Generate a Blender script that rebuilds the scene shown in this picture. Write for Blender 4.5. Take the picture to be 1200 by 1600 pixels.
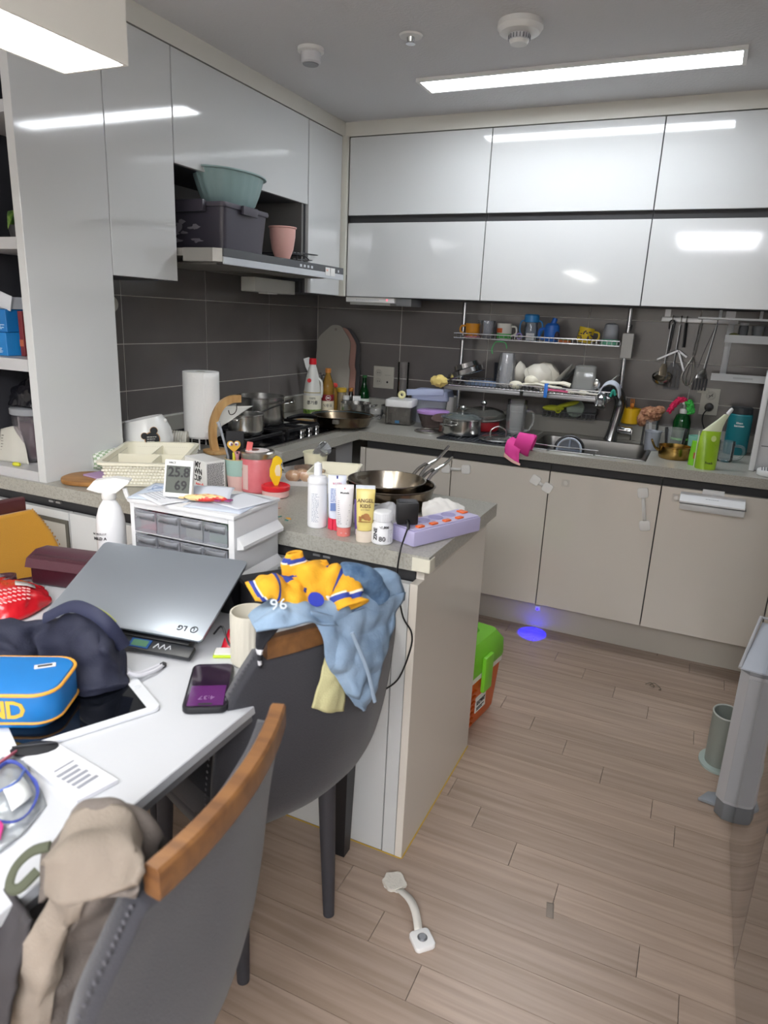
import bpy, bmesh, math, random
from mathutils import Vector, Matrix, noise
for o in list(bpy.data.objects): bpy.data.objects.remove(o)
SC = bpy.context.scene; COL = SC.collection
PI = math.pi; R = math.radians
random.seed(7)
# ---------------------------------------------------------------- camera, world, exposure
cam = bpy.data.cameras.new('camera'); camo = bpy.data.objects.new('camera', cam); COL.objects.link(camo)
cam.sensor_fit = 'HORIZONTAL'; cam.sensor_width = 36; cam.lens = 1075.36/1200*36; cam.clip_start = .02
right = Vector((.90762, .41754, .04335)); up = Vector((-.15200, .23063, .96110)); back = Vector((.39130, -.87890, .27279))
mw = Matrix((right, up, back)).transposed().to_4x4(); mw.translation = (2.0939, -3.6290, 1.3968)
camo.matrix_world = mw
cam.dof.use_dof = True; cam.dof.focus_distance = 2.6; cam.dof.aperture_fstop = 7.5
SC.camera = camo
w = bpy.data.worlds.new('world'); SC.world = w; w.use_nodes = True
w.node_tree.nodes['Background'].inputs[0].default_value = (.5, .55, .6, 1); w.node_tree.nodes['Background'].inputs[1].default_value = .25
SC.view_settings.view_transform = 'Standard'; SC.view_settings.look = 'None'
SC.view_settings.exposure = 0.33; SC.view_settings.gamma = 1; SC.view_settings.use_curve_mapping = False
L_STRIP, L_PEND, L_LIVING = 23.0, 17.0, 22.0      # lamp strengths (kitchen strip, pendant, living room panel and added fill panel)
# ---------------------------------------------------------------- materials
def lin(h):
    h = h.lstrip('#'); c = [int(h[i:i+2], 16)/255 for i in (0, 2, 4)]
    return tuple((x/12.92 if x <= .04045 else ((x+.055)/1.055)**2.4) for x in c)+(1,)
_mc = {}
def M(col, rough=.5, metal=0, bump=None, var=None, emit=0, coat=0, sheen=0, alpha=1, spec=.5):
    key = (col, rough, metal, bump, var, emit, coat, sheen, alpha, spec)
    if key in _mc: return _mc[key]
    m = bpy.data.materials.new('material'); m.use_nodes = True; nt = m.node_tree; p = nt.nodes['Principled BSDF']
    p.inputs['Base Color'].default_value = lin(col); p.inputs['Roughness'].default_value = rough; p.inputs['Metallic'].default_value = metal
    p.inputs['Specular IOR Level'].default_value = spec; p.inputs['Coat Weight'].default_value = coat; p.inputs['Coat Roughness'].default_value = .04
    p.inputs['Sheen Weight'].default_value = sheen; p.inputs['Alpha'].default_value = alpha
    if emit: p.inputs['Emission Color'].default_value = lin(col); p.inputs['Emission Strength'].default_value = emit
    tc = nt.nodes.new('ShaderNodeTexCoord')
    if var:                                   # (scale, second colour, contrast low, contrast high[, stretch xyz])
        nz = nt.nodes.new('ShaderNodeTexNoise'); nz.inputs['Scale'].default_value = var[0]; nz.inputs['Detail'].default_value = 6
        rp = nt.nodes.new('ShaderNodeValToRGB'); rp.color_ramp.elements[0].position = var[2]; rp.color_ramp.elements[1].position = var[3]
        rp.color_ramp.elements[0].color = lin(col); rp.color_ramp.elements[1].color = lin(var[1])
        src = tc.outputs['Object']
        if len(var) > 4:
            mp = nt.nodes.new('ShaderNodeMapping'); mp.inputs['Scale'].default_value = var[4]; nt.links.new(src, mp.inputs[0]); src = mp.outputs[0]
        nt.links.new(src, nz.inputs['Vector']); nt.links.new(nz.outputs['Fac'], rp.inputs[0]); nt.links.new(rp.outputs[0], p.inputs['Base Color'])
    if bump:
        nb = nt.nodes.new('ShaderNodeTexNoise'); nb.inputs['Scale'].default_value = bump[0]; nb.inputs['Detail'].default_value = 4
        bp = nt.nodes.new('ShaderNodeBump'); bp.inputs['Strength'].default_value = bump[1]; bp.inputs['Distance'].default_value = .004
        nt.links.new(tc.outputs['Object'], nb.inputs['Vector']); nt.links.new(nb.outputs['Fac'], bp.inputs['Height']); nt.links.new(bp.outputs[0], p.inputs['Normal'])
    _mc[key] = m; return m
def G(tint='#ffffff', body=.12, bcol='#ffffff', rough=.03):
    """thin clear glass or plastic: see-through, with a glossy skin and a little milky body"""
    key = ('g', tint, body, bcol, rough)
    if key in _mc: return _mc[key]
    m = bpy.data.materials.new('clear_material'); m.use_nodes = True; nt = m.node_tree; nt.nodes.clear()
    out = nt.nodes.new('ShaderNodeOutputMaterial'); tr = nt.nodes.new('ShaderNodeBsdfTransparent'); tr.inputs[0].default_value = lin(tint)
    gl = nt.nodes.new('ShaderNodeBsdfGlossy'); gl.inputs['Roughness'].default_value = rough
    df = nt.nodes.new('ShaderNodeBsdfDiffuse'); df.inputs[0].default_value = lin(bcol)
    fr = nt.nodes.new('ShaderNodeLayerWeight'); fr.inputs[0].default_value = .28
    a = nt.nodes.new('ShaderNodeMixShader'); a.inputs[0].default_value = body; b = nt.nodes.new('ShaderNodeMixShader')
    nt.links.new(tr.outputs[0], a.inputs[1]); nt.links.new(df.outputs[0], a.inputs[2])
    nt.links.new(fr.outputs['Fresnel'], b.inputs[0]); nt.links.new(a.outputs[0], b.inputs[1]); nt.links.new(gl.outputs[0], b.inputs[2])
    nt.links.new(b.outputs[0], out.inputs[0]); _mc[key] = m; return m
GLOSS = M('#cfd1d1', .07, coat=.3); GLOSSLOW = M('#ddd7cd', .1, coat=.2); WHITE = M('#e2e2e0', .35); WPLAST = M('#e9e9ea', .3)  # lower cabinets share the gloss white; their warmer light is put into the colour
DARKGAP = M('#2b2b2d', .6); STEEL = M('#c4c4c2', .22, 1); STEELB = M('#b4b2ac', .3, 1, var=(60, '#d0cec8', .3, .7, (1, 1, .04))); CHROME = M('#d6d8da', .08, 1)
BLACK = M('#131316', .4); BLKGLASS = M('#0c0d10', .06, coat=.5); BLKSOFT = M('#1c1c20', .7)
STONE = M('#a9a79e', .3, var=(220, '#8b897f', .45, .75)); TILE = M('#787371', .16, var=(5, '#706c6a', .3, .7)); GROUT = M('#cfcbc4', .8)
CREAM = M('#ece8d4', .45); RED = M('#d5202c', .3); INK = M('#27272a', .6)
CLEAR = G(body=.1); FROST = G('#e8ecf2', .35, '#d8dce4', .15)
# ---------------------------------------------------------------- mesh builder
class B:
    def __init__(s): s.bm = bmesh.new(); s.mats = []; s.i = 0; s.k = 0
    def m(s, mat):
        if mat not in s.mats: s.mats.append(mat)
        s.i = s.mats.index(mat); return s
    def mark(s): s.bm.verts.ensure_lookup_table(); s.k = len(s.bm.verts); return s
    def xf(s, mx):
        s.bm.verts.ensure_lookup_table()
        for v in s.bm.verts[s.k:]: v.co = mx @ v.co
        return s
    def rot(s, ang, ax='Z', c=(0, 0, 0)):
        c = Vector(c); return s.xf(Matrix.Translation(c) @ Matrix.Rotation(ang, 4, ax) @ Matrix.Translation(-c))
    def mv(s, *t): return s.xf(Matrix.Translation(t))
    def f(s, vs):
        try: fc = s.bm.faces.new(vs); fc.material_index = s.i
        except ValueError: pass
    def loft(s, rings, cap=(1, 1), closed=True, loop=False):
        V = [[s.bm.verts.new(p) for p in r] for r in rings]; n = len(V[0])
        for a in range(len(V)-(0 if loop else 1)):
            A, C = V[a], V[(a+1) % len(V)]
            for j in range(n if closed else n-1):
                q = (j+1) % n; s.f([A[j], A[q], C[q], C[j]])
        if cap[0] and not loop: s.f(V[0][::-1])
        if cap[1] and not loop: s.f(V[-1])
        return s
    def lathe(s, prof, c=(0, 0, 0), n=24, sx=1, sy=1, cap=(1, 1)):
        return s.loft([[(c[0]+max(r, 1e-4)*sx*math.cos(2*PI*j/n), c[1]+max(r, 1e-4)*sy*math.sin(2*PI*j/n), c[2]+z) for j in range(n)] for r, z in prof], cap)
    def cyl(s, c, r, h, n=20): return s.lathe([(r, 0), (r, h)], c, n)
    def box(s, x0, x1, y0, y1, z0, z1, bev=0, seg=2):
        if not bev:
            P = [(x0, y0), (x1, y0), (x1, y1), (x0, y1)]
            return s.loft([[(x, y, z) for x, y in P] for z in (z0, z1)])
        t = bmesh.new(); bmesh.ops.create_cube(t, size=1)
        for v in t.verts: v.co = ((x0+x1)/2+v.co.x*(x1-x0), (y0+y1)/2+v.co.y*(y1-y0), (z0+z1)/2+v.co.z*(z1-z0))
        bmesh.ops.bevel(t, geom=list(t.edges), offset=bev, segments=seg, profile=.6, affect='EDGES')
        mp = {v: s.bm.verts.new(v.co) for v in t.verts}
        for fc in t.faces: s.f([mp[v] for v in fc.verts])
        t.free(); return s
    def prism(s, poly, z0, z1, ch=0):
        if not ch: return s.loft([[(x, y, z) for x, y in poly] for z in (z0, z1)])
        cx = sum(p[0] for p in poly)/len(poly); cy = sum(p[1] for p in poly)/len(poly); w = max(abs(p[0]-cx) for p in poly); d = max(abs(p[1]-cy) for p in poly)
        sh = lambda k: [(cx+(x-cx)*(1-k/w), cy+(y-cy)*(1-k/d)) for x, y in poly]
        return s.loft([[(x, y, z) for x, y in sh(k)] for k, z in ((ch, z0), (ch*.3, z0+ch*.3), (0, z0+ch), (0, z1-ch), (ch*.3, z1-ch*.3), (ch, z1))])
    def tube(s, path, r, n=8, loop=False, cap=(1, 1), flat=1):
        P = [Vector(p) for p in path]; N = len(P); rr = r if isinstance(r, (list, tuple)) else [r]*N; rings = []; u = None
        for i in range(N):
            a = P[(i-1) % N] if (loop or i) else P[0]; b = P[(i+1) % N] if (loop or i < N-1) else P[-1]
            t = (b-a).normalized()
            if u is None: u = t.orthogonal().normalized()
            u = (u-t*u.dot(t)); u = u.normalized() if u.length > 1e-6 else t.orthogonal().normalized(); v = t.cross(u)
            rings.append([P[i]+(u*math.cos(2*PI*j/n)+v*flat*math.sin(2*PI*j/n))*rr[i] for j in range(n)])
        return s.loft(rings, cap, loop=loop)
    def ball(s, c, r, n=14):
        r = r if isinstance(r, tuple) else (r, r, r)
        return s.loft([[(c[0]+r[0]*math.sin(t)*math.cos(2*PI*j/n), c[1]+r[1]*math.sin(t)*math.sin(2*PI*j/n), c[2]-r[2]*math.cos(t)) for j in range(n)]
                       for t in [max(.02, min(PI-.02, PI*i/(n//2))) for i in range(n//2+1)]])
    def lump(s, c, r, amp, fs, n=30, seed=0):
        s.mark(); s.ball((0, 0, 0), 1, n); s.bm.verts.ensure_lookup_table()
        for v in s.bm.verts[s.k:]:
            d = v.co.normalized(); q = d*fs+Vector((seed, 0, 0)); h = (1-2*abs(noise.noise(q)))*.7+.6*noise.noise(q*2.1)
            v.co = Vector((c[0]+d.x*(r[0]+amp*h), c[1]+d.y*(r[1]+amp*h), c[2]+d.z*(r[2]+amp*h)))
        return s
    def patch(s, net, nu=24, nv=24, fold=0, fs=18, mats=None, seed=0):
        """smooth cloth through a net of points, with wrinkles of depth fold"""
        cr = lambda p, t: catmull(p, t)
        rows = [[cr([Vector(q) for q in row], i/nu) for i in range(nu+1)] for row in net]
        G_ = [[cr([rw[i] for rw in rows], j/nv) for i in range(nu+1)] for j in range(nv+1)]
        V = []
        for j in range(nv+1):
            rr = []
            for i in range(nu+1):
                p = G_[j][i]; du = G_[j][min(i+1, nu)]-G_[j][max(i-1, 0)]; dv = G_[min(j+1, nv)][i]-G_[max(j-1, 0)][i]
                nn = du.cross(dv); nn = nn.normalized() if nn.length > 1e-9 else Vector((0, 0, 1))
                h = noise.noise(p*fs+Vector((seed, 0, 0))); h = (1-abs(h)*2)*.7+.5*noise.noise(p*fs*2.3)
                rr.append(s.bm.verts.new(p+nn*fold*h))
            V.append(rr)
        for j in range(nv):
            if mats: s.m(mats(j/nv))
            for i in range(nu): s.f([V[j][i], V[j][i+1], V[j+1][i+1], V[j+1][i]])
        return s
    def done(s, name, parent=None, mat=None, loc=None, rz=None, label=None, cat=None, group=None, kind=None, thick=0, sharp=35, off=0):
        bmesh.ops.recalc_face_normals(s.bm, faces=s.bm.faces)
        me = bpy.data.meshes.new(name)
        for fc in s.bm.faces: fc.smooth = True
        s.bm.to_mesh(me); s.bm.free()
        for mt in (s.mats or [mat or WHITE]): me.materials.append(mt)
        me.set_sharp_from_angle(angle=R(sharp))
        o = bpy.data.objects.new(name, me); COL.objects.link(o)
        if parent: o.parent = parent
        if loc: o.location = loc
        if rz: o.rotation_euler = (0, 0, rz)
        if thick:
            md = o.modifiers.new('thickness', 'SOLIDIFY'); md.thickness = thick; md.offset = off
        tag(o, label, cat, group, kind); return o
def catmull(P, t):
    n = len(P)-1
    if n == 1: return P[0].lerp(P[1], t)
    x = min(t*n, n-1e-6); i = int(x); f = x-i
    a, b, c, d = P[max(i-1, 0)], P[i], P[i+1], P[min(i+2, n)]
    if i == 0: a = b*2-c
    if i == n-1: d = c*2-b
    return .5*((2*b)+(c-a)*f+(2*a-5*b+4*c-d)*f*f+(3*b-a-3*c+d)*f**3)
def curve(P, n=20): P = [Vector(p) for p in P]; return [catmull(P, i/n) for i in range(n+1)]
def tag(o, label=None, cat=None, group=None, kind=None):
    if label: o['label'] = label
    if cat: o['category'] = cat
    if group: o['group'] = group
    if kind: o['kind'] = kind
def T(name, label, cat, loc=(0, 0, 0), rz=0, group=None):
    o = bpy.data.objects.new(name, None); COL.objects.link(o); o.empty_display_size = .02
    o.location = loc; o.rotation_euler = (0, 0, rz); tag(o, label, cat, group); return o
def dup(root, loc, rz=None, label=None):
    r = root.copy(); COL.objects.link(r); r.location = loc
    if rz is not None: r.rotation_euler = (0, 0, rz)
    if label: r['label'] = label
    for ch in list(root.children):
        c = ch.copy(); COL.objects.link(c); c.parent = r
        for g in ch.children:
            d = g.copy(); COL.objects.link(d); d.parent = c
    return r
def struct(name, b, mat=None, **k): return b.done(name, mat=mat, kind='structure', **k)
def rrect(w, d, r, n=5, c=(0, 0)):
    P = []
    for (sx, sy, a0) in ((1, 1, 0), (-1, 1, 90), (-1, -1, 180), (1, -1, 270)):
        for i in range(n+1):
            a = R(a0+90*i/n); P.append((c[0]+sx*(w/2-r)+r*math.cos(a), c[1]+sy*(d/2-r)+r*math.sin(a)))
    return P
def face(x, y): return math.atan2(2.0939-x, y+3.629)*1.0     # turn about z that points local -y to the viewpoint side of the room
def word(txt, size, mat, parent, loc=(0, 0, 0), rot=(PI/2, 0, 0), wrap=0, name='lettering', bold=0, align='CENTER'):
    cu = bpy.data.curves.new('txt', 'FONT'); cu.body = txt; cu.size = size; cu.extrude = .0004; cu.align_x = align; cu.align_y = 'CENTER'; cu.offset = bold; cu.resolution_u = 2
    t = bpy.data.objects.new('txt', cu); COL.objects.link(t); bpy.context.view_layer.update()
    me = bpy.data.meshes.new_from_object(t.evaluated_get(bpy.context.evaluated_depsgraph_get())); bpy.data.objects.remove(t)
    me.materials.clear(); me.materials.append(mat)
    mx = Matrix.Translation(loc) @ (Matrix.Rotation(rot[2], 4, 'Z') @ Matrix.Rotation(rot[1], 4, 'Y') @ Matrix.Rotation(rot[0], 4, 'X'))
    for v in me.vertices:
        if wrap:
            a = v.co.x/wrap; rr = wrap+v.co.z+.0004; v.co = Vector((rr*math.sin(a)+loc[0], -rr*math.cos(a)+loc[1], v.co.y+loc[2]))
        else: v.co = mx @ v.co
    o = bpy.data.objects.new(name, me); COL.objects.link(o); o.parent = parent; return o
def lines(b, x0, x1, z0, z1, n, y=0, wrap=0, h=.0011, ragged=.35, seed=1):
    """rows of tiny print: thin raised bars"""
    rd = random.Random(seed)
    for i in range(n):
        z = z1-(z1-z0)*(i+.5)/n; e = x1-(x1-x0)*ragged*rd.random(); x = x0
        while x < e-.001:
            q = min(e, x+rd.uniform(.003, .009))
            if wrap:
                pts = [(wrap*math.sin(a/wrap), -wrap*math.cos(a/wrap)) for a in (x, q)]
                P = [(pts[0][0], pts[0][1]), (pts[1][0], pts[1][1]), (pts[1][0]*.97, pts[1][1]*.97), (pts[0][0]*.97, pts[0][1]*.97)]
                b.loft([[(a, c, zz) for a, c in P] for zz in (z-h/2, z+h/2)])
            else: b.box(x, q, y-.0005, y+.001, z-h/2, z+h/2)
            x = q+.0018
    return b
ZC, ZT, ZF = .862, .74, 0.0          # counter top, table top, floor
# ---------------------------------------------------------------- room shell
def wood_mat(c1, c2, c3, rough, sc):
    m = bpy.data.materials.new('wood'); m.use_nodes = True; nt = m.node_tree; p = nt.nodes['Principled BSDF']; p.inputs['Roughness'].default_value = rough
    tc = nt.nodes.new('ShaderNodeTexCoord'); oi = nt.nodes.new('ShaderNodeObjectInfo'); ml = nt.nodes.new('ShaderNodeMath'); ml.operation = 'MULTIPLY'; ml.inputs[1].default_value = 37
    cb = nt.nodes.new('ShaderNodeCombineXYZ'); ad = nt.nodes.new('ShaderNodeVectorMath'); ad.operation = 'ADD'
    mp = nt.nodes.new('ShaderNodeMapping'); mp.inputs['Scale'].default_value = sc
    nz = nt.nodes.new('ShaderNodeTexNoise'); nz.inputs['Scale'].default_value = 1; nz.inputs['Detail'].default_value = 7; nz.inputs['Distortion'].default_value = .6
    rp = nt.nodes.new('ShaderNodeValToRGB'); e = rp.color_ramp.elements; e[0].position = .3; e[1].position = .72; e[0].color = lin(c1); e[1].color = lin(c2)
    hs = nt.nodes.new('ShaderNodeHueSaturation'); mr = nt.nodes.new('ShaderNodeMapRange'); mr.inputs['To Min'].default_value = .93; mr.inputs['To Max'].default_value = 1.06
    bp = nt.nodes.new('ShaderNodeBump'); bp.inputs['Strength'].default_value = .12; bp.inputs['Distance'].default_value = .002
    L = nt.links.new
    L(oi.outputs['Random'], ml.inputs[0]); L(ml.outputs[0], cb.inputs[0]); L(ml.outputs[0], cb.inputs[1]); L(tc.outputs['Object'], ad.inputs[0]); L(cb.outputs[0], ad.inputs[1])
    L(ad.outputs[0], mp.inputs[0]); L(mp.outputs[0], nz.inputs['Vector']); L(nz.outputs['Fac'], rp.inputs[0]); L(rp.outputs[0], hs.inputs['Color'])
    L(oi.outputs['Random'], mr.inputs[0]); L(mr.outputs[0], hs.inputs['Value']); L(hs.outputs[0], p.inputs['Base Color']); L(nz.outputs['Fac'], bp.inputs['Height']); L(bp.outputs[0], p.inputs['Normal'])
    return m
FLOORW = wood_mat('#9c8877', '#b7a292', '', .34, (2.2, 48, 1)); CAPWOOD = wood_mat('#6d4a2f', '#96693f', '', .38, (40, 5, 30)); LIGHTWOOD = wood_mat('#b98d57', '#d8b27c', '', .5, (30, 60, 8))
XR, YF, H = 3.05, -6.8, 2.3
fl = struct('floor', B().box(-.1, XR+.1, YF-.1, .1, -.05, -.0082), M('#2f2822', .8))
pw, plen = .0945, .8
pm = bpy.data.meshes.new('plank'); bb = B().m(FLOORW).box(0, plen-.0016, 0, pw-.0014, -.008, 0)
first = bb.done('plank', fl); pm = first.data; bpy.data.objects.remove(first)
field = B().m(FLOORW)
JOINT = {0: 1.6965, 1: 1.83, 2: 1.962, 3: 2.0965, 4: 2.259, 5: 1.5895, 6: 1.7215, 7: 1.855, 8: 1.9915, 9: 2.1515, 10: 2.2195, 12: 1.687, 13: 1.8195, 14: 1.953, 15: 2.1625}
for k in range(-9, 65):
    y = -.767-pw*(k+1); x0 = JOINT.get(k, 1.70+.1345*k) % plen-plen
    while x0 < XR:
        x = x0; x0 += plen
        if x > .55 and x < 2.7 and -3.5 < y < -.5:
            o = bpy.data.objects.new('plank', pm); COL.objects.link(o); o.parent = fl; o.location = (x, y, 0)
        else: field.box(max(x, 0), min(x+plen, XR)-.0012, max(y, YF), min(y+pw, 0)-.0012, -.008, 0) if min(x+plen, XR) > .02 and y+pw > YF and y < 0 else None
field.done('plank_field', fl, kind='stuff')
struct('ceiling', B().box(-.1, XR+.1, YF-.1, .1, H, H+.1), M('#d4d4d6', .9, bump=(90, .5)))
wl = struct('wall_left', B().box(-.12, -.0025, -2.2, .1, 0, H), GROUT)
wb = struct('wall_back', B().box(-.0025, XR+.1, .0025, .12, 0, H), GROUT)
struct('wall_right', B().box(XR, XR+.1, YF, .0025, 0, H), M('#d8d6d0', .8)); struct('wall_front', B().box(-.1, XR, YF-.1, YF, 0, H), M('#d8d6d0', .8))
struct('wall_dining', B().box(-.12, -.02, YF, -2.2, 0, H), M('#d8d6d0', .8))
tm = {}
def tile(par, ax, a0, a1, z0, z1):
    key = (ax, round(a1-a0, 3), round(z1-z0, 3))
    if key not in tm:
        b = B().m(TILE); g = .0019
        b.box(-.0024, 0, g, a1-a0-g, g, z1-z0-g, .0008, 1) if ax == 'y' else b.box(g, a1-a0-g, 0, .0024, g, z1-z0-g, .0008, 1)
        o = b.done('tile', par); tm[key] = o.data
    else: o = bpy.data.objects.new('tile', tm[key]); COL.objects.link(o); o.parent = par
    o.location = (0, a0, z0) if ax == 'y' else (a0, 0, z0)
zr = [.88, 1.0642, 1.248, 1.4318, 1.6156, 1.80]
for a, c in zip([-2.026, -1.519, -1.01, -.5014], [-1.519, -1.01, -.5014, -.001]):
    for z0, z1 in zip(zr, zr[1:]): tile(wl, 'y', a, c, z0, z1)
for a, c in zip([.001, .5313, 1.0354, 1.5387, 2.042, 2.545], [.5313, 1.0354, 1.5387, 2.042, 2.545, 3.048]):
    for z0, z1 in zip(zr[:-1], zr[1:-1]): tile(wb, 'x', a, c, z0, z1)
# ceiling trim boards above the wall cabinets
DX, DY, ZTR = .3208, -.3169, 2.2325
struct('trim_1', B().m(M('#dad8d0', .2)).box(0, DX, -2.19, DY, ZTR+.003, H)); struct('trim_2', B().m(M('#dad8d0', .2)).box(DX+.0005, XR-.0005, DY, .0, ZTR+.003, H))
# ---------------------------------------------------------------- wall cabinets
def cabinet(name, label, body, door, front, cat='cabinet', group=None, gap=.0022, dn='door', mat=GLOSS):
    """body box and a door slab; front = 'x' (door faces +x) or 'y' (door faces -y)"""
    t = T(name, label, cat, (body[0], body[2], body[4]), 0, group); o = Vector((body[0], body[2], body[4]))
    sh = lambda q: [q[0]-o.x, q[1]-o.x, q[2]-o.y, q[3]-o.y, q[4]-o.z, q[5]-o.z]
    B().m(M('#55565a', .6)).box(*sh(body)).done('body', t)
    d = sh(door)
    if front == 'x': d[2] += gap; d[3] -= gap
    else: d[0] += gap; d[1] -= gap
    d[4] += .0015; d[5] -= .0015
    B().m(mat).box(*d, .0012, 1).done(dn, t); return t
zb = 1.4893
xs = [.3475, 1.0690, 1.7968, 2.4985, 3.045]
for i in range(4):
    pos = ['leftmost', 'second', 'third', 'fourth'][i]
    cabinet('wall_cabinet', f'upper-row glossy white wall cabinet above the sink wall, {pos} from the room corner', (xs[i]+.001, xs[i+1]-.001, DY+.02, .004, 1.878, ZTR), (xs[i], xs[i+1], DY, DY+.018, 1.8761, ZTR), 'y', group='white wall cabinets')
    c = cabinet('wall_cabinet', f'lower-row glossy white wall cabinet over the dark tiles, {pos} from the room corner', (xs[i]+.001, xs[i+1]-.001, DY+.02, .004, zb, 1.877), (xs[i], xs[i+1], DY, DY+.018, zb, 1.8435), 'y', group='white wall cabinets')
    B().m(DARKGAP).box(.003, xs[i+1]-xs[i]-.003, -.004, .002, 1.8445-zb, 1.8755-zb).done('finger_groove', c)
cabinet('tall_door_cabinet', 'narrow glossy white wall cabinet left of the range hood niche', (.002, DX-.02, -1.869, -1.566, 1.4863, ZTR), (DX-.018, DX, -1.8703, -1.5625, 1.4863, ZTR), 'x')
cwc = cabinet('corner_wall_cabinet', 'slim glossy white wall cabinet between range hood and room corner', (.002, DX-.02, -.66, -.32, zb, ZTR), (DX-.018, DX, -.6590, -.3430, zb, ZTR), 'x')
B().m(DARKGAP).box(DX-.06, DX-.03, -.031, -.002, 1.61-zb, 1.878-zb).done('filler_strip', cwc)
B().m(DARKGAP).box(DX-.06, DX-.03, -.031, -.002, 0, 1.54-zb).done('filler_strip', cwc)
struct('trim_3', B().m(M('#cfcdc2', .3)).box(DX-.03, .3465, -.3405, -.318, zb, ZTR+.002))
t = T('hood_cabinet', 'wide glossy white lift-up wall cabinet with an open niche over the range hood', 'cabinet', (.0, -1.5615, 1.606)); ln = .8995
B().m(M('#3c3d42', .6)).box(.002, DX-.02, 0, ln, 1.88-1.606, ZTR-1.606).done('body', t)
B().m(GLOSS).box(DX-.018, DX, .002, ln-.002, 1.8774-1.606, ZTR-1.606-.0015, .0012, 1).done('door', t)
GREYIN = M('#6c6b69', .6)
B().m(GREYIN).box(.002, DX-.03, 0, .016, .0, .273).done('side_panel', t); B().m(GREYIN).box(.002, DX-.005, ln-.048, ln-.032, 0, .273).done('side_panel', t)
B().m(GREYIN).box(.002, .012, .017, ln-.049, 0, .273).done('back_panel', t)
# range hood
t = T('range_hood', 'slim range hood with dark glass front strip and steel edge under the white niche', 'range hood', (0, -1.556, 1.546))
hw = .914
B().m(M('#9a9893', .4, .3)).prism([(.004, 0), (.34, 0), (.34, hw-.055), (.004, hw-.055)], .03, .056).prism([(.3405, 0), (.47, 0), (.497, .02), (.497, hw), (.3405, hw)], .012, .057).done('body', t)
B().m(M('#55575a', .25, .3)).box(.4975, .503, .02, hw, .030, .058, .001, 1).done('glass_strip', t)
B().m(M('#c9cdd2', .3, .3)).box(.4975, .504, .02, hw, .004, .0295, .001, 1).done('steel_edge', t)
b = B().m(M('#8f8d87', .5, .5))
for k in range(2): b.box(.06, .44, .06+k*.42, .42+k*.42, .006, .0115)
b.done('grease_filter', t)
b = B().m(WHITE).box(.5045, .5055, .742, .784, .016, .050).box(.5045, .5055, .788, .828, .016, .050); b.m(M('#e7b9a8', .6)).box(.5055, .506, .748, .764, .034, .042); b.done('paper_sticker', t)
b = B().m(M('#c9cdd2', .4))
for k in range(4): b.box(.503, .5036, .53+k*.03, .545+k*.03, .036, .046)
b.box(.503, .5036, .86, .87, .036, .046); b.done('button_mark', t, kind='stuff')
t = T('under_hood_box', 'pale flat box fixed below the range hood in front of the tiles', 'box', (.20, -1.02, 1.472))
B().m(M('#c8c8c2', .4)).box(0, .075, 0, .325, .006, .066, .003).done('housing', t); B().m(M('#e2e2dd', .4)).box(.03, .077, .09, .17, 0, .005).done('switch_bar', t)
# under-cabinet radio beside the corner
t = T('under_cabinet_radio', 'slim white radio mounted under the first sink-side wall cabinet', 'radio', (.345, -.31, 1.4515))
B().m(WHITE).box(0, .275, 0, .17, .012, .0365, .003).done('housing', t); B().m(M('#8c8f92', .4)).box(.2755, .36, .02, .16, .0, .0365, .002).done('speaker_end', t)
b = B().m(M('#b5b7ba', .5))
for k in range(12): b.box(.06+k*.011, .067+k*.011, -.001, 0, .022, .026)
b.done('button', t, kind='stuff'); B().m(M('#ff5a6e', .4, emit=2)).box(.232, .238, -.0012, 0, .022, .030).done('red_lamp', t); B().m(M('#b9bab6', .4)).box(.02, .25, .01, .1, 0, .011).done('light_bar', t)
# ---------------------------------------------------------------- open shelf unit on the counter (left edge of the photo)
t = T('open_shelf_unit', 'tall white open shelf unit standing on the counter at the left edge', 'shelf unit', (0, -2.19, ZC))
u = .32; hh = ZTR-ZC
B().m(GLOSS).box(u-.031, DX, 0, .3185, 0, hh, .001, 1).done('side_panel', t)
SHW = M('#c2c2c4', .4)
B().m(SHW).box(.002, .03, 0, .318, 0, hh).done('side_panel', t)
B().m(M('#3a3b42', .6)).box(.031, u-.032, .30, .317, .001, hh).done('back_panel', t)
for z0, z1 in ((0, .031), (.333, .368), (.673, .705), (1.018, 1.048), (hh-.03, hh)): B().m(SHW).box(.0305, u-.0315, .0, .2995, z0, z1).done('shelf_board', t)
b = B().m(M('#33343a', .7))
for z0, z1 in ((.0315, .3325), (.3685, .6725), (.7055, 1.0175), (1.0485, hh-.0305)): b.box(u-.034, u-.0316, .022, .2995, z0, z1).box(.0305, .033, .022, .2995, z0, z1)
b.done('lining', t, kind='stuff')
# ---------------------------------------------------------------- worktop, one continuous slab round the corner
HL = .8216; b = B().m(STONE); PX, PY0, PY1 = 1.5795, -2.2024, -1.6241; SX0, SX1, SY0, SY1 = 1.40, 1.93, -.60, -.16
Hs = [(0, PY0), (PX, PY0), (PX, PY1), (.6279, PY1), (.6279, -.6723), (XR-.002, -.6723), (XR-.002, 0), (0, 0)]
top = [(x, y) for x, y in Hs]
for x0, x1, y0, y1 in ((0, PX, PY0, PY1), (0, .6279, PY1, -.6723), (0, SX0, -.6723, -.002), (SX1, XR-.002, -.6723, -.002), (SX0, SX1, -.6723, SY0), (SX0, SX1, SY1, -.002)): b.box(x0, x1, y0, y1, HL, ZC)
wt = b.done('worktop', label='speckled grey stone worktop running along two walls and out over the peninsula', cat='worktop')
UP = M('#9d9b93', .35)
struct('trim_5', B().m(UP).box(.02, XR-.004, -.05, -.0005, ZC+.0003, .945, .002, 1))
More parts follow.
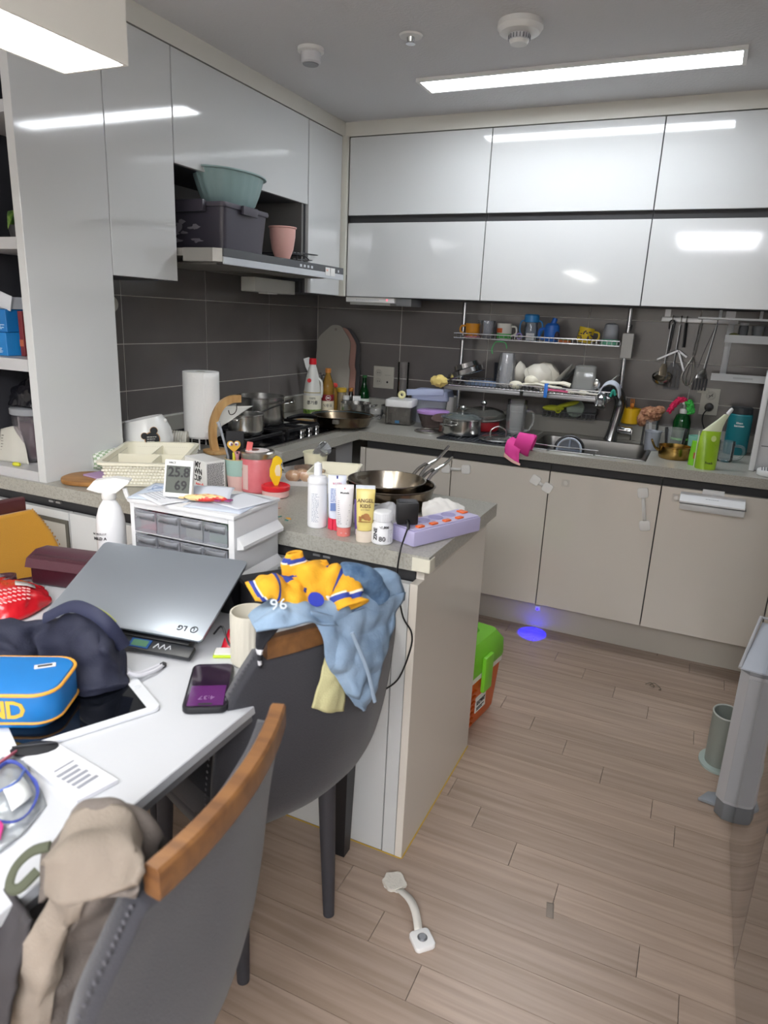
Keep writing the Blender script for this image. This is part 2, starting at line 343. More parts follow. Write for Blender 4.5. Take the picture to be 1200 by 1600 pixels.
struct('trim_6', B().m(UP).box(.0005, .02, -1.868, -.0505, ZC+.0003, .943, .002, 1).m(M('#d6d6cf', .4)).box(.0005, .021, -1.868, -.051, .9432, .947))
# corner guard on the peninsula corner
B().m(M('#d8d5c4', .25)).box(PX-.042, PX+.003, PY0-.004, PY0-.0006, .824, .857, .001, 1).box(PX+.0006, PX+.004, PY0-.004, PY0+.03, .824, .857, .001, 1).done('corner_guard', label='pale square corner guard on the front corner of the peninsula worktop', cat='corner guard')
# ---------------------------------------------------------------- base cabinets
ZD, ZDT, YD = .1535, .7818, -.6517
xb = [.656, 1.0986, 1.5513, 2.0072, 2.463, 2.92]
lab = ['glossy cream base cabinet nearest the corner, half hidden by the peninsula pans', 'cream base cabinet left of the sink cabinet with latches at both upper corners', 'glossy cream sink base cabinet with a vertical white latch strap near its right edge', 'glossy cream base cabinet carrying the white hanging wipe box', 'glossy cream base cabinet at the far right end behind the grey tower']
bcab = []
for i in range(5):
    c = cabinet('base_cabinet', lab[i], (xb[i]+.001, xb[i+1]-.001, YD+.02, -.06, ZD, .655 if i in (1, 2) else .815), (xb[i], xb[i+1], YD, YD+.018, ZD, ZDT), 'y', group='base cabinets under the sink worktop', mat=GLOSSLOW); bcab.append(c)
    B().m(DARKGAP).box(0, xb[i+1]-xb[i]-.002, -.006, -.0005, ZDT-ZD+.001, .6600).done('finger_groove', c)
struct('baseboard_back', B().m(M('#c6c0b5', .3)).box(.64, 2.92, -.5555, -.54, 0, .1525))
struct('trim_4', B().m(GLOSSLOW).box(.6285, .6545, YD, -.64, ZD, ZDT))
# built-in oven below the cooktop and the grey filler beside it
t = T('built_in_oven', 'black built-in oven under the cooktop', 'oven', (.05, -1.55, .16))
B().m(BLACK).box(0, .553, 0, .66, 0, .655).done('body', t); B().m(BLKGLASS).box(.554, .575, .003, .657, 0, .5, .002, 1).done('door', t)
B().m(M('#1b1c20', .2)).box(.554, .573, .003, .657, .506, .652, .002, 1).done('control_panel', t)
B().m(STEEL).tube([(.6, .05, .46), (.6, .61, .46)], .008).tube([(.575, .08, .46), (.6, .08, .46)], .006).tube([(.575, .58, .46), (.6, .58, .46)], .006).done('handle', t)
b = B().m(M('#8e9094', .4)).box(.5731, .5738, .30, .39, .545, .60).box(.5731, .5738, .42, .44, .56, .585)
for k in range(4): b.box(.5731, .5738, .46+k*.03, .475+k*.03, .565, .58)
b.done('display', t)
B().m(M('#8b8c8e', .35, .3)).box(.06, .607, -.8885, -.70, .16, .815).done('corner_filler', label='plain grey filler panel between the black oven and the corner', cat='panel')
struct('baseboard_left', B().m(M('#c6c0b5', .3)).box(.53, .545, -1.62, -.56, 0, .1525))
# peninsula cabinet
t = T('peninsula_cabinet', 'white glossy peninsula cabinet with a wide end panel facing the walkway', 'cabinet', (0, 0, 0))
xe0, xe, ye0, ye1 = 1.5335, 1.5539, -2.1993, -1.6293
B().m(GLOSSLOW).box(xe0, xe, ye0, ye1, 0, .787, .0008, 1).box(xe0, xe, ye0+.04, ye1, .787, HL-.001).done('end_panel', t)
B().m(DARKGAP).box(.01, xe0-.0012, ye0+.045, ye1-.02, .0, .819).done('body', t)
B().m(M('#38383a', .5)).box(.01, xe0-.0012, ye0+.035, ye0+.0445, .782, .820).done('finger_groove', t)
b = B().m(GLOSS); B().m(GLOSS).box(1.497, xe0-.0015, ye0, ye0+.0195, .002, .785).done('filler_strip', t)
for x0, x1 in ((.955, 1.4945), (.416, .9525), (.01, .4135)): B().m(GLOSS).box(x0+.001, x1-.001, ye0, ye0+.0195, .09 if x1 < 1 else .002, .785, .0012, 1).done('front_panel', t)
b = B().m(M('#5a574f', .5)).box(.10, .412, ye0-.004, ye0-.0002, .748, .760).box(.40, .412, ye0-.004, ye0-.0002, .3, .748).box(.10, .112, ye0-.004, ye0-.0002, .3, .748).done('vent_frame', t)
B().m(M('#c4c2bb', .4)).box(.113, .399, ye0-.003, ye0-.0002, .3, .747).done('vent_panel', t)
B().m(M('#8d8a80', .4)).box(.02, xe0-.01, ye1-.0195, ye1-.002, .1, .8).done('back_panel', t)
b = B().m(M('#b8b8b8', .3, .8))
for x in (.30, .33, .98, 1.01, 1.25, 1.28): b.box(x, x+.02, ye0+.028, ye0+.0345, .797, .803)
b.done('groove_clip', t, kind='stuff')
B().m(M('#c9a53c', .6)).box(xe+.0003, xe+.003, ye0, ye1, 0, .002).box(.6, xe, ye0-.003, ye0-.0003, 0, .0015).done('floor_seal', t)
# ---------------------------------------------------------------- refrigerator with mirror-dark doors on the right
t = T('refrigerator', 'tall refrigerator with mirror-like dark doors at the right edge', 'refrigerator', (2.36, -3.3, 0))
FR = M('#8f8883', .05, 1)
B().m(M('#4b4a4a', .5)).box(.045, .68, .0, 1.57, .0, 1.86).done('body', t)
B().m(FR).box(0, .043, 0, 1.1265, .012, 1.86, .003).done('door', t); B().m(FR).box(0, .043, 1.1295, 1.575, .012, 1.86, .003).done('door', t)
# ---------------------------------------------------------------- ceiling fixtures and lamps
t = T('ceiling_strip_light', 'long white strip light recessed in the ceiling over the sink side', 'ceiling light', (.895, -.817, 2.288))
b = B().m(WHITE); W, D = 1.17, .155
for q in ((0, W, 0, .012), (0, W, D-.012, D), (0, .014, .012, D-.012), (W-.014, W, .012, D-.012)): b.box(*q, -.002, .0115)
b.done('frame', t); B().m(M('#f4f9ff', .5, emit=L_STRIP)).box(.0145, W-.0145, .0125, D-.0125, .002, .010).done('diffuser', t)
t = T('pendant_light', 'long rectangular white pendant lamp hanging over the dining table', 'pendant lamp', (.97, -3.82, 1.79)); b = B().m(M('#d9d6cd', .5))
LP = 1.22
for q in ((0, .006, 0, LP), (.144, .15, 0, LP), (.006, .144, 0, .006), (.006, .144, LP-.006, LP)): b.box(*q, 0, .17)
b.box(.006, .144, .006, LP-.006, .164, .17); b.done('shade', t)
B().m(M('#fdfdf8', .5, emit=L_PEND)).box(.0065, .1435, .0065, LP-.0065, .004, .012).done('diffuser', t)
for y in (.25, LP-.25): B().m(WHITE).tube([(.075, y, .17), (.075, y, .498)], .003, 6).cyl((.075, y, .498), .04, .011).done('hanging_rod', t)
for i, (x0, x1, y0, y1) in enumerate(((1.63, 2.41, -5.95, -4.65), (2.54, 3.0, -6.0, -4.2))):  # second panel is an added fill lamp, kept clear of the door reflections
    t = T('living_room_light', f'white ceiling panel light in the living room behind the dining table, {["wide", "narrow right-hand"][i]} one', 'ceiling light', (x0, y0, 2.285), group='living room panel lights')
    B().m(WHITE).box(0, x1-x0, 0, y1-y0, .006, .0145).done('frame', t); B().m(M('#f7f9ff', .5, emit=L_LIVING)).box(.02, x1-x0-.02, .02, y1-y0-.02, 0, .0055).done('diffuser', t)
t = T('heat_detector', 'small round white detector on the ceiling near the left trim', 'detector', (.655, -1.215, 2.3))
B().m(WHITE).lathe([(.047, -.0005), (.047, -.012), (.042, -.015)], n=28).done('base', t); B().m(M('#cfd0d4', .35)).lathe([(.036, -.0152), (.036, -.045), (.032, -.05)], n=28).done('housing', t); B().m(M('#8c8e93', .4)).lathe([(.029, -.0502), (.027, -.053)], n=24).done('sensor_disc', t)
t = T('sprinkler_head', 'tiny chrome sprinkler in a white ring on the ceiling', 'sprinkler', (1.039, -1.215, 2.3))
B().m(WHITE).lathe([(.04, -.0005), (.036, -.006), (.02, -.007)], n=24).done('ring', t); B().m(CHROME).lathe([(.014, -.0072), (.011, -.02), (.016, -.024), (.016, -.026)], n=16).done('deflector', t)
t = T('smoke_detector', 'large round white smoke detector on the ceiling near the strip light', 'detector', (1.408, -1.21, 2.3))
B().m(WHITE).lathe([(.07, -.0005), (.072, -.018), (.062, -.032), (.04, -.036)], n=32).done('base', t); b = B().m(M('#c8cacf', .4)).lathe([(.034, -.0362), (.032, -.052)], n=28)
b.m(M('#7d8087', .5))
for k in range(20): b.mark().box(.0322, .035, -.0018, .0018, -.050, -.038).rot(2*PI*k/20)
b.done('grille', t); B().m(WHITE).lathe([(.031, -.0522), (.026, -.062)], n=24).done('cap', t)
# ---------------------------------------------------------------- things on the left run and the peninsula worktop
def jar(name, label, cat, loc, prof, mat, cap=None, capmat=None, cn='cap', n=24, group=None, body='body'):
    t = T(name, label, cat, loc, face(loc[0], loc[1]), group)
    B().m(mat).lathe(prof, n=n).done(body, t)
    if cap: B().m(capmat).lathe(cap, n=n).done(cn, t)
    return t
# wooden cutting board, lilac notebook
t = T('cutting_board', 'round-ended wooden cutting board at the foot of the tall white panel', 'cutting board', (.43, -2.09, ZC), R(20))
B().m(M('#a9793f', .5, var=(9, '#7d5227', .4, .7, (1, 9, 1)))).prism(rrect(.22, .15, .07, 8), .001, .016, .004).prism(rrect(.09, .035, .016, 5, (.14, 0)), .001, .016, .003).done('board', t)
t = T('notebook', 'thin lilac card folder lying on the round wooden board', 'folder', (.455, -2.085, ZC+.0165), R(-8))
B().m(M('#b493c0', .6)).box(-.07, .07, -.03, .03, 0, .0022).done('cover', t); B().m(WHITE).box(-.069, .069, -.029, .029, .0024, .0034).done('pages', t); B().m(M('#b493c0', .6)).box(-.07, .07, -.03, .03, .0036, .005).done('cover', t)
# checkered cup lying on its side
t = T('checkered_cup', 'pale green checkered paper cup lying beside the white pitcher', 'cup', (.325, -1.965, ZC+.036), R(-25))
nt_ = M('#e9ebe2', .5); ck = M('#9db592', .5); b = B()
for i in range(20):
    for j in range(8):
        b.m(ck if (i+j) % 2 else nt_); a0, a1 = 2*PI*i/20, 2*PI*(i+1)/20; r0, r1 = .026+.0012*j, .026+.0012*(j+1); y0, y1 = -.04+.01*j, -.03+.01*j
        P = [(r*math.cos(a), y, r*math.sin(a)) for r, a, y in ((r0, a0, y0), (r0, a1, y0), (r1, a1, y1), (r1, a0, y1))]; b.f([b.bm.verts.new(p) for p in P])
b.mark().m(nt_).lathe([(.0005, 0), (.026, 0)]).xf(Matrix.Translation((0, -.04, 0)) @ Matrix.Rotation(PI/2, 4, 'X')); bmesh.ops.remove_doubles(b.bm, verts=b.bm.verts, dist=.0004)
b.done('wall', t, thick=.0016); B().m(nt_).tube([(.0366*math.cos(a), .04, .0366*math.sin(a)) for a in [2*PI*k/24 for k in range(24)]], .002, 6, loop=True).done('rim', t)
# white pitcher tipped against the wall, bear tag, rod
t = T('pitcher', 'white plastic pitcher lying tilted with a black bear-shaped tag', 'pitcher', (.31, -1.74, ZC+.084), 0)
TLT = Matrix.Rotation(R(-13), 4, Vector((-.391, .879, -.15)))
b = B().m(M('#e3e4e2', .25)); b.mark().lathe([(.002, -.070), (.060, -.070), (.075, -.06), (.085, -.02), (.084, .015), (.074, .05), (.066, .066), (.067, .058), (.078, .02), (.081, -.02), (.07, -.055), (.002, -.062)], n=36, cap=(0, 0)).xf(TLT); b.done('body', t)
B().m(M('#57423d', .6)).mark().lathe([(.0, .056), (.0675, .056)], n=28).xf(TLT).done('inside', t)
b = B().m(M('#23262b', .6)); e = B().m(M('#b58d62', .6))
for bb_, k, zz in ((b, 1, -.0885), (e, 1.12, -.087)):
    bb_.mark()
    for cx, cz, r in ((0, 0, .024), (-.026, .012, .011), (.006, .030, .012), (.004, -.016, .019)):
        bb_.loft([[(cx+r*k*math.cos(a), zz, cz+r*k*math.sin(a)) for a in [2*PI*q/20 for q in range(20)]], [(cx+r*k*math.cos(a), zz+.0015, cz+r*k*math.sin(a)) for a in [2*PI*q/20 for q in range(20)]]])
    bb_.mv(0, 0, .0).rot(R(52), 'Z').mv(.0, .0, .004)
b.done('bear_tag', t, kind='stuff'); e.done('tag_edge', t, kind='stuff')
b = B().m(M('#d9d9d2', .5)).mark(); lines(b, -.018, .016, -.018, .012, 4, y=-.0898, h=.002); b.rot(R(52), 'Z').mv(0, 0, .004); b.done('lettering', t, kind='stuff')
t = T('white_rod', 'thin white plastic rod leaning across the tilted pitcher', 'rod', (.372, -1.72, 1.005)); B().m(WHITE).tube([(0, 0, 0), (-.02, -.05, -.05), (-.045, -.11, -.138)], .006, 10).done('rod', t); B().m(WHITE).ball((0, .0, .001), .0075).done('end_cap', t)
# ribbed white cup lying on its side
t = T('ribbed_cup', 'white ribbed cup lying on its side behind the cream basket', 'cup', (.27, -1.565, ZC+.041), R(-60))
b = B().m(M('#dddbd0', .35)).mark(); pr_ = []
for k in range(24): pr_ += [(.034+.0022*(k % 2)+.00015*k, -.055+k*.0046)]
b.lathe([(.002, -.055)]+pr_+[(.034, .055), (.032, -.05), (.002, -.05)], n=28, cap=(0, 0)).rot(R(90), 'X'); b.done('wall', t)
# cream divided basket
t = T('divided_basket', 'cream plastic basket with woven sides and four compartments', 'basket', (.50, -1.93, ZC), R(30))
W, D, Hb = .245, .36, .075
def rr3(w, d, z, r=.03, n=6): return [(x, y, z) for x, y in rrect(w, d, r, n)]
B().m(CREAM).loft([rr3(W*.88, D*.88, .002), rr3(W*.96, D*.96, Hb), rr3(W*.94, D*.94, Hb), rr3(W*.86, D*.86, .005)], cap=(1, 1)).done('wall', t)
B().m(CREAM).loft([rr3(W*.93, D*.945, Hb-.004), rr3(W*1.03, D*1.03, Hb-.004), rr3(W*1.03, D*1.03, Hb+.004), rr3(W*.93, D*.945, Hb+.004)], cap=(0, 0), loop=True).done('rim', t)
B().m(CREAM).box(-.105, .105, -.0012, .0012, .006, Hb-.004).done('divider', t)
B().m(CREAM).box(-.0012, .0012, .0014, .16, .006, Hb-.004).done('divider', t); B().m(CREAM).box(.028, .0304, -.16, -.0014, .006, Hb-.004).done('divider', t)
b = B().m(M('#f3f0e2', .5))
for r in range(6):
    for k in range(30):
        y = -.155+k*.0107; b.mark().ball((W*.452+r*.0024, y+(r % 2)*.005, .012+r*.0105), (.0025, .005, .004), 6)
        if k < 22: x = -.105+k*.0098; b.ball((x+(r % 2)*.005, -D*.452-r*.0028, .012+r*.0105), (.005, .0025, .004), 6)
b.done('weave', t, kind='stuff')
b = B().m(M('#8a8673', .7))
for k in range(30): b.ball((-W*.468, -.15+k*.0103, Hb-.012), .0022, 6); b.ball((-.105+k*.0072, D*.468, Hb-.012), .0022, 6)
b.done('hole_row', t, kind='stuff')
# paper towel roll on its wire stand
t = T('paper_towel_roll', 'tall white paper towel roll standing on a thin wire stand', 'paper towel', (.322, -1.455, ZC), face(.322, -1.455))
PAP = M('#eeeeec', .9, bump=(140, .5)); b = B().m(PAP).lathe([(.02, .052), (.069, .052), (.0695, .06), (.0695, .292), (.069, .30), (.02, .30)], n=40, cap=(0, 0)); b.done('roll', t)
b = B().m(PAP)
b.patch([[(.0695*math.sin(a)*1.012, -.0695*math.cos(a)*1.012, .056+dz) for a in (.1, .5, .9, 1.25)] for dz in (0, .08, .16, .24)], 12, 12, .0012); b.done('loose_sheet', t, thick=.001)
B().m(M('#c9c3b4', .8)).lathe([(.0195, .053), (.0195, .299), (.017, .299), (.017, .053)], n=20, cap=(0, 0)).done('core', t)
b = B().m(M('#e4e4e2', .4)).lathe([(.06, .044), (.062, .047), (.06, .050)], n=28)
for k in range(6): a = 2*PI*k/6+.3; b.tube([(.056*math.cos(a), .056*math.sin(a), .046), (.058*math.cos(a), .058*math.sin(a), .002)], .003, 6)
b.done('wire_stand', t, kind='stuff')
# bent-wood banana hook with the paper hanging behind
t = T('banana_hook', 'curved light-wood fruit hanger with a metal hook beside the paper roll', 'fruit hanger', (.443, -1.478, ZC), R(62))
b = B().m(LIGHTWOOD); pts = curve([(-.035, 0, .0), (-.045, 0, .06), (-.04, 0, .12), (-.012, 0, .178), (.03, 0, .203), (.072, 0, .205)], 18)
for p in [0]:
    rings = []
    for i, q in enumerate(pts):
        tg = (pts[min(i+1, 18)]-pts[max(i-1, 0)]).normalized(); nn = Vector((-tg.z, 0, tg.x)); hw_ = .014
        rings.append([tuple(q+nn*sx*hw_+Vector((0, sy*.009, 0))) for sx, sy in ((1, 1), (-1, 1), (-1, -1), (1, -1))])
    b.loft(rings)
b.done('arm', t); B().m(LIGHTWOOD).prism(rrect(.09, .1, .03, 5, (-.03, 0)), .0005, .0115, .002).mv(0, 0, 0).done('base', t)
B().m(M('#6d6a62', .3, 1)).tube(curve([(.055, 0, .193), (.056, 0, .165), (.045, 0, .148), (.028, 0, .146), (.022, 0, .162)], 14), .0018, 7).done('hook', t)
o = B().m(M('#ecebe3', .9)).patch([[(.40, -1.49, 1.015), (.40, -1.42, 1.03), (.41, -1.34, 1.025), (.43, -1.262, 1.020)], [(.40, -1.49, .985), (.405, -1.43, .985), (.41, -1.37, .995), (.42, -1.31, 1.003)], [(.40, -1.49, .945), (.405, -1.455, .948), (.405, -1.43, .958), (.41, -1.40, .968)]], 12, 8, .001).done('paper_sheet', label='loose white paper sheet tucked behind the curved wooden hanger', cat='paper', thick=.0008)
# cooktop
t = T('gas_cooktop', 'black glass gas cooktop with steel front edge on the left run', 'cooktop', (.07, -1.40, ZC))
B().m(BLKGLASS).box(0, .47, 0, .665, .0005, .008, .002, 1).done('glass_top', t); B().m(STEELB).box(.4705, .488, 0, .665, .0005, .0085, .001, 1).done('front_edge', t)
IRON = M('#17171a', .5)
for k, (cx, cy) in enumerate(((.14, .16), (.30, .15), (.20, .46))):
    b = B().m(IRON).mark().lathe([(.045, .0085), (.048, .016), (.03, .02), (.028, .026)], (cx, cy, 0), 20); b.done('burner', t)
for k, (cx, cy) in enumerate(((.22, .155), (.22, .47))):
    b = B().m(IRON); w_, d_ = .36, .27
    for x in (cx-w_/2, cx+w_/2): b.box(x-.006, x+.006, cy-d_/2, cy+d_/2, .024, .038, .002, 1)
    for y in (cy-d_/2, cy, cy+d_/2): b.box(cx-w_/2, cx+w_/2, y-.006, y+.006, .026, .040, .002, 1)
    for x in (cx-.08, cx+.08): b.box(x-.005, x+.005, cy-d_/2, cy+d_/2, .026, .040)
    for sx in (-1, 1):
        for sy in (-1, 1): b.box(cx+sx*w_/2-.007, cx+sx*w_/2+.007, cy+sy*d_/2-.007, cy+sy*d_/2+.007, .0085, .03)
    b.done('pan_support', t)
for y in (.445, .515, .58): B().m(CHROME).lathe([(.016, .0082), (.017, .012), (.0155, .028), (.012, .03)], (.405, y, 0), 18).done('knob', t)
# pots on the cooktop
def pot(name, label, loc, r, h, rim=.004, mat=STEEL, inner=M('#8e8d89', .3, 1), cat='pot', flare=1.0, group=None):
    t = T(name, label, cat, loc, 0, group)
    B().m(mat).lathe([(r*.9, 0), (r*.97, .006), (r, .02), (r*flare, h-.003), (r*flare+rim, h), (r*flare+rim, h+.002), (r*flare-.001, h+.002), (r-.004, .022), (r*.92, .008), (.001, .006)], n=40, cap=(1, 0)).done('body', t)
    return t
t = pot('stock_pot', 'large shiny steel pot at the back of the cooktop', (.285, -1.0, .9025), .108, .125)
for s in (0, PI):
    a = R(30)+s; c_ = Vector((math.cos(a), math.sin(a), 0)); d_ = Vector((-c_.y, c_.x, 0))
    B().m(STEEL).tube(curve([c_*.110+d_*.04+Vector((0, 0, .1)), c_*.145+d_*.035+Vector((0, 0, .104)), c_*.145-d_*.035+Vector((0, 0, .104)), c_*.110-d_*.04+Vector((0, 0, .1))], 14), .0045, 8).done('handle', t)
t = pot('saucepan', 'small steel saucepan with a long handle in front of the large pot', (.395, -1.265, .9025), .074, .082)
B().m(STEEL).tube(curve([(.01, .076, .07), (.015, .13, .088), (.018, .22, .100), (.02, .325, .116)], 14), [.008]*4+[.0065]*11, 8, flat=.5).done('handle', t)
B().m(STEEL).tube(curve([(-.01, -.077, .066), (-.03, -.105, .07), (.03, -.105, .07), (.012, -.077, .066)], 10), .004, 7).done('side_grip', t)
t = pot('frying_pan', 'dark-lined steel frying pan with a black handle near the corner', (.512, -.632, ZC+.0128), .138, .05, mat=M('#8c7f6c', .25, 1, var=(14, '#5b4a38', .35, .75)), inner=BLACK, cat='frying pan', flare=1.1)
B().m(M('#33464a', .35)).lathe([(.001, .0085), (.125, .0085), (.136, .02), (.148, .048)], n=40, cap=(0, 0)).done('coating', t)
B().m(BLACK).tube(curve([(-.075, -.132, .045), (-.088, -.18, .055), (-.10, -.24, .06), (-.12, -.31, .055)], 12), [.009, .011, .012, .013, .013, .013, .013, .013, .013, .012, .012, .011, .008], 10, flat=.7).done('handle', t)
B().m(M('#8d8b84', .4, .8)).box(.03, .06, -.158, -.138, .026, .046, .003).done('handle_bracket', t)
t = T('wooden_board', 'thin golden wooden board under the black pan handle beside the cooktop', 'board', (.345, -.635, ZC), R(12)); B().m(M('#c2954b', .5, var=(20, '#a87b35', .4, .7, (1, 8, 1)))).prism(rrect(.20, .13, .012), .001, .012, .002).done('board', t); B().m(WHITE).box(-.16, .02, -.10, -.07, .0005, .008).done('white_strip', t)
# ribbed white stove guard behind the cooktop
t = T('splash_guard', 'low white ribbed guard strip behind the cooktop against the wall', 'splash guard', (.0235, -.80, ZC)); b = B().m(WHITE).box(0, .008, 0, .30, .0005, .085, .002); b.done('strip', t)
for k in range(12): B().m(WHITE).box(.0081, .012, .015+k*.023, .028+k*.023, .03, .075).done('rib', t)
# ---- bottle cluster in the corner
VIN = M('#dcdcd6', .35); t = T('soy_oil_jug', 'large white oil jug with a red cap at the back corner', 'oil bottle', (.182, -.36, ZC), face(.182, -.36))
B().m(VIN).lathe([(.045, .0005), (.049, .008), (.0485, .06), (.046, .13), (.036, .20), (.022, .255), (.018, .266), (.018, .272)], n=28).done('body', t)
B().m(M('#b9a978', .4)).lathe([(.0488, .124), (.0474, .128), (.0472, .1285)], n=28, cap=(0, 0)).done('fill_line', t)
B().m(RED).lathe([(.0195, .2725), (.0205, .276), (.0195, .302), (.017, .304)], n=24).done('cap', t)
B().m(M('#e7e4d2', .5)).lathe([(.0494, .03), (.0494, .110)], n=28, cap=(0, 0)).done('label', t); B().m(M('#7fa23c', .5, var=(60, '#3c5f22', .4, .6))).lathe([(.0498, .012), (.0498, .036)], n=28, cap=(0, 0)).done('label_band', t)
B().m(VIN).tube(curve([(.030, -.012, .20), (.047, -.014, .18), (.05, -.014, .13), (.046, -.012, .10)], 12), .0075, 8).done('handle', t)
word('100%', .016, INK, t, (0, 0, .096), wrap=.0496); word('콩기름', .022, INK, t, (0, 0, .072), wrap=.0496, bold=.0004); B().m(RED).mark().lathe([(.011, 0), (.011, .001)]).rot(PI/2, 'X').mv(-.018, -.038, .19).done('emblem', t)
OIL = G('#e9cf8a', .35, '#d8a850'); t = T('cooking_oil_bottle', 'clear golden cooking oil bottle with an orange cap and red label', 'oil bottle', (.222, -.262, ZC), face(.222, -.262))
B().m(OIL).lathe([(.032, .0005), (.035, .006), (.035, .15), (.031, .172), (.018, .205), (.0135, .218), (.0135, .226)], n=26).done('body', t)
B().m(M('#c8803a', .4)).lathe([(.0158, .2265), (.0158, .248), (.014, .25)], n=20).done('cap', t)
B().m(M('#8e1f2c', .4)).lathe([(.0354, .075), (.0354, .110)], n=26, cap=(0, 0)).done('label', t); B().m(M('#e6ddc4', .5)).lathe([(.0354, .018), (.0354, .0748)], n=26, cap=(0, 0)).done('label_band', t)
word('식용유', .020, INK, t, (0, 0, .05), wrap=.0357); b = B().m(WHITE).mark().tube([(.0135*math.cos(2*PI*k/18), 0, .0135*math.sin(2*PI*k/18)) for k in range(18)], .0012, 5, loop=True).box(-.008, .008, -.001, .001, -.003, .004).mv(.004, -.0362, .092); b.done('emblem', t)
jar('red_cap_bottle', 'small clear bottle with a round red cap behind the oil bottle', 'bottle', (.228, -.198, ZC), [(.018, .0005), (.02, .005), (.02, .11), (.013, .135), (.011, .142)], OIL, [(.013, .1425), (.019, .148), (.018, .160), (.012, .166)], M('#e2453f', .4))
jar('spice_jar', 'clear spice jar with a yellow lid in the corner cluster', 'spice jar', (.248, -.147, ZC), [(.025, .0005), (.027, .005), (.027, .105), (.024, .115)], G('#e9e4d6', .4, '#c9b99a'), [(.027, .1155), (.028, .118), (.028, .136), (.025, .138)], M('#d9b23c', .4))
jar('white_cap_bottle', 'small squat bottle with a white cap in front of the green bottle', 'bottle', (.291, -.172, ZC), [(.018, .0005), (.02, .005), (.02, .068), (.014, .078)], G('#dfe3e6', .5, '#aeb4b8'), [(.019, .0785), (.019, .098), (.016, .1)], WHITE)
jar('soy_sauce_bottle', 'slim dark bottle with an orange cap beside the green bottle', 'bottle', (.285, -.102, ZC), [(.016, .0005), (.0175, .005), (.0175, .085), (.01, .108), (.009, .118)], M('#1b1310', .15), [(.012, .1185), (.013, .12), (.013, .136), (.011, .138)], M('#b97d3e', .4))
jar('dark_cap_bottle', 'very slim dark bottle with a pale neck ring behind the spice jar', 'bottle', (.243, -.098, ZC), [(.012, .0005), (.0135, .005), (.0135, .10), (.008, .118), (.0075, .13)], M('#2b2420', .2), [(.0085, .1305), (.0085, .142)], M('#d9cdb4', .4))
t = T('spice_box', 'small white square carton with a green label beside the green bottle', 'carton', (.344, -.146, ZC), face(.37, -.14)); B().m(WHITE).box(-.022, .022, -.018, .018, .0005, .10, .002).done('carton', t); B().m(M('#b7cdb0', .5)).box(-.02, .02, -.0186, -.0181, .02, .06).done('label', t); b = B().m(INK); lines(b, -.016, .016, .065, .09, 3, -.0187); b.done('print', t, kind='stuff')
t = jar('green_bottle', 'tall dark green glass bottle in front of the cutting boards', 'bottle', (.362, -.090, ZC), [(.026, .0005), (.029, .006), (.029, .10), (.025, .125), (.0125, .165), (.0115, .2)], G('#1f7a3a', .45, '#0f4a22'), [(.0125, .2005), (.013, .203), (.013, .212), (.011, .213)], M('#2f6b3b', .4)); B().m(M('#d7e0d4', .5)).lathe([(.0294, .03), (.0294, .085)], n=24, cap=(0, 0)).done('label', t)
# cutlery pot
t = T('cutlery_pot', 'yellow cutlery pot holding spoons and a white spatula behind the oil jug', 'cutlery holder', (.150, -.21, ZC)); B().m(M('#e0b52e', .4)).lathe([(.03, .0005), (.035, .13), (.033, .13), (.028, .005), (.001, .005)], n=24, cap=(1, 0)).done('pot', t)
for k, (dx, dy, h) in enumerate(((.01, .0, .2), (.02, .012, .19), (-.008, .01, .21), (.016, -.014, .205))):
    B().m(STEEL).tube([(dx*.5, dy*.5, .01), (dx*1.6, dy*1.6, h-.03)], .003, 6).ball((dx*1.75, dy*1.75, h-.012), (.013, .006, .02), 10).done('spoon', t)
B().m(WHITE).mark().tube([(-.01, -.004, .01), (-.04, -.03, .20)], .005, 8).prism(rrect(.042, .008, .003), .20, .285, .002).done('spatula', t) if 0 else B().m(WHITE).tube([(-.005, -.004, .012), (-.06, -.02, .215)], .005, 8).tube([(-.058, -.02, .205), (-.068, -.022, .25), (-.082, -.028, .295)], [.008, .02, .017], 12, flat=.18).done('spatula', t)
# cutting boards in the corner
def board(name, label, loc, rx, w, h, col, notch=True):
    o = T(name, label, 'cutting board', loc); o.rotation_euler = (R(-rx), 0, 0)
    P = [(-w/2, 0), (w/2, 0), (w/2, h*.48), (w/2-.012, h*.54), (w/2-.012, h*.82), (w*.12, h), (-w*.12, h), (-w/2, h*.84)]; P2 = []
    for i in range(len(P)):                          # soften the corners
        a, p, c = Vector(P[i-1]), Vector(P[i]), Vector(P[(i+1) % len(P)]); k = min(.03, (a-p).length*.4, (c-p).length*.4)
        q0 = p+(a-p).normalized()*k; q1 = p+(c-p).normalized()*k
        for s in (0, .33, .66, 1): P2.append((1-s)**2*q0+2*s*(1-s)*p+s*s*q1)
    B().m(col).loft([[(x, y, z) for x, z in P2] for y in (-.006, 0)]).done('board', o, sharp=50); return o
b_ = board('chopping_board', 'large grey chopping board leaning in the room corner, frontmost of three', (.155, -.118, ZC+.012), 8, .225, .47, M('#a39f96', .5)); B().m(M('#8b867d', .6)).mark().lathe([(.008, 0), (.008, .0005)]).rot(PI/2, 'X').mv(0, -.0062, .445).done('hanging_hole', b_)
board('chopping_board', 'dusty pink chopping board leaning behind the large grey one', (.190, -.095, ZC+.012), 7, .215, .455, M('#a98378', .5))
board('chopping_board', 'dark grey chopping board, rearmost of the three in the corner', (.205, -.073, ZC+.012), 6, .22, .455, M('#4d4c4e', .5))
t = T('board_stand', 'low white rack holding the chopping boards in the corner', 'rack', (.06, -.135, ZC)); B().m(WHITE).box(0, .24, 0, .08, .0005, .010, .001).done('tray', t)
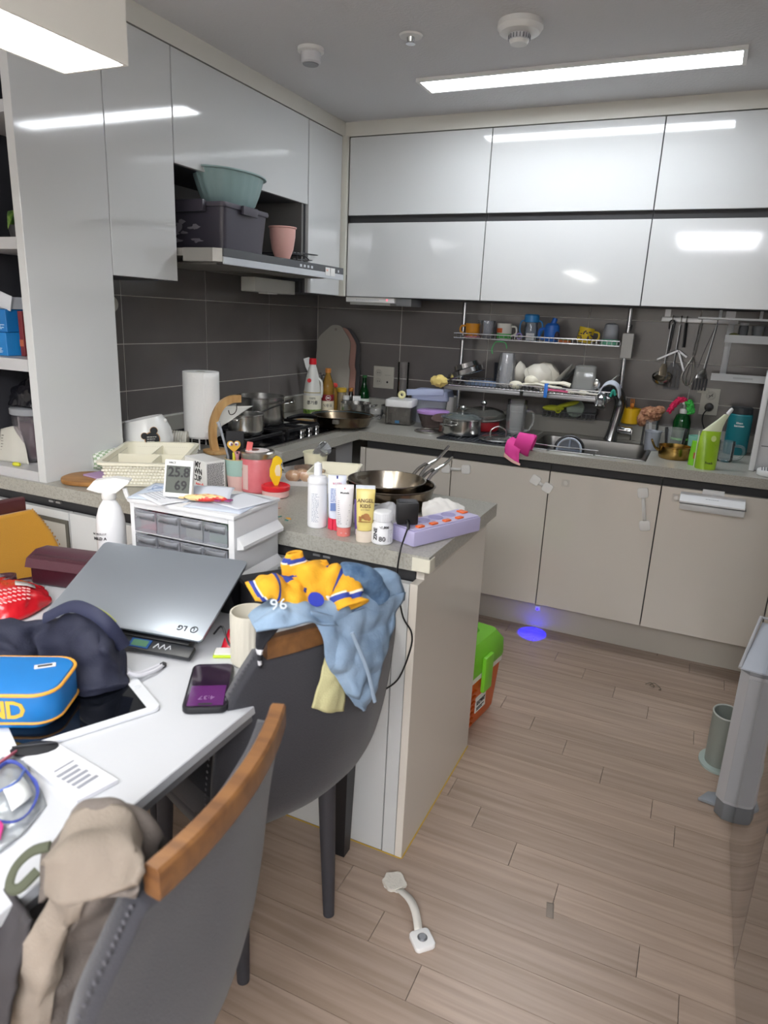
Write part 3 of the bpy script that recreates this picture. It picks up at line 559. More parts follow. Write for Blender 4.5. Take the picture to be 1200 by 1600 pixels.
# small pot and bowls
t = pot('small_pot', 'small steel pot behind the dark-lined frying pan', (.40, -.27, ZC), .082, .078)
B().m(STEEL).tube(curve([(.06, .055, .06), (.10, .06, .07), (.11, .02, .07), (.082, .01, .06)], 12), .004, 7).done('handle', t)
t = T('glass_bowl', 'small clear glass bowl right of the small pot', 'bowl', (.515, -.255, ZC)); B().m(CLEAR).lathe([(.028, .001), (.03, .004), (.043, .03), (.046, .055), (.044, .055), (.041, .03), (.001, .007)], n=28, cap=(1, 0)).done('bowl', t)
t = T('steel_bowl', 'dull steel bowl standing behind the clear airtight canister', 'bowl', (.60, -.20, ZC)); B().m(STEELB).lathe([(.035, .001), (.04, .004), (.065, .05), (.072, .075), (.07, .075), (.06, .045), (.001, .008)], n=28, cap=(1, 0)).done('bowl', t)
t = T('glass_tube_vase', 'tall clear cylinder glass standing against the dark tiles', 'glass', (.595, -.085, ZC)); B().m(G(body=.02)).lathe([(.028, .001), (.03, .004), (.031, .30), (.029, .30), (.027, .01), (.001, .008)], n=28, cap=(1, 0)).done('cylinder', t)
t = T('airtight_canister', 'clear square canister with a white ring-pull lid', 'canister', (.69, -.315, ZC), R(8)); s4 = lambda w, z: [(x, y, z) for x, y in rrect(w, w, .02)]
B().m(G('#f0f0ee', .18, '#a9a49e')).loft([s4(.132, .001), s4(.138, .006), s4(.138, .092), s4(.132, .092), s4(.130, .01), s4(.1, .008)]).done('box', t); B().m(WHITE).loft([s4(.14, .0925), s4(.145, .096), s4(.145, .122), s4(.138, .128)]).done('lid', t)
B().m(M('#e8e2a8', .5)).mark().tube([(.014*math.cos(2*PI*k/16), 0, .150+.014*math.sin(2*PI*k/16)) for k in range(16)], .0075, 8, loop=True).done('ring_pull', t); B().m(M('#3c6b8e', .4)).box(-.012, .012, -.0695, -.0692, .01, .025).done('blue_mark', t)
# socket plates
def socket(name, label, x, y, z, w, h, rot=R(2)):
    t = T(name, label, 'socket', (x, y, z)); B().m(M('#c9c6bb', .4)).box(0, w, -.009, -.0005, 0, h, .002).done('plate', t); return t
def outlet(t, cx, cz, r=.019):
    b = B().m(M('#bdbab0', .4)).mark().lathe([(r, 0), (r, .0025), (r*.82, .0025), (r*.8, .0008), (.001, .0008)], n=24).rot(PI/2, 'X').mv(cx, -.0092, cz); b.done('outlet', t)
    for s in (-1, 1): B().m(INK).mark().lathe([(.0027, 0), (.0027, .0004)], n=10).rot(PI/2, 'X').mv(cx+s*.006, -.0104, cz).done('pin_hole', t)
t = socket('wall_socket', 'beige double wall socket left of the dish rack', .378, 0, 1.003, .126, .122); outlet(t, .034, .086, .021); outlet(t, .034, .038, .021)
B().m(INK).mark().lathe([(.006, 0), (.006, .0006)], n=14).rot(PI/2, 'X').mv(.088, -.0092, .036).done('jack', t); b = B().m(M('#8d8a80', .5)).box(.07, .108, -.0094, -.009, .074, .0755); b.done('print', t)
# food boxes beside the dish rack
t = T('food_box', 'clear food box with a pale blue flap lid left of the dish rack', 'food box', (.80, -.150, ZC), R(6)); r4 = lambda w, d, z: [(x, y, z) for x, y in rrect(w, d, .02)]
B().m(FROST).loft([r4(.165, .13, .001), r4(.18, .14, .12), r4(.176, .136, .12), r4(.16, .125, .004)]).done('box', t); B().m(M('#aeb9d8', .4)).loft([r4(.19, .15, .1205), r4(.20, .16, .125), r4(.20, .16, .145), r4(.185, .145, .172), r4(.17, .13, .174)]).done('lid', t); B().m(M('#b9c4e2', .4)).mark().box(-.11, .09, -.09, -.082, .150, .182, .003).rot(R(-4), 'Y').done('flap', t)
t = T('milky_box', 'milky white plastic box behind the blue-lidded food box', 'food box', (.893, -.135, ZC)); B().m(M('#c9c9c6', .3)).loft([r4(.055, .09, .001), r4(.07, .10, .145), r4(.065, .095, .145), r4(.05, .085, .004)]).done('box', t)
t = T('purple_lid_bowl', 'clear round bowl with a translucent purple lid', 'bowl', (.868, -.315, ZC)); B().m(G('#d8d2d2', .3, '#9c8a86')).lathe([(.05, .001), (.055, .004), (.078, .07), (.076, .07), (.05, .008), (.001, .006)], n=28, cap=(1, 0)).done('bowl', t); B().m(M('#b78fd0', .3)).lathe([(.080, .0705), (.084, .073), (.084, .083), (.076, .088), (.001, .089)], n=28).done('lid', t)
t = T('glass_saucer', 'flat clear glass saucer with a dark rim left of the steel pot', 'saucer', (.905, -.47, ZC)); B().m(G('#d6d4d0', .3, '#9a938c')).lathe([(.062, .002), (.06, .008), (.03, .014), (.001, .016)], n=32).done('glass', t); B().m(STEELB).tube([(.064*math.cos(2*PI*k/32), .064*math.sin(2*PI*k/32), .0045) for k in range(32)], .004, 6, loop=True).done('rim', t)
t = T('brown_sieve', 'dark round sieve leaning on the steel pot', 'sieve', (.965, -.43, ZC+.02)); B().m(M('#5d4a45', .5)).mark().lathe([(.05, .05), (.055, .054), (.05, .058), (.02, .06), (.001, .06)], n=24).rot(R(14), 'X').done('mesh_bowl', t); B().m(M('#6a4038', .5)).tube([(0, 0, .05), (.004, -.01, -.015)], [.012, .02], 10).done('stem', t)
# ---------------------------------------------------------------- on the peninsula
t = T('white_carton', 'white carton printed in black and coral behind the small thermometer', 'carton', (.752, -1.976, ZC), R(-20.6))
B().m(WHITE).box(-.062, .062, -.033, .033, .0005, .098, .0015, 1).done('carton', t); word('MY', .024, INK, t, (.016, -.0335, .083), bold=.0006); word('OWN', .024, INK, t, (.008, -.0335, .062), bold=.0006); word('CUP', .024, INK, t, (.012, -.0335, .041), bold=.0006)
word('peach', .02, M('#e0524f', .5), t, (.026, -.0335, .023), bold=.0004); B().m(M('#e4605a', .5)).mark().lathe([(.008, 0), (.008, .0006)]).rot(PI/2, 'X').mv(.035, -.033, .008).done('peach_mark', t)
b = B().m(M('#55555a', .6))
b.mark(); lines(b, -.029, .029, .006, .092, 26, 0, h=.0016, ragged=.1, seed=3); b.rot(PI/2, 'Z').mv(.0624, 0, 0); b.done('print', t, kind='stuff')
# two-tone pen cup and what stands in it
cx, cy = .838, -1.928; t = T('pen_cup', 'mint over pink paper cup stack holding pens and a straw', 'pen cup', (cx, cy, ZC), face(cx, cy))
B().m(M('#d9b4ad', .5)).lathe([(.029, .0005), (.033, .048), (.031, .048), (.027, .004), (.001, .004)], n=28, cap=(1, 0)).done('lower_cup', t); B().m(M('#9fbdb4', .5)).lathe([(.0332, .0485), (.0375, .100), (.0355, .100), (.0315, .0485)], n=28, cap=(0, 0), ).done('upper_cup', t); B().m(M('#c9a873', .5)).tube([(.0375*math.cos(2*PI*k/24), .0375*math.sin(2*PI*k/24), .1) for k in range(24)], .0014, 6, loop=True).done('rim', t)
b = B().m(M('#8e8a5c', .5)).mark().lathe([(.008, 0), (.008, .0008)], n=14).rot(PI/2, 'X').mv(.018, -.0318, .076).mark().lathe([(.007, 0), (.007, .0008)], n=14).rot(PI/2, 'X').mv(.018, -.0275, .03); b.done('leaf_mark', t, kind='stuff')
t = T('black_notebook', 'thin black folder standing upright in the pen cup', 'folder', (cx-.012, cy+.006, ZC+.006), R(30)); B().m(BLKSOFT).box(-.027, .027, -.002, .002, 0, .175, .0015, 1).done('cover', t); B().m(BLKSOFT).box(-.022, .025, .003, .007, .0, .166, .0015, 1).done('back_cover', t)
t = T('toy_glasses_pen', 'novelty pen topped with heart-shaped eyes in the pen cup', 'pen', (cx+.004, cy-.022, ZC+.006), face(cx, cy)); B().m(M('#d6cf3c', .4)).tube([(0, 0, 0), (0, 0, .115)], .0045, 8).done('barrel', t)
HP = [(.016*math.sin(a)**3*1.25, .0013*(13*math.cos(a)-5*math.cos(2*a)-2*math.cos(3*a)-math.cos(4*a))) for a in [2*PI*k/28 for k in range(28)]]
B().m(M('#d8a83e', .4)).loft([[(x, y_, .135+z) for x, z in HP] for y_ in (-.003, .003)]).done('heart', t)
for s in (-1, 1): B().m(WHITE).ball((s*.0085, -.0042, .142), (.0068, .004, .0068), 12).done('eye', t); B().m(M('#7d3d5e', .3)).ball((s*.0065, -.0078, .1415), .0034, 10).done('pupil', t)
t = T('stick_sachet', 'coral stick sachet standing in the pen cup', 'sachet', (cx+.022, cy-.008, ZC+.006), face(cx, cy)+.0); b = B().m(M('#dc6a68', .4)).mark().box(-.009, .009, -.003, .003, 0, .15, .002, 1).rot(R(10), 'Y'); b.done('wrapper', t); o = word('하루', .012, WHITE, t, (.021, -.0036, .118), (PI/2, 0, 0))
t = T('clear_straw', 'clear plastic straw spoon leaning out of the pen cup', 'straw', (cx-.022, cy-.008, ZC+.004), 0); B().m(FROST).tube([(0, 0, 0), (-.004, -.003, .10), (-.022, -.014, .185), (-.028, -.018, .205)], [.0035, .0035, .004, .006], 8).done('straw', t)
t = T('eraser_pen', 'dusty pink pen with a round dark eye beside the sachet', 'pen', (cx+.013, cy-.018, ZC+.006), face(cx, cy)); B().m(M('#c28a90', .5)).tube([(0, 0, 0), (0, 0, .10), (0, 0, .118)], [.005, .005, .009], 10).done('barrel', t); B().m(INK).ball((0, -.009, .116), .003, 8).done('eye', t)
# candle jar
cx, cy = .893, -1.902; t = T('candle_jar', 'pink frosted candle jar with a silver lid beside the pen cup', 'candle', (cx, cy, ZC), face(cx, cy))
B().m(M('#d4767c', .3, var=(18, '#c65f68', .35, .7))).lathe([(.046, .0005), (.05, .006), (.05, .10), (.048, .106)], n=32).done('jar', t); B().m(STEELB).lathe([(.0515, .1065), (.0525, .109), (.0525, .122), (.049, .126), (.001, .126)], n=32).done('lid', t)
B().m(M('#e9e2e0', .5)).lathe([(.036, .1262), (.036, .1268)], n=28).done('lid_label', t); B().m(M('#7d5048', .5)).mark().lathe([(.018, .1269), (.018, .1274)], n=20).mv(-.012, .006, 0).done('lid_picture', t)
b = B().m(M('#d9b9b4', .5)).mark()
for k in range(5): a0, a1 = -1.05+k*.09, -1.05+(k+1)*.09; b.loft([[(.0504*math.sin(a0), -.0504*math.cos(a0), z), (.0504*math.sin(a1), -.0504*math.cos(a1), z), (.049*math.sin(a1), -.049*math.cos(a1), z), (.049*math.sin(a0), -.049*math.cos(a0), z)] for z in (.012, .088)])
b.done('label', t, kind='stuff')
# red-lidded tub with the yellow bird pick
cx, cy = .978, -1.93; t = T('red_lid_tub', 'shallow round tub with a bright red lid in front of the candle', 'tub', (cx, cy, ZC), face(cx, cy))
B().m(M('#e2b6b0', .3)).lathe([(.036, .0005), (.040, .004), (.041, .021), (.039, .022)], n=32).done('tub', t); B().m(RED).lathe([(.0425, .0222), (.0435, .025), (.043, .034), (.036, .037), (.034, .034), (.001, .034)], n=32).done('lid', t)
t = T('yellow_lollipop', 'flat yellow bird-shaped stick toy standing on the red lid', 'toy', (cx, cy, ZC+.0345), face(cx, cy)+R(12)); P = [(-.004, 0), (.006, 0), (.011, .012), (.017, .03), (.018, .05), (.014, .062), (.020, .074), (.012, .086), (.002, .09), (-.008, .082), (-.012, .066), (-.018, .05), (-.018, .028), (-.010, .010)]
B().m(M('#f0c51f', .4)).loft([[(x, y, z) for x, z in P] for y in (-.003, .003)]).done('body', t, sharp=50); B().m(M('#ecd9b8', .5)).loft([[(x, y, z) for x, z in [(0, .030), (.013, .028), (.014, .05), (.010, .064), (.0, .060), (-.004, .044)]] for y in (-.0042, -.0032)]).done('belly', t)
# bread in a clear bag on a white tray
t = T('white_tray', 'small white tray under the bag of bread', 'tray', (.96, -1.735, ZC), R(25)); r5 = lambda w, d, z: [(x, y, z) for x, y in rrect(w, d, .012)]
B().m(WHITE).loft([r5(.145, .10, .0005), r5(.16, .115, .018), r5(.157, .112, .018), r5(.14, .095, .004)]).done('tray', t)
t = T('bread_bag', 'clear crumpled bag of small bread rolls on the white tray', 'bread bag', (.96, -1.735, ZC+.0045), R(25))
for x, y, r in ((-.035, -.01, .026), (.012, -.012, .027), (-.01, .022, .025), (.042, .01, .022)): B().m(M('#c08a5a', .6, var=(30, '#e0bd92', .4, .65))).ball((x, y, .0205), (r, r*.8, .020), 12).done('bread_roll', t)
B().m(G('#ffffff', .10, '#e9e4de', .12)).patch([[(-.07, -.04, .004), (-.02, -.045, .004), (.03, -.045, .004), (.065, -.03, .004)], [(-.07, -.03, .035), (-.02, -.03, .048), (.03, -.03, .05), (.062, -.02, .03)], [(-.075, .01, .04), (-.02, .01, .052), (.03, .01, .052), (.068, .01, .038)], [(-.06, .042, .004), (-.02, .045, .004), (.03, .045, .004), (.06, .035, .004)]], 22, 18, .003, 40).done('bag', t)
B().m(G('#ffffff', .2, '#eeeeee', .1)).patch([[(-.075, .0, .03), (-.078, .02, .04), (-.07, .03, .03)], [(-.085, -.01, .06), (-.10, .02, .07), (-.08, .04, .06)], [(-.075, -.025, .085), (-.11, .01, .10), (-.08, .05, .085)]], 12, 12, .004, 60).done('bag_neck', t)
# bottles and tubes in front
cx, cy = 1.236, -2.128; t = jar('pump_bottle', 'tall white foam pump bottle at the front edge of the peninsula', 'pump bottle', (cx, cy, ZC), [(.023, .0005), (.0255, .004), (.0255, .112), (.0235, .118)], M('#e9eaee', .3)); B().m(M('#e9eaee', .3)).lathe([(.0265, .1185), (.0265, .127), (.022, .135), (.012, .138)], n=28).done('collar', t)
B().m(M('#eef0f4', .3)).lathe([(.0105, .1385), (.0105, .158), (.0095, .168), (.001, .172)], n=20, sx=1, sy=1).done('nozzle', t); b = B().m(M('#8a93a8', .5)); lines(b, -.016, .004, .018, .095, 20, wrap=.0257, h=.0013, seed=5); b.done('print', t, kind='stuff')
def tube_(name, label, loc, w, h, caph, col, capcol, rz=None, capw=.9):
    t = T(name, label, 'tube', loc, face(loc[0], loc[1]) if rz is None else rz); e = lambda a, c_, z: [(a*math.cos(2*PI*k/28), c_*math.sin(2*PI*k/28), z) for k in range(28)]
    B().m(col).loft([e(w*.40, w*.36, caph+.0004), e(w*.43, w*.36, caph+.01), e(w*.47, w*.26, caph+(h-caph)*.5), e(w*.5, w*.1, h-.012), e(w*.5, .0018, h-.008), e(w*.5, .0014, h)]).done('body', t)
    B().m(capcol).loft([e(w*.41*capw, w*.37*capw, .0005), e(w*.43*capw, w*.39*capw, .004), e(w*.43*capw, w*.39*capw, caph-.001)]).done('cap', t); return t
t = tube_('cream_tube', 'blue and white tube standing on a bright red ribbed cap', (1.287, -2.118, ZC), .047, .142, .030, M('#dfe4f2', .35), M('#e23a56', .4))
for k in range(9): a = 2*PI*k/9; B().m(M('#e23a56', .4)).mark().box(-.004, .004, -.0215, -.0165, .001, .028).rot(a).done('cap_rib', t)
b = B().m(M('#6f86bd', .5)); b.mark(); b.box(-.016, .014, -.019, -.0175, .05, .07); lines(b, -.016, .015, .072, .108, 9, -.0165, h=.0016); b.rot(R(-8), 'X', (0, 0, .05)); b.done('print', t, kind='stuff'); word('BIOTIN', .007, M('#c2344e', .5), t, (0, -.0088, .122), (PI/2-R(9), 0, 0)); B().m(M('#2f3c86', .5)).box(-.002, .002, -.0042, -.003, .1335, .1415).done('blue_mark', t)
t = tube_('hand_cream_tube', 'white tube with a coral cap leaning in front of the blue tube', (1.330, -2.158, ZC), .045, .132, .024, M('#e6e3e6', .3), M('#e27f78', .4))
b = B().m(M('#8f9099', .5)); b.mark(); lines(b, -.016, .015, .03, .092, 13, -.0155, h=.0011, seed=9); b.rot(R(-8), 'X', (0, 0, .03)); b.done('print', t, kind='stuff'); word('Mustela', .007, INK, t, (0, -.0072, .112), (PI/2-R(8), 0, 0), bold=.0002); B().m(M('#d8605c', .5)).box(-.0016, .0016, -.0040, -.0030, .117, .124).done('red_mark', t); word('Mustela', .005, WHITE, t, (0, -.0150, .010), (PI/2, 0, 0))
t = tube_('white_squeeze_tube', 'plain white squeeze tube behind the coral-capped tube', (1.352, -2.085, ZC), .05, .118, .02, M('#e4eaf2', .3), WHITE)
t = tube_('purple_tube', 'short purple tube half hidden behind the yellow tube', (1.362, -2.128, ZC), .034, .092, .014, M('#7d63b0', .35), M('#e2dcec', .4)); b = B().m(M('#e2dcec', .5)); lines(b, -.01, .01, .03, .06, 6, -.0125); b.done('print', t, kind='stuff')
t = tube_('sun_cream_tube', 'pale yellow tube with a cream cap and brown lettering', (1.394, -2.170, ZC), .046, .132, .030, M('#e3d07f', .35), M('#e6d9c9', .4), capw=1.05)
BRN = M('#6a4a2c', .5); word('ANGEL', .0125, BRN, t, (0, -.0112, .105), (PI/2-R(10), 0, 0), bold=.0002); word('KIDS', .0125, BRN, t, (0, -.0134, .092), (PI/2-R(10), 0, 0), bold=.0002); word('SUN CREAM', .004, BRN, t, (0, -.0145, .083), (PI/2-R(9), 0, 0))
b = B().m(M('#a8713c', .5)); b.mark()
for x, z, r in ((.003, .066, .0085), (-.005, .066, .005), (.010, .0615, .005)): b.mark().lathe([(r, 0), (r, .0015)], n=16).rot(PI/2-R(7), 'X').mv(x, -.0152, z)
b.box(-.016, .014, -.0178, -.0162, .053, .0545).box(-.015, -.009, -.0175, -.016, .056, .067); b.done('picture', t, kind='stuff')
cx, cy = 1.437, -2.158; t = jar('pill_bottle', 'small white pill bottle with a ribbed cap beside the yellow tube', 'pill bottle', (cx, cy, ZC), [(.024, .0005), (.0265, .004), (.0265, .046), (.021, .056)], M('#e6e7ea', .3)); B().m(M('#eff0f2', .4)).lathe([(.0215, .0565), (.0225, .058), (.0225, .078), (.02, .081)], n=28).done('cap', t)
b = B().m(M('#e4e5e8', .4))
for k in range(28): b.mark().box(-.001, .001, -.0234, -.0222, .059, .077).rot(2*PI*k/28)
b.done('cap_ribs', t, kind='stuff'); word('x1,000', .0085, INK, t, (.004, 0, .046), wrap=.0267, bold=.0003); word('80', .017, INK, t, (.0, 0, .016), wrap=.0267, bold=.0002); o = word('ZINE', .014, INK, t, (0, 0, 0), (0, 0, 0), bold=.0004)
for v in o.data.vertices: x, y = v.co.x, v.co.y; a = (-.018-y)/.0267; v.co = ((.0271+v.co.z)*math.sin(a), -(.0271+v.co.z)*math.cos(a), .028+x)
b = B().m(M('#a9abb2', .5)); lines(b, .014, .028, .008, .04, 12, wrap=.0267); b.done('print', t, kind='stuff')
# power strip with adapter
t = T('power_strip', 'lavender power strip with orange rocker switches lying on the worktop corner', 'power strip', (1.531, -2.028, ZC), R(66)); LAV = M('#b9b3d8', .4)
B().m(LAV).box(-.122, .122, -.043, .043, .0005, .040, .006).done('housing', t); B().m(M('#c6c1e2', .4)).box(-.118, .118, -.038, .038, .0405, .043, .001, 1).done('top_plate', t)
for k in range(4): x = -.088+k*.047; B().m(M('#9d97c4', .5)).lathe([(.0195, .0432), (.0195, .0445), (.017, .0445), (.016, .0436), (.001, .0436)], (x, .012, 0), 24).done('outlet', t); B().m(M('#ee6a2c', .4)).box(x-.011, x+.011, -.034, -.021, .0432, .048, .002).done('switch', t)
B().m(M('#ee6a2c', .4)).box(.092, .112, -.005, .02, .0432, .0475, .002).done('main_switch', t); B().m(M('#eceaf2', .4)).tube(curve([(.156, .0, .02), (.185, .005, .02), (.20, -.02, .012), (.195, -.05, -.002)], 10), .006, 8).done('cord_sleeve', t) if 0 else None
t = T('power_adapter', 'black power adapter plugged into the near end of the power strip', 'adapter', (1.492, -2.133, ZC+.0450), R(30)); B().m(BLACK).box(-.026, .026, .0, .040, .003, .058, .003).done('housing', t); B().m(M('#3a3a3e', .5)).box(-.02, .02, .005, .035, .0585, .0595).done('top_face', t)
B().m(BLACK).tube(curve([(-.0, -.0005, .012), (.0, -.012, .008), (0, -.02, -.003)], 6), [.006, .006, .005, .0045, .004, .0035, .003], 8).done('strain_relief', t)
o = B().m(BLACK).tube(curve([(1.500, -2.152, .905), (1.506, -2.185, .89), (1.511, -2.2155, .87), (1.507, -2.216, .806), (1.524, -2.214, .711), (1.549, -2.21, .667), (1.548, -2.21, .62), (1.524, -2.212, .54), (1.487, -2.214, .497), (1.470, -2.215, .484)], 48), .0022, 7).done('adapter_cord', label='thin black cable hanging down the front of the peninsula', cat='cable')
# frying pans stacked
PAN = M('#8c8276', .25, 1, var=(8, '#6a5a45', .4, .8))
t = pot('skillet', 'larger steel skillet beneath the other pan on the peninsula', (1.315, -1.835, ZC), .115, .066, mat=PAN, cat='frying pan', flare=1.10, group=None); HD = Vector((.38, .92, 0)).normalized()
def pan_handle(t, r, z, ln, dz):
    side = Vector((-HD.y, HD.x, 0))
    for s in (-1, 1): B().m(STEEL).tube(curve([HD*(r-.004)+side*s*.016+Vector((0, 0, z-.012)), HD*(r+.03)+side*s*.012+Vector((0, 0, z+.02)), HD*(r+.06)+side*s*.009+Vector((0, 0, z+.034))], 8), .0055, 7).done('handle_strut', t)
    B().m(STEEL).tube(curve([HD*(r+.055)+Vector((0, 0, z+.030)), HD*(r+.10)+Vector((0, 0, z+.045)), HD*(r+ln)+Vector((0, 0, z+dz))], 10), [.0125]*4+[.011]*7, 10, flat=.5).done('handle', t)
pan_handle(t, .123, .052, .135, .064)
t = pot('skillet', 'smaller steel skillet nested on top of the larger one', (1.297, -1.828, ZC+.012), .098, .064, mat=M('#aca69c', .22, 1, var=(7, '#8a7a60', .45, .85)), cat='frying pan', flare=1.14); pan_handle(t, .112, .056, .15, .080)
# star basket with paper cups
t = T('star_basket', 'small white basket with star-shaped holes behind the tubes', 'basket', (1.075, -1.735, ZC), R(18)); B().m(CREAM).loft([r5(.13, .16, .0005), r5(.145, .175, .062), r5(.141, .171, .062), r5(.124, .154, .003)]).done('wall', t)
B().m(CREAM).loft([r5(.140, .170, .060), r5(.152, .182, .060), r5(.152, .182, .065), r5(.140, .170, .065)], loop=True).done('rim', t); b = B().m(M('#5d5b52', .7))
for k in range(6): b.mark().loft([[((.006 if q % 2 else .0025)*math.cos(2*PI*q/10), y, (.006 if q % 2 else .0025)*math.sin(2*PI*q/10)) for q in range(10)] for y in (-.0008, .0008)]).mv(-.05+k*.02, -.0862, .044)
for k in range(7): b.mark().loft([[((.006 if q % 2 else .0025)*math.cos(2*PI*q/10), y, (.006 if q % 2 else .0025)*math.sin(2*PI*q/10)) for q in range(10)] for y in (-.0008, .0008)]).rot(PI/2).mv(.0712, -.06+k*.02, .044)
b.done('star_hole', t, kind='stuff')
t = T('paper_cup', 'cream paper cup stack standing behind the star basket', 'cup', (.955, -1.655, ZC)); PC = M('#dcd9bd', .5)
B().m(PC).lathe([(.03, .0005), (.041, .088), (.039, .088), (.028, .004), (.001, .004)], n=28, cap=(1, 0)).done('cup', t); B().m(PC).tube([(.041*math.cos(2*PI*k/28), .041*math.sin(2*PI*k/28), .089) for k in range(28)], .002, 6, loop=True).done('rim', t)
t = T('crystal_cup', 'small clear plastic cup tipped inside the paper cup', 'cup', (.962, -1.655, ZC+.058)); b = B().m(G('#f4f6fa', .22, '#e6e9ee', .08)).mark()
b.loft([[((r+.0012*(k % 2))*math.cos(2*PI*k/24), (r+.0012*(k % 2))*math.sin(2*PI*k/24), z) for k in range(24)] for r, z in ((.018, 0), (.019, .003), (.023, .05), (.0215, .05), (.017, .005))]).rot(R(52), 'Y').rot(R(-20), 'Z').mv(.0, 0, .022); b.done('cup', t)
# tissues, scraps, little white device
TIS = M('#e8e6e1', .9)
def crumple(name, label, cat, net, fold, mat, fs=30, thick=.0008, seed=0, n=26): return B().m(mat).patch(net, n, n, fold, fs, seed=seed).done(name, label=label, cat=cat, thick=thick)
crumple('plastic_wrap', 'crumpled white plastic wrap between the pill bottle and the pans', 'plastic wrap', [[(1.345, -1.99, .868), (1.38, -1.975, .89), (1.42, -1.955, .868)], [(1.33, -2.03, .90), (1.385, -2.01, .925), (1.44, -1.995, .90)], [(1.36, -2.06, .885), (1.40, -2.05, .91), (1.455, -2.035, .88)], [(1.39, -2.09, .868), (1.42, -2.08, .872), (1.46, -2.065, .868)]], .006, G('#ffffff', .55, '#e9e9ec', .2), 34)
crumple('tissue', 'crumpled white tissue behind the power strip', 'tissue', [[(1.43, -1.84, .866), (1.47, -1.80, .868), (1.53, -1.78, .866)], [(1.43, -1.87, .90), (1.475, -1.845, .915), (1.54, -1.82, .89)], [(1.44, -1.905, .89), (1.48, -1.88, .905), (1.55, -1.855, .875)], [(1.455, -1.93, .867), (1.49, -1.915, .868), (1.555, -1.885, .866)]], .006, TIS, 34)
crumple('tissue', 'flat folded cream tissue at the right edge of the worktop', 'tissue', [[(1.50, -1.80, .8655), (1.55, -1.79, .8655)], [(1.505, -1.835, .872), (1.565, -1.83, .874)], [(1.53, -1.875, .866), (1.575, -1.865, .868)]], .002, M('#d9dbc4', .9), 30, n=14, seed=4)
t = T('white_gadget', 'small white plastic device with a grey window behind the yellow tube', 'device', (1.335, -2.005, ZC), R(25)); B().m(WHITE).box(-.05, .05, -.035, .035, .0005, .042, .006).done('housing', t); B().m(M('#8b8d8e', .2)).box(-.01, .03, -.02, .012, .0425, .0435).done('window', t); B().m(WHITE).box(-.045, -.02, -.03, .03, .043, .05, .002).done('ridge', t)
t = T('candy_wrapper', 'flat pinkish wrapper scrap beside the plastic wrap', 'wrapper', (1.44, -1.955, ZC+.0006), R(40)); B().m(M('#cbb7a6', .4, var=(40, '#dba6a0', .4, .6))).patch([[(-.03, -.03, .004), (.03, -.03, .002)], [(-.032, 0, .012), (.034, 0, .009)], [(-.03, .03, .002), (.03, .03, .006)]], 12, 12, .003, 50).done('foil', t)
t = T('crumb_scraps', 'tiny coloured foil scraps near the front worktop edge', 'scraps', (1.115, -2.115, ZC)); rd = random.Random(2)
for k in range(7): c_ = ['#3f8f8a', '#d8a23c', '#5b7fb3', '#c9c4b6'][k % 4]; B().m(M(c_, .5)).mark().box(-.006, .006, -.0016, .0016, .0006, .0022).rot(rd.uniform(0, 3)).mv(rd.uniform(-.03, .03), rd.uniform(-.014, .014), 0).done('scrap', t)
t = T('pink_foil_scrap', 'thin pale pink foil scraps left of the pump bottle', 'scraps', (1.02, -2.04, ZC)); 
for k in range(4): B().m(M('#b98f86', .5)).mark().box(-.014, .014, -.003, .003, .0006, .0018).rot(rd.uniform(-.6, .9)).mv(rd.uniform(-.05, .04), rd.uniform(-.03, .03), 0).done('scrap', t)
t = T('yellow_tub', 'small yellow plastic tub between the pen cup and the cooktop', 'tub', (.66, -1.66, ZC)); B().m(M('#e2c92a', .4)).lathe([(.028, .0005), (.03, .004), (.03, .03), (.024, .034), (.001, .036)], n=24).done('cap', t); B().m(M('#e2c92a', .4)).box(-.008, .008, -.036, -.0295, .02, .028, .002).done('tab', t)
# ---------------------------------------------------------------- on the range hood
t = T('storage_box', 'dark plum storage box with a handled lid on the range hood', 'storage box', (.408, -1.405, 1.6045), R(2)); PL = M('#47444f', .35); r6 = lambda x0, x1, y0, y1, z: [(x, y, z) for x, y in rrect(x1-x0, y1-y0, .02, 4, ((x0+x1)/2, (y0+y1)/2))]
B().m(PL).loft([r6(-.30, -.012, .012, .285, .0), r6(-.31, 0, 0, .30, .155), r6(-.305, -.004, .004, .296, .155), r6(-.295, -.015, .015, .28, .005)]).done('box', t); B().m(M('#55525d', .35)).loft([r6(-.315, .006, -.006, .306, .1555), r6(-.318, .008, -.008, .308, .162), r6(-.315, .006, -.006, .306, .172)]).done('lid', t)
B().m(PL).box(-.20, -.07, -.03, -.0085, .135, .178, .005).done('handle_clip', t); B().m(PL).box(.0085, .02, .10, .20, .140, .172, .003).done('handle_clip', t); b = B().m(M('#8d8a93', .6)); rd = random.Random(4)
for k in range(14):
    qx, qz = rd.uniform(-.25, -.11), rd.uniform(.03, .115); b.loft([[(qx+rd.uniform(.4, 1.2)*.022*math.cos(a), -.0078+.012*(1-qz/.15)*.6, qz+rd.uniform(.3, 1)*.011*math.sin(a)) for a in [2*PI*q/9 for q in range(9)]], [(qx, -.0079+.012*(1-qz/.15)*.6, qz)]*9], cap=(0, 0))
b.done('worn_sticker', t, kind='stuff')
t = T('mint_colander', 'large ribbed grey-green plastic colander on the plum storage box', 'colander', (.305, -1.235, 1.777)); b = B().m(M('#8da7a6', .4)); NR = 84
rib = lambda r, z, a: [((r*(1+a*(.5+.5*math.cos(k*PI/2))))*math.cos(2*PI*k/NR)*.95, (r*(1+a*(.5+.5*math.cos(k*PI/2))))*math.sin(2*PI*k/NR)*1.45, z) for k in range(NR)]
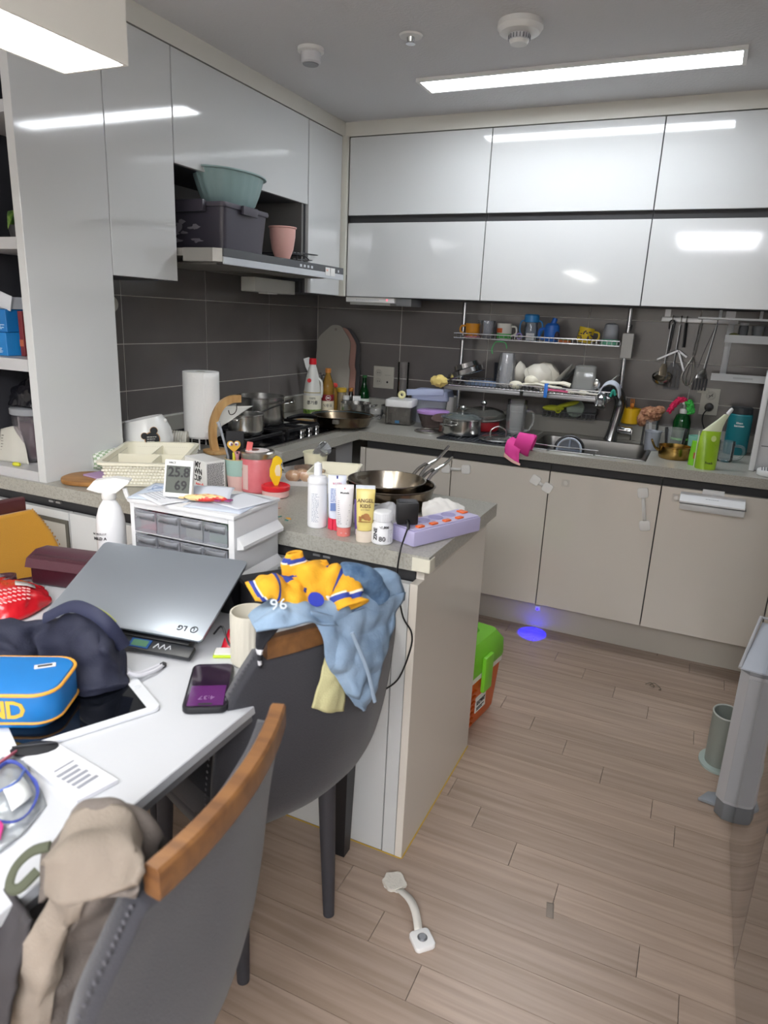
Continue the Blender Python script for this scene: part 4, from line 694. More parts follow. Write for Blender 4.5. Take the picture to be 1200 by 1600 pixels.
b.loft([rib(.075, .001, 0), rib(.088, .02, .02), rib(.10, .06, .035), rib(.113, .108, .03), rib(.118, .116, 0), rib(.128, .118, 0), rib(.128, .123, 0), rib(.113, .121, 0), rib(.10, .10, .03), rib(.09, .06, .03), rib(.075, .01, 0), rib(.001, .008, 0)], cap=(1, 0)); b.done('bowl', t)
t = T('pink_mixing_bowl', 'dusty pink footed mixing bowl right of the plum box', 'bowl', (.375, -1.01+.05, 1.6045)); B().m(M('#d8a89f', .45)).lathe([(.030, .0005), (.033, .004), (.031, .012), (.046, .05), (.054, .10), (.055, .132), (.060, .135), (.060, .139), (.052, .138), (.049, .1), (.04, .05), (.001, .015)], n=36, cap=(1, 0)).done('bowl', t)
t = T('white_bracket', 'white plastic hook bracket standing behind the plum box', 'bracket', (.14, -1.02, 1.6045)); B().m(WHITE).tube(curve([(0, 0, 0.001), (0, 0, .2), (0, .012, .215), (0, .04, .215)], 14), .006, 8).done('hook', t); B().m(WHITE).box(-.02, .02, -.02, .03, .0005, .006, .001).mv(0, 0, 0).done('foot', t); B().m(M('#a9a7a2', .5)).ball((0, -.035, .185), .017, 12).done('ball', t); B().m(WHITE).tube([(0, 0, .185), (0, -.022, .185)], .004, 8).done('ball_stem', t)
t = T('wire_rack', 'folded black wire rack lying beside the pink bowl on the range hood', 'wire rack', (.27, -.80, 1.6045)); W_ = M('#3b3c40', .35, .6)
for z in (.012, .045): B().m(W_).tube([(-.08, -.06, z), (.08, -.06, z), (.08, .06, z), (-.08, .06, z)], .003, 6, loop=True).done('frame', t)
for k in range(7): x = -.07+k*.0235; B().m(W_).tube([(x, -.06, .0125), (x, .06, .0125)], .002, 6).done('rod', t)
for x in (-.08, .08): B().m(W_).tube(curve([(x, .06, .02), (x, .10, .03), (x, .06, .0445)], 8), .0025, 6).done('leg', t)
B().m(W_).box(-.05, .02, -.05, .04, .018, .04, .003).done('bundle', t)
for (z, l_) in ((.058, .15), (.03, .10)): B().m(M('#77797c', .3, .8)).tube(curve([(.03, .045, z), (.05, .05+l_*.6, z), (.055, .05+l_, z+.002), (.07, .05+l_, z+.002), (.072, .05+l_*.5, z), (.07, .045, z)], 20), .0022, 6).done('loop_handle', t)
for z in (.03, .058): B().m(W_).tube([(.05, .045, .0125), (.05, .045, z)], .003, 6).done('post', t)
# ---------------------------------------------------------------- in the open shelf unit
def carton(name, label, loc, s, col, rz=0):
    t = T(name, label, 'carton', loc, rz); w, d, h = s; B().m(M(col, .45)).box(-w/2, w/2, -d/2, d/2, .0005, h, .001, 1).done('carton', t); b = B().m(M('#cfe3f2', .5)); lines(b, -w*.05, w*.42, h*.12, h*.35, 4, -d/2-.0003, h=.0022, seed=int(h*999)); b.done('print', t, kind='stuff'); B().m(M('#a9cbe6', .5)).box(-w*.46, -w*.2, -d/2-.0006, -d/2-.0002, h*.06, h*.12).done('print_bar', t); return t
z1 = ZC+.3683; carton('blue_carton', 'upper bright blue carton stacked on the middle shelf at the left edge', (.088, -2.08, z1+.0705), (.105, .12, .068), '#1d77bd', R(4)); carton('blue_carton', 'lower bright blue carton on the middle shelf at the left edge', (.092, -2.08, z1), (.112, .13, .07), '#2283cb')
t = T('white_carton_flap', 'open white and pale carton on top of the blue cartons', 'carton', (.098, -2.07, z1+.139)); B().m(M('#c9ced6', .5)).box(-.05, .05, -.05, .05, .0005, .036).done('carton', t); B().m(M('#d6dae0', .5)).mark().box(-.055, .05, -.058, -.0555, 0, .045).rot(R(16), 'Y').mv(.01, 0, .008).done('flap', t)
t = T('red_packet', 'narrow dark red packet beside the blue cartons', 'packet', (.172, -2.06, z1)); B().m(M('#7d2b2e', .5)).box(-.009, .009, -.05, .04, .0005, .135, .001, 1).done('packet', t); B().m(M('#c46a45', .5)).box(-.008, .008, -.0515, -.0505, .03, .05).done('print', t)
z0 = ZC+.0313; t = T('storage_jar', 'clear plastic jar of dark red packets on the bottom shelf', 'jar', (.128, -2.06, z0)); B().m(G('#e4dfe4', .12, '#b9b4bb', .05)).lathe([(.062, .001), (.066, .005), (.066, .145), (.062, .15), (.06, .148), (.062, .01), (.001, .006)], n=32, cap=(1, 0)).done('jar', t)
B().m(G('#cfd2d8', .5, '#c4c8ce', .15)).lathe([(.068, .1505), (.07, .153), (.07, .170), (.064, .174), (.001, .174)], n=32).done('lid', t); B().m(M('#5a1f2c', .4)).box(-.03, .04, -.035, .03, .008, .125, .008).done('contents', t); B().m(M('#8d2430', .5)).box(-.05, -.033, -.02, .02, .008, .12, .004).done('contents', t)
crumple('black_bag', 'crumpled shiny black plastic bag on top of the storage jar', 'plastic bag', [[(0.069, -2.020, z0+.178), (.21, -1.98, z0+.178), (0.183, -2.020, z0+.178)], [(0.060, -2.050, z0+.23), (0.131, -2.040, z0+.262), (0.188, -2.050, z0+.235)], [(0.064, -2.090, z0+.22), (0.131, -2.090, z0+.25), (0.188, -2.090, z0+.22)], [(0.079, -2.110, z0+.178), (0.131, -2.115, z0+.18), (0.183, -2.110, z0+.178)]], .012, M('#16161c', .18), 26)
t = T('paper_bag', 'folded cream printed paper leaning in front of the storage jar', 'paper', (.118, -2.140, z0), R(8)); b = B().m(M('#c4c2b8', .7)).mark().patch([[(-.07, 0, .0), (.0, -.004, .0), (.06, 0, .0)], [(-.065, .01, .05), (.0, .003, .06), (.045, .01, .045)], [(-.06, .022, .10), (.0, .018, .115), (.02, .022, .10)]], 14, 14, .002, 30); b.done('sheet', t, thick=.001)
b = B().m(M('#77766f', .6)).mark(); lines(b, -.05, .02, .03, .085, 6, .0, h=.003); b.rot(R(-12), 'X').mv(0, -.004, .004); b.done('print', t, kind='stuff')
t = T('yellow_earplug', 'tiny yellow foam plug at the front of the bottom shelf', 'ear plug', (.172, -2.172, z0+.0068), R(10)); B().m(M('#d5d43c', .7)).mark().lathe([(.004, -.013), (.0062, -.010), (.0066, .0), (.0062, .010), (.004, .013)], n=14).rot(PI/2, 'Y').done('foam', t)
t = T('foliage_plant', 'green leafy plant on the upper shelf at the left edge', 'plant', (.15, -2.06, ZC+.7053)); t.scale = (.72, .8, .9); B().m(M('#4b4a4d', .6)).lathe([(.035, .0005), (.045, .05), (.042, .05), (.03, .006), (.001, .006)], n=20, cap=(1, 0)).done('pot', t); B().m(M('#3d3128', .9)).lathe([(.001, .044), (.0415, .044)], n=20).done('soil', t)
for k in range(9):
    a = -1.2+k*.45; L_ = .13-.01*(k % 3); d_ = Vector((math.cos(a), math.sin(a)*.5-.12, 0)); s_ = Vector((-d_.y, d_.x, 0)).normalized()
    ctr = curve([(0, 0, .044), d_*L_*.45+Vector((0, 0, .09)), d_*L_*.9+Vector((0, 0, .075)), d_*L_*1.25+Vector((0, 0, .03))], 8); b = B().m(M('#4f7a35', .4, var=(50, '#86a650', .45, .65))); wd = [.002, .008, .014, .017, .016, .013, .009, .005, .001]
    b.loft([[c_-s_*w_, c_+Vector((0, 0, .003)), c_+s_*w_] for c_, w_ in zip(ctr, wd)], cap=(0, 0), closed=False); b.done('leaf', t, thick=.0008)
# ---------------------------------------------------------------- sink side
SINKS = M('#8d8c89', .35, 1)
t = T('kitchen_sink', 'stainless steel sink basin set into the worktop by the back wall', 'sink', (1.40, -.60, ZC)); W, D = .53, .44
r7 = lambda k, z, r=.05: [(x, y, z) for x, y in rrect(W-2*k, D-2*k, r, 6, (W/2, D/2))]
B().m(SINKS).loft([r7(.0015, .0005, .002), r7(.012, .0035, .03), r7(.02, .001), r7(.024, -.03), r7(.028, -.165), r7(.06, -.18), r7(.2, -.183)], cap=(0, 1)).done('basin', t, thick=.0012, off=1)
B().m(SINKS).box(.20, .215, .03, D-.03, -.06, -.02, .004).done('divider', t); B().m(M('#55585c', .4, .8)).lathe([(.04, -.1815), (.04, -.178), (.03, -.177), (.001, -.18)], (.33, .22, 0), 24).done('drain', t)
t = T('faucet', 'curved chrome kitchen faucet with a pull-out spray head over the sink', 'faucet', (1.727, -.128, ZC)); MCH = M('#a3a5a9', .2, 1)
B().m(MCH).tube(curve([(0, 0, .0005), (.008, 0, .06), (.022, 0, .15), (.024, -.012, .20), (.008, -.06, .243), (-.018, -.115, .250), (-.036, -.155, .235), (-.040, -.17, .222)], 30), [.034, .031, .029, .027]+[.0255]*27, 16).done('spout', t)
B().m(CHROME).mark().lathe([(.022, -.040), (.026, -.035), (.026, .012), (.021, .02)], n=20).rot(R(-26), 'X').mv(-.044, -.182, .212).done('spray_head', t); B().m(M('#3b3d40', .3)).mark().box(-.012, .012, -.0275, -.0262, -.012, -.002).rot(R(-26), 'X').mv(-.044, -.182, .212).done('button', t)
B().m(CHROME).mark().lathe([(.017, .022), (.0185, .026), (.0185, .085), (.016, .089)], n=20).rot(PI/2, 'Y').rot(R(-10), 'Z').mv(.008, 0, .058).done('lever_knob', t); B().m(CHROME).box(.092, .097, -.026, -.020, .015, .065, .001).done('lever', t)
t = T('sink_strainer', 'round dark strainer basket with a pale rim standing on edge in the sink', 'strainer', (1.595, -.50, ZC-.005)); SG = M('#3d4450', .35)
b = B().m(BLACK).mark().tube([(.063*math.cos(2*PI*k/36), 0, .063*math.sin(2*PI*k/36)) for k in range(36)], .006, 8, loop=True); b.rot(R(-18), 'X'); b.done('rim', t)
B().m(M('#aab4c2', .35)).mark().tube([(.053*math.cos(2*PI*k/36), 0, .053*math.sin(2*PI*k/36)) for k in range(36)], .005, 8, loop=True).rot(R(-18), 'X').done('inner_ring', t)
B().m(SG).mark().lathe([(.001, 0), (.047, 0), (.047, .003), (.001, .003)], n=30).rot(PI/2, 'X').mv(0, .006, 0).rot(R(-18), 'X').done('disc', t)
for a in (0, PI/2): B().m(M('#6a7484', .35)).mark().box(-.004, .004, -.004, .0015, -.046, .046).rot(a, 'Y').rot(R(-18), 'X').done('spoke', t)
t = T('sink_wire_rack', 'thin steel wire rail across the front of the sink', 'wire rail', (1.46, -.55, ZC)); B().m(CHROME).tube([(-.055, 0, .014), (.14, -.005, .014), (.27, -.012, .016)], .003, 7).done('rail', t)
B().m(CHROME).tube([(-.055, 0, .0145), (-.055, .38, .0145)], .003, 7).done('rail', t); 
for p in ((-.045, -.045), (.06, -.05), (.26, -.058)): B().m(CHROME).tube([(p[0], p[1]-.03, .006), (p[0]+.003, p[1]+.045, .010)], .0025, 6).done('foot', t)
t = T('drying_mat', 'dark ribbed drying mat under the steel pot', 'mat', (1.01, -.635, ZC)); b = B().m(M('#2b2e33', .5)).box(0, .35, 0, .40, .0004, .006, .002); b.done('mat', t)
for k in range(16): B().m(M('#3a3e45', .4)).box(.012+k*.021, .022+k*.021, .012, .388, .0062, .0095).done('rib', t)
t = pot('steel_pot', 'shiny steel pot with a glass lid on the dark mat', (1.085, -.50, ZC+.0098), .092, .075)
B().m(G('#e9efed', .25, '#a9b4b2', .06)).lathe([(.098, .0785), (.095, .082), (.06, .098), (.001, .106)], n=36, cap=(0, 0)).done('glass_lid', t, thick=.002); B().m(STEEL).tube([(.097*math.cos(2*PI*k/36), .097*math.sin(2*PI*k/36), .0805) for k in range(36)], .0042, 6, loop=True).done('lid_rim', t)
B().m(STEEL).lathe([(.006, .106), (.006, .118), (.012, .122), (.015, .130), (.010, .136), (.001, .137)], n=18).done('lid_knob', t)
for s in (0, PI): B().m(STEEL).mark().tube(curve([(.093, .032, .055), (.135, .028, .058), (.135, -.028, .058), (.093, -.032, .055)], 12), .005, 8).rot(R(75)+s).done('handle', t)
t = T('pot_lid', 'large domed steel and glass lid leaning behind the steel pot', 'lid', (1.12, -.27, ZC+.076)); t.name = 'wok_cover'
b = B().m(G('#d9d9d2', .3, '#8a8a84', .08)).mark().lathe([(.112, 0), (.10, .022), (.06, .036), (.001, .042)], n=40, cap=(0, 0)).rot(R(6), 'X'); b.done('glass', t, thick=.002); B().m(STEEL).mark().tube([(.113*math.cos(2*PI*k/40), .113*math.sin(2*PI*k/40), 0) for k in range(40)], .006, 6, loop=True).rot(R(6), 'X').done('rim', t)
B().m(STEEL).mark().lathe([(.007, .042), (.007, .055), (.014, .062), (.018, .07), (.012, .078), (.001, .079)], n=18).rot(R(6), 'X').done('knob', t)
t = pot('red_bowl', 'bright red bowl hidden behind the steel pot carrying the domed lid', (1.13, -.275, ZC+.0098), .075, .058, mat=M('#c2303a', .35), inner=RED, cat='bowl')
t = T('arch_handle_cover', 'flat steel lid with an arched wire handle lying on the mat', 'lid', (1.275, -.535, ZC+.0105), R(20)); B().m(STEEL).lathe([(.085, .0), (.088, .004), (.075, .012), (.04, .018), (.001, .02)], n=36).done('disc', t)
B().m(STEEL).tube(curve([(-.036, 0, .018), (-.032, 0, .045), (0, 0, .062), (.032, 0, .045), (.036, 0, .018)], 16), .0032, 8).done('arch_handle', t)
def mug_glass(name, label, loc, r0, r1, h, handle=True, mat=CLEAR, rz=0, ribs=0, cat='glass'):
    t = T(name, label, cat, loc, rz); n = 40
    rg = lambda r, z, a=0: [((r+a*(k % 2))*math.cos(2*PI*k/n), (r+a*(k % 2))*math.sin(2*PI*k/n), z) for k in range(n)]
    B().m(mat).loft([rg(r0*.9, .001), rg(r0, .006, ribs), rg(r1, h*.97, ribs), rg(r1, h), rg(r1-.003, h), rg(r0-.003, .012), rg(.001, .011)], cap=(1, 0)).done('glass', t)
    if handle: B().m(mat).tube(curve([(r1-.002, 0, h*.82), (r1+.03, 0, h*.78), (r1+.036, 0, h*.45), (r0+.022, 0, h*.2), (r0-.001, 0, h*.18)], 16), .0055, 8).done('handle', t)
    return t
mug_glass('beer_glass', 'ribbed clear glass mug standing right of the pots', (1.29, -.285, ZC), .042, .048, .15, True, G('#fafcfc', .13, '#ffffff'), R(10), .0022); mug_glass('pint_glass', 'plain clear glass behind the ribbed mug', (1.262, -.16, ZC), .042, .05, .16, False, G(body=.06))
# pink mesh glove draped over the worktop edge
t = T('mesh_pouch', 'bright pink mesh washing glove hanging over the front worktop edge', 'washing glove', (1.418, -.656, ZC-.006)); t.scale = (.92, .92, .92); PK = M('#e83f9c', .6, bump=(400, .6)); PK2 = M('#d9607f', .6)
b = B().m(PK); rg = []
for i in range(9):
    f_ = i/8; r_ = .046+.012*f_; c_ = Vector((-.03+.085*f_, .005-.025*f_, .044-.012*f_)); rg.append([c_+Vector((.25*r_*math.sin(a), r_*(1.0)*math.cos(a)*.7, r_*math.sin(a)*(.95 if i < 8 else .85))) for a in [2*PI*k/22 for k in range(22)]])
b.loft(rg, cap=(1, 0)); b.done('sleeve', t, thick=.002, off=-1); B().m(PK2).loft([[p.lerp(sum(rg[-2], Vector())/22, .1)-Vector((.012, 0, 0)) for p in rg[-1]], [sum(rg[-4], Vector())/22+(p-sum(rg[-1], Vector())/22)*.5 for p in rg[-1]]], cap=(0, 1)).done('lining', t)
B().m(PK).patch([[(-.055, .02, .06), (-.02, .0, .05), (.01, -.03, .03)], [(-.07, -.015, .045), (-.04, -.032, .02), (0, -.044, .0)], [(-.075, -.03, .01), (-.045, -.045, -.018), (.002, -.046, -.03)], [(-.072, -.032, -.018), (-.04, -.048, -.032), (.005, -.05, -.05)]], 14, 14, .003, 50).done('cuff', t, thick=.002)
B().m(M('#e8b9ae', .6)).patch([[(-.074, -.033, -.012), (-.03, -.05, -.036), (.012, -.052, -.052)], [(-.076, -.036, -.03), (-.03, -.053, -.05), (.012, -.055, -.062)]], 12, 6, .001).done('hem', t, thick=.002)
# wall-to-cabinet dish rack
t = T('dish_rack', 'two-tier chrome dish rack on tall poles above the sink', 'dish rack', (.93, -.11, ZC)); WIRE = M('#c9cbcf', .22, 1)
for x in (-.0, .81): B().m(WIRE).tube([(x, 0, .0845), (x, 0, .622)], .0105, 14).done('pole', t); B().m(WIRE).lathe([(.018, .0835), (.018, .09), (.012, .094)], (x, 0, 0), 16).done('foot', t)
def tier(z, x0, x1, y0, y1, n, lip):
    b = B().m(WIRE); F = [(x0, y0), (x1, y0), (x1, y1), (x0, y1)]
    b.tube([(x, y, z) for x, y in F], .0028, 7, loop=True).tube([(x, y, z+lip) for x, y in F], .0028, 7, loop=True)
    for k in range(n): x = x0+(x1-x0)*(k+.5)/n; b.tube([(x, y0, z+lip), (x, y0, z), (x, y1, z), (x, y1, z+lip)], .0016, 5)
    b.done('wire_shelf', t, kind='stuff')
tier(1.312-ZC, -.012, .79, -.105, .025, 36, .022); tier(1.083-ZC, -.035, .79, -.20, .03, 44, .026)
B().m(M('#a9aaac', .4, .6)).box(-.02, .37, -.19, .02, 1.058-ZC, 1.078-ZC, .004).done('drip_tray', t); B().m(M('#a9aaac', .4, .6)).box(.385, .78, -.19, .02, 1.058-ZC, 1.078-ZC, .004).done('drip_tray', t)
for x in (0, .81):
    for z in (1.31, 1.085): B().m(M('#6d6f74', .4)).box(x-.014, x+.014, -.014, .014, z-ZC-.012, z-ZC+.012, .003).done('bracket', t)
t = T('knife_holder', 'steel box hooked on the right pole of the dish rack', 'holder', (1.724, -.155, 1.258)); B().m(M('#8f8f8d', .45, .6)).box(0, .052, -.02, .028, 0, .115, .002, 1).done('box', t); B().m(WIRE).tube(curve([(.03, .02, .125), (.03, .03, .15), (.02, .035, .14)], 8), .003, 6).done('hook', t)
# upper tier: cups
def mug(name, label, loc, r, h, mat, hmat=None, rz=0, flip=False, cat='mug'):
    t = T(name, label, cat, loc, rz); B().m(mat).lathe([(r*.9, .0005), (r*.96, .004), (r, h), (r-.003, h), (r*.93, .006), (.001, .005)], n=28, cap=(1, 0)).done('body', t)
    B().m(hmat or mat).tube(curve([(r-.001, 0, h*.82), (r+.022, 0, h*.78), (r+.025, 0, h*.4), (r-.002, 0, h*.2)], 12), .0045, 8).done('handle', t); return t
ZU = 1.3152; t = mug('kids_mug', 'orange plastic mug at the left end of the top rack tier', (.992, -.15, ZU), .036, .068, M('#e39a2c', .4), rz=R(190)); B().m(M('#d98c9c', .5)).lathe([(.04, .0002), (.042, .0075), (.0385, .0075)], n=24, cap=(0, 0)).done('pink_ring', t)
t = mug_glass('water_glass', 'clear textured glass between the orange and green mugs on the top tier', (1.072, -.15, ZU), .033, .037, .085, False, G('#f4f6fa', .15, '#eef2fa'), 0, .0012); mug_glass('water_glass', 'second clear textured glass standing just behind the orange mug', (1.04, -.10, ZU), .033, .037, .085, False, G('#f4f6fa', .15, '#eef2fa'), 0, .0012)
t = mug('kids_mug', 'white and green mug with an orange picture on the top rack tier', (1.158, -.15, ZU), .037, .075, M('#dcdad2', .4), rz=R(-8)); B().m(M('#3fae4a', .4)).lathe([(.0362, .004), (.0374, .026)], n=28, cap=(0, 0)).done('green_base', t); b = B().m(M('#d9642c', .5)).mark()
b.loft([[(.0378*math.sin(a), -.0378*math.cos(a), z) for a in (-1.1, -.7, -.3, .1)] for z in (.03, .052)], cap=(0, 0), closed=False); b.done('picture', t, thick=.001); B().m(M('#3fae4a', .4)).tube(curve([(-.028, -.02, .002), (-.045, -.03, -.03), (-.032, -.03, -.065)], 8), .0025, 6).done('strap', t) if 0 else None
o = B().m(M('#38a858', .4)).tube(curve([(1.137, -.222, 1.300), (1.128, -.222, 1.285), (1.122, -.222, 1.262), (1.127, -.222, 1.243)], 10)+[], .0022, 6).tube(curve([(1.137, -.222, 1.300), (1.16, -.222, 1.3035), (1.185, -.222, 1.30), (1.194, -.222, 1.285), (1.196, -.222, 1.272)], 12), .0022, 6).done('green_loop', label='thin green cord loop hanging below the green mug', cat='cord')
t = T('baby_bottle', 'clear baby bottle with a blue lid and blue side handles on the top tier', 'baby bottle', (1.290, -.15, ZU)); B().m(G('#dfe7f2', .2, '#c2cedd')).lathe([(.034, .001), (.036, .006), (.034, .05), (.03, .075), (.03, .085)], n=28).done('bottle', t); B().m(M('#2f86c8', .4)).lathe([(.033, .0855), (.036, .088), (.036, .118), (.03, .124), (.001, .125)], n=28).done('lid', t)
for s in (-1, 1): B().m(M('#2f86c8', .4)).tube(curve([(s*.034, 0, .096), (s*.052, 0, .085), (s*.055, 0, .045), (s*.036, 0, .012)], 14), .0035, 8).done('handle', t)
B().m(M('#d5d8dd', .5)).box(-.012, .028, -.042, -.037, .002, .035, .001).done('card', t); t = T('purple_ring', 'small purple ring lying at the foot of the baby bottle', 'ring', (1.243, -.185, ZU+.0185)); B().m(M('#a896d8', .4)).mark().tube([(.013*math.cos(2*PI*k/18), 0, .013*math.sin(2*PI*k/18)) for k in range(18)], .0035, 7, loop=True).done('ring', t)
t = T('sippy_cup', 'blue lumpy sippy cup with a spout on the top tier', 'sippy cup', (1.392, -.145, ZU)); BL = M('#2c6fd0', .4); B().m(BL).lathe([(.03, .0005), (.034, .01), (.037, .05), (.034, .075), (.024, .086), (.001, .088)], n=26).done('cup', t); B().m(BL).mark().lathe([(.013, 0), (.012, .025), (.009, .03)], n=16).rot(R(18), 'Y').mv(.002, 0, .082).done('spout', t)
for s in (-1,): B().m(BL).tube(curve([(s*.034, -.01, .06), (s*.055, -.016, .052), (s*.055, -.016, .02), (s*.035, -.01, .01)], 10), .007, 8).done('handle', t)
B().m(M('#3d3040', .5)).ball((.03, -.022, .028), (.014, .012, .022), 10).done('dark_tab', t)
t = mug('kids_mug', 'yellow printed mug tipped over on the top rack tier', (1.548, -.15, ZU+.004), .036, .07, M('#e2c32d', .4), rz=R(12)); t.rotation_euler = (0, R(9), R(12)); b = B().m(M('#4a3558', .5)); rd = random.Random(3)
for k in range(22): a = rd.uniform(-1.3, 1.3); z = rd.uniform(.018, .055); b.ball((.0355*math.sin(a), -.0355*math.cos(a), z), (.0045, .003, .004), 6)
b.done('print', t, kind='stuff'); t = T('coloured_lid', 'low pile of orange and green plastic lids left of the yellow mug', 'lids', (1.48, -.16, ZU)); B().m(M('#d9763c', .5)).lathe([(.03, .0005), (.03, .009), (.027, .011)], (-.02, 0, 0), 20).done('orange_cover', t); B().m(M('#7a9c52', .5)).lathe([(.028, .0115), (.028, .018), (.025, .02)], (-.015, 0, 0), 20).done('green_cover', t)
t = T('mint_cup', 'frosted upturned cup with a mint base ring at the right end of the top tier', 'cup', (1.668, -.15, ZU)); B().m(M('#78c9aa', .4)).lathe([(.042, .0005), (.043, .012), (.038, .024)], n=28).done('base_ring', t); B().m(G('#eef0f4', .4, '#dfe3ea', .12)).lathe([(.037, .0245), (.034, .07), (.029, .092), (.02, .097), (.001, .097)], n=28, cap=(0, 0)).done('dome', t, thick=.0012)
# lower tier: dishes
ZL = 1.0862; t = T('steel_cover', 'stacked shiny steel lids leaning at the left end of the lower tier', 'lid', (1.00, -.235, ZL+.06), R(6))
for k, (r, dx, dz) in enumerate(((.100, .004, -.016), (.070, .006, .014))): B().m(M('#b9babb', .16, 1)).mark().lathe([(r, 0), (r*1.03, .003), (r*.93, .008), (r*.88, .030), (.001, .033)], n=36).rot(R(-20), 'Y').mv(dx, 0, dz).done('cover', t)
t = T('steel_cup', 'small steel cup behind the leaning steel lids', 'cup', (.945, -.145, ZL)); B().m(STEEL).lathe([(.018, .0005), (.022, .05), (.02, .05), (.016, .004), (.001, .004)], n=20, cap=(1, 0)).done('cup', t)
t = T('blue_tray', 'pale blue plastic tray lying under the steel lids', 'tray', (1.09, -.20, ZL)); B().m(M('#8fa3c4', .45)).loft([r5(.16, .12, .0005), r5(.18, .14, .016), r5(.174, .134, .016), r5(.15, .11, .004)]).done('tray', t); B().m(M('#2b2c33', .5)).lathe([(.03, .018), (.03, .10), (.001, .102)], (.03, .06, 0), 16).done('dark_cup', t) if 0 else None
t = T('dark_cup', 'dark plastic cup behind the glass tumbler on the lower tier', 'cup', (1.15, -.12, ZL)); B().m(M('#26272c', .5)).lathe([(.032, .0175), (.036, .11), (.033, .11), (.028, .025), (.001, .022)], n=20, cap=(1, 0)).done('cup', t)
t = mug_glass('tumbler', 'tall faceted clear tumbler upside down on the lower tier', (1.208, -.235, ZL), .046, .036, .165, False, G('#fafcff', .15, '#ffffff'), 0, .002)
BOWL = M('#cfcabd', .4); t = T('white_bowl', 'off-white bowl leaning at the left of the bowl row on the lower tier', 'bowl', (1.29, -.165, ZL+.054)); B().m(BOWL).mark().lathe([(.025, 0), (.03, .004), (.052, .03), (.060, .055), (.057, .055), (.048, .03), (.001, .01)], n=30, cap=(1, 0)).rot(R(-72), 'Y').done('bowl', t)
t = T('white_bowl', 'large off-white bowl with a dotted band tipped toward the room', 'bowl', (1.355, -.205, ZL+.05)); B().m(BOWL).mark().lathe([(.03, .072), (.036, .07), (.062, .04), (.074, 0), (.071, 0), (.058, .04), (.001, .064)], n=34, cap=(1, 0)).rot(R(38), 'Y').rot(R(25), 'X').done('bowl', t); b = B().m(M('#a29c8c', .5)).mark()
for k in range(40): a = 2*PI*k/40; b.ball((.0685*math.cos(a), .0685*math.sin(a), .022), .0022, 5)
b.rot(R(38), 'Y').rot(R(25), 'X'); b.done('dotted_band', t, kind='stuff')
t = T('white_bowl', 'off-white bowl nested behind the dotted one', 'bowl', (1.385, -.145, ZL+.062)); B().m(M('#c4beb0', .4)).mark().lathe([(.03, .06), (.06, .035), (.072, 0), (.069, 0), (.056, .034), (.001, .055)], n=30, cap=(1, 0)).rot(R(48), 'Y').done('bowl', t)
t = T('white_plate', 'white plate standing on edge beside the bowls', 'plate', (1.478, -.185, ZL+.062)); B().m(M('#d5d2c8', .35)).mark().lathe([(.03, 0), (.07, .008), (.078, .014), (.075, .014), (.03, .004), (.001, .004)], n=36).rot(R(-52), 'Y').done('plate', t)
t = T('glass_plate', 'clear glass plate leaning behind the white plate', 'plate', (1.50, -.115, ZL+.066)); B().m(G('#e6eaea', .2, '#a9b0b0')).mark().lathe([(.03, 0), (.07, .008), (.074, .012), (.07, .012), (.001, .004)], n=32).rot(R(-48), 'Y').done('plate', t)
t = T('clear_food_box', 'clear plastic food box upside down on the lower tier', 'food box', (1.583, -.20, ZL), R(4)); B().m(G('#eef0f0', .28, '#c9cac6', .1)).loft([r5(.115, .10, .012), r5(.11, .095, .016), r5(.095, .085, .125), r5(.07, .06, .131)], cap=(0, 1)).done('box', t, thick=.0014); B().m(G('#ffffff', .5, '#d8d8d2', .1)).box(-.035, .035, -.03, .03, .02, .10, .006).done('inner_box', t)
t = T('white_board', 'flat white board tilted against the right end of the lower tier', 'board', (1.665, -.19, ZL+.001)); B().m(M('#c9c8c2', .5)).mark().box(-.002, .002, -.05, .07, .0, .125, .001, 1).rot(R(46), 'Y').mv(-.025, 0, .004).done('board', t)
LAD = M('#e4dfcb', .4)
t = T('white_ladle', 'cream plastic ladle lying bowl-down at the front of the lower tier', 'ladle', (1.275, -.288, ZL)); B().m(LAD).ball((0, 0, .021), (.034, .026, .020), 16).done('bowl', t); B().m(LAD).tube(curve([(.03, 0, .026), (.09, .004, .034), (.16, .006, .026), (.22, .0, .022)], 14), .0065, 8, flat=.6).done('handle', t)
t = T('white_scoop', 'second cream scoop lying over the ladle handle', 'scoop', (1.345, -.262, ZL+.012)); B().m(LAD).ball((0, 0, .032), (.038, .030, .028), 16).done('bowl', t); B().m(LAD).tube(curve([(.035, 0, .032), (.09, -.006, .03), (.15, -.006, .032), (.185, -.004, .024)], 12), [.009]*8+[.012]*5, 8, flat=.6).done('handle', t)
t = T('white_spoon', 'long white spoon lying along the front of the lower tier', 'spoon', (1.40, -.300, ZL)); B().m(LAD).tube(curve([(0, 0, .006), (.12, .004, .007), (.22, .0, .012)], 12), [.006]*10+[.012, .016, .006], 8, flat=.5).done('spoon', t)
t = T('pink_chopsticks', 'pink plastic chopsticks resting on the front rail', 'chopsticks', (1.42, -.3245, ZL+.002))
for k in (0,): B().m(M('#d0527c', .4)).tube([(0, 0, .012), (.11, .004, .008)], .005, 7).done('stick', t); B().m(M('#dedbd0', .4)).tube([(.10, .012, .012), (.25, .014, .006)], .0045, 7).done('stick', t)
t = T('blue_clip', 'bright blue plastic clip gripping the front rail of the lower tier', 'clip', (1.43, -.326, ZL-.024)); B().m(M('#2f7fe0', .4)).box(-.008, .008, -.009, -.001, 0, .065, .002).done('clip', t); B().m(M('#2f7fe0', .4)).box(-.008, .008, -.0005, .02, .058, .065, .002).done('jaw', t)
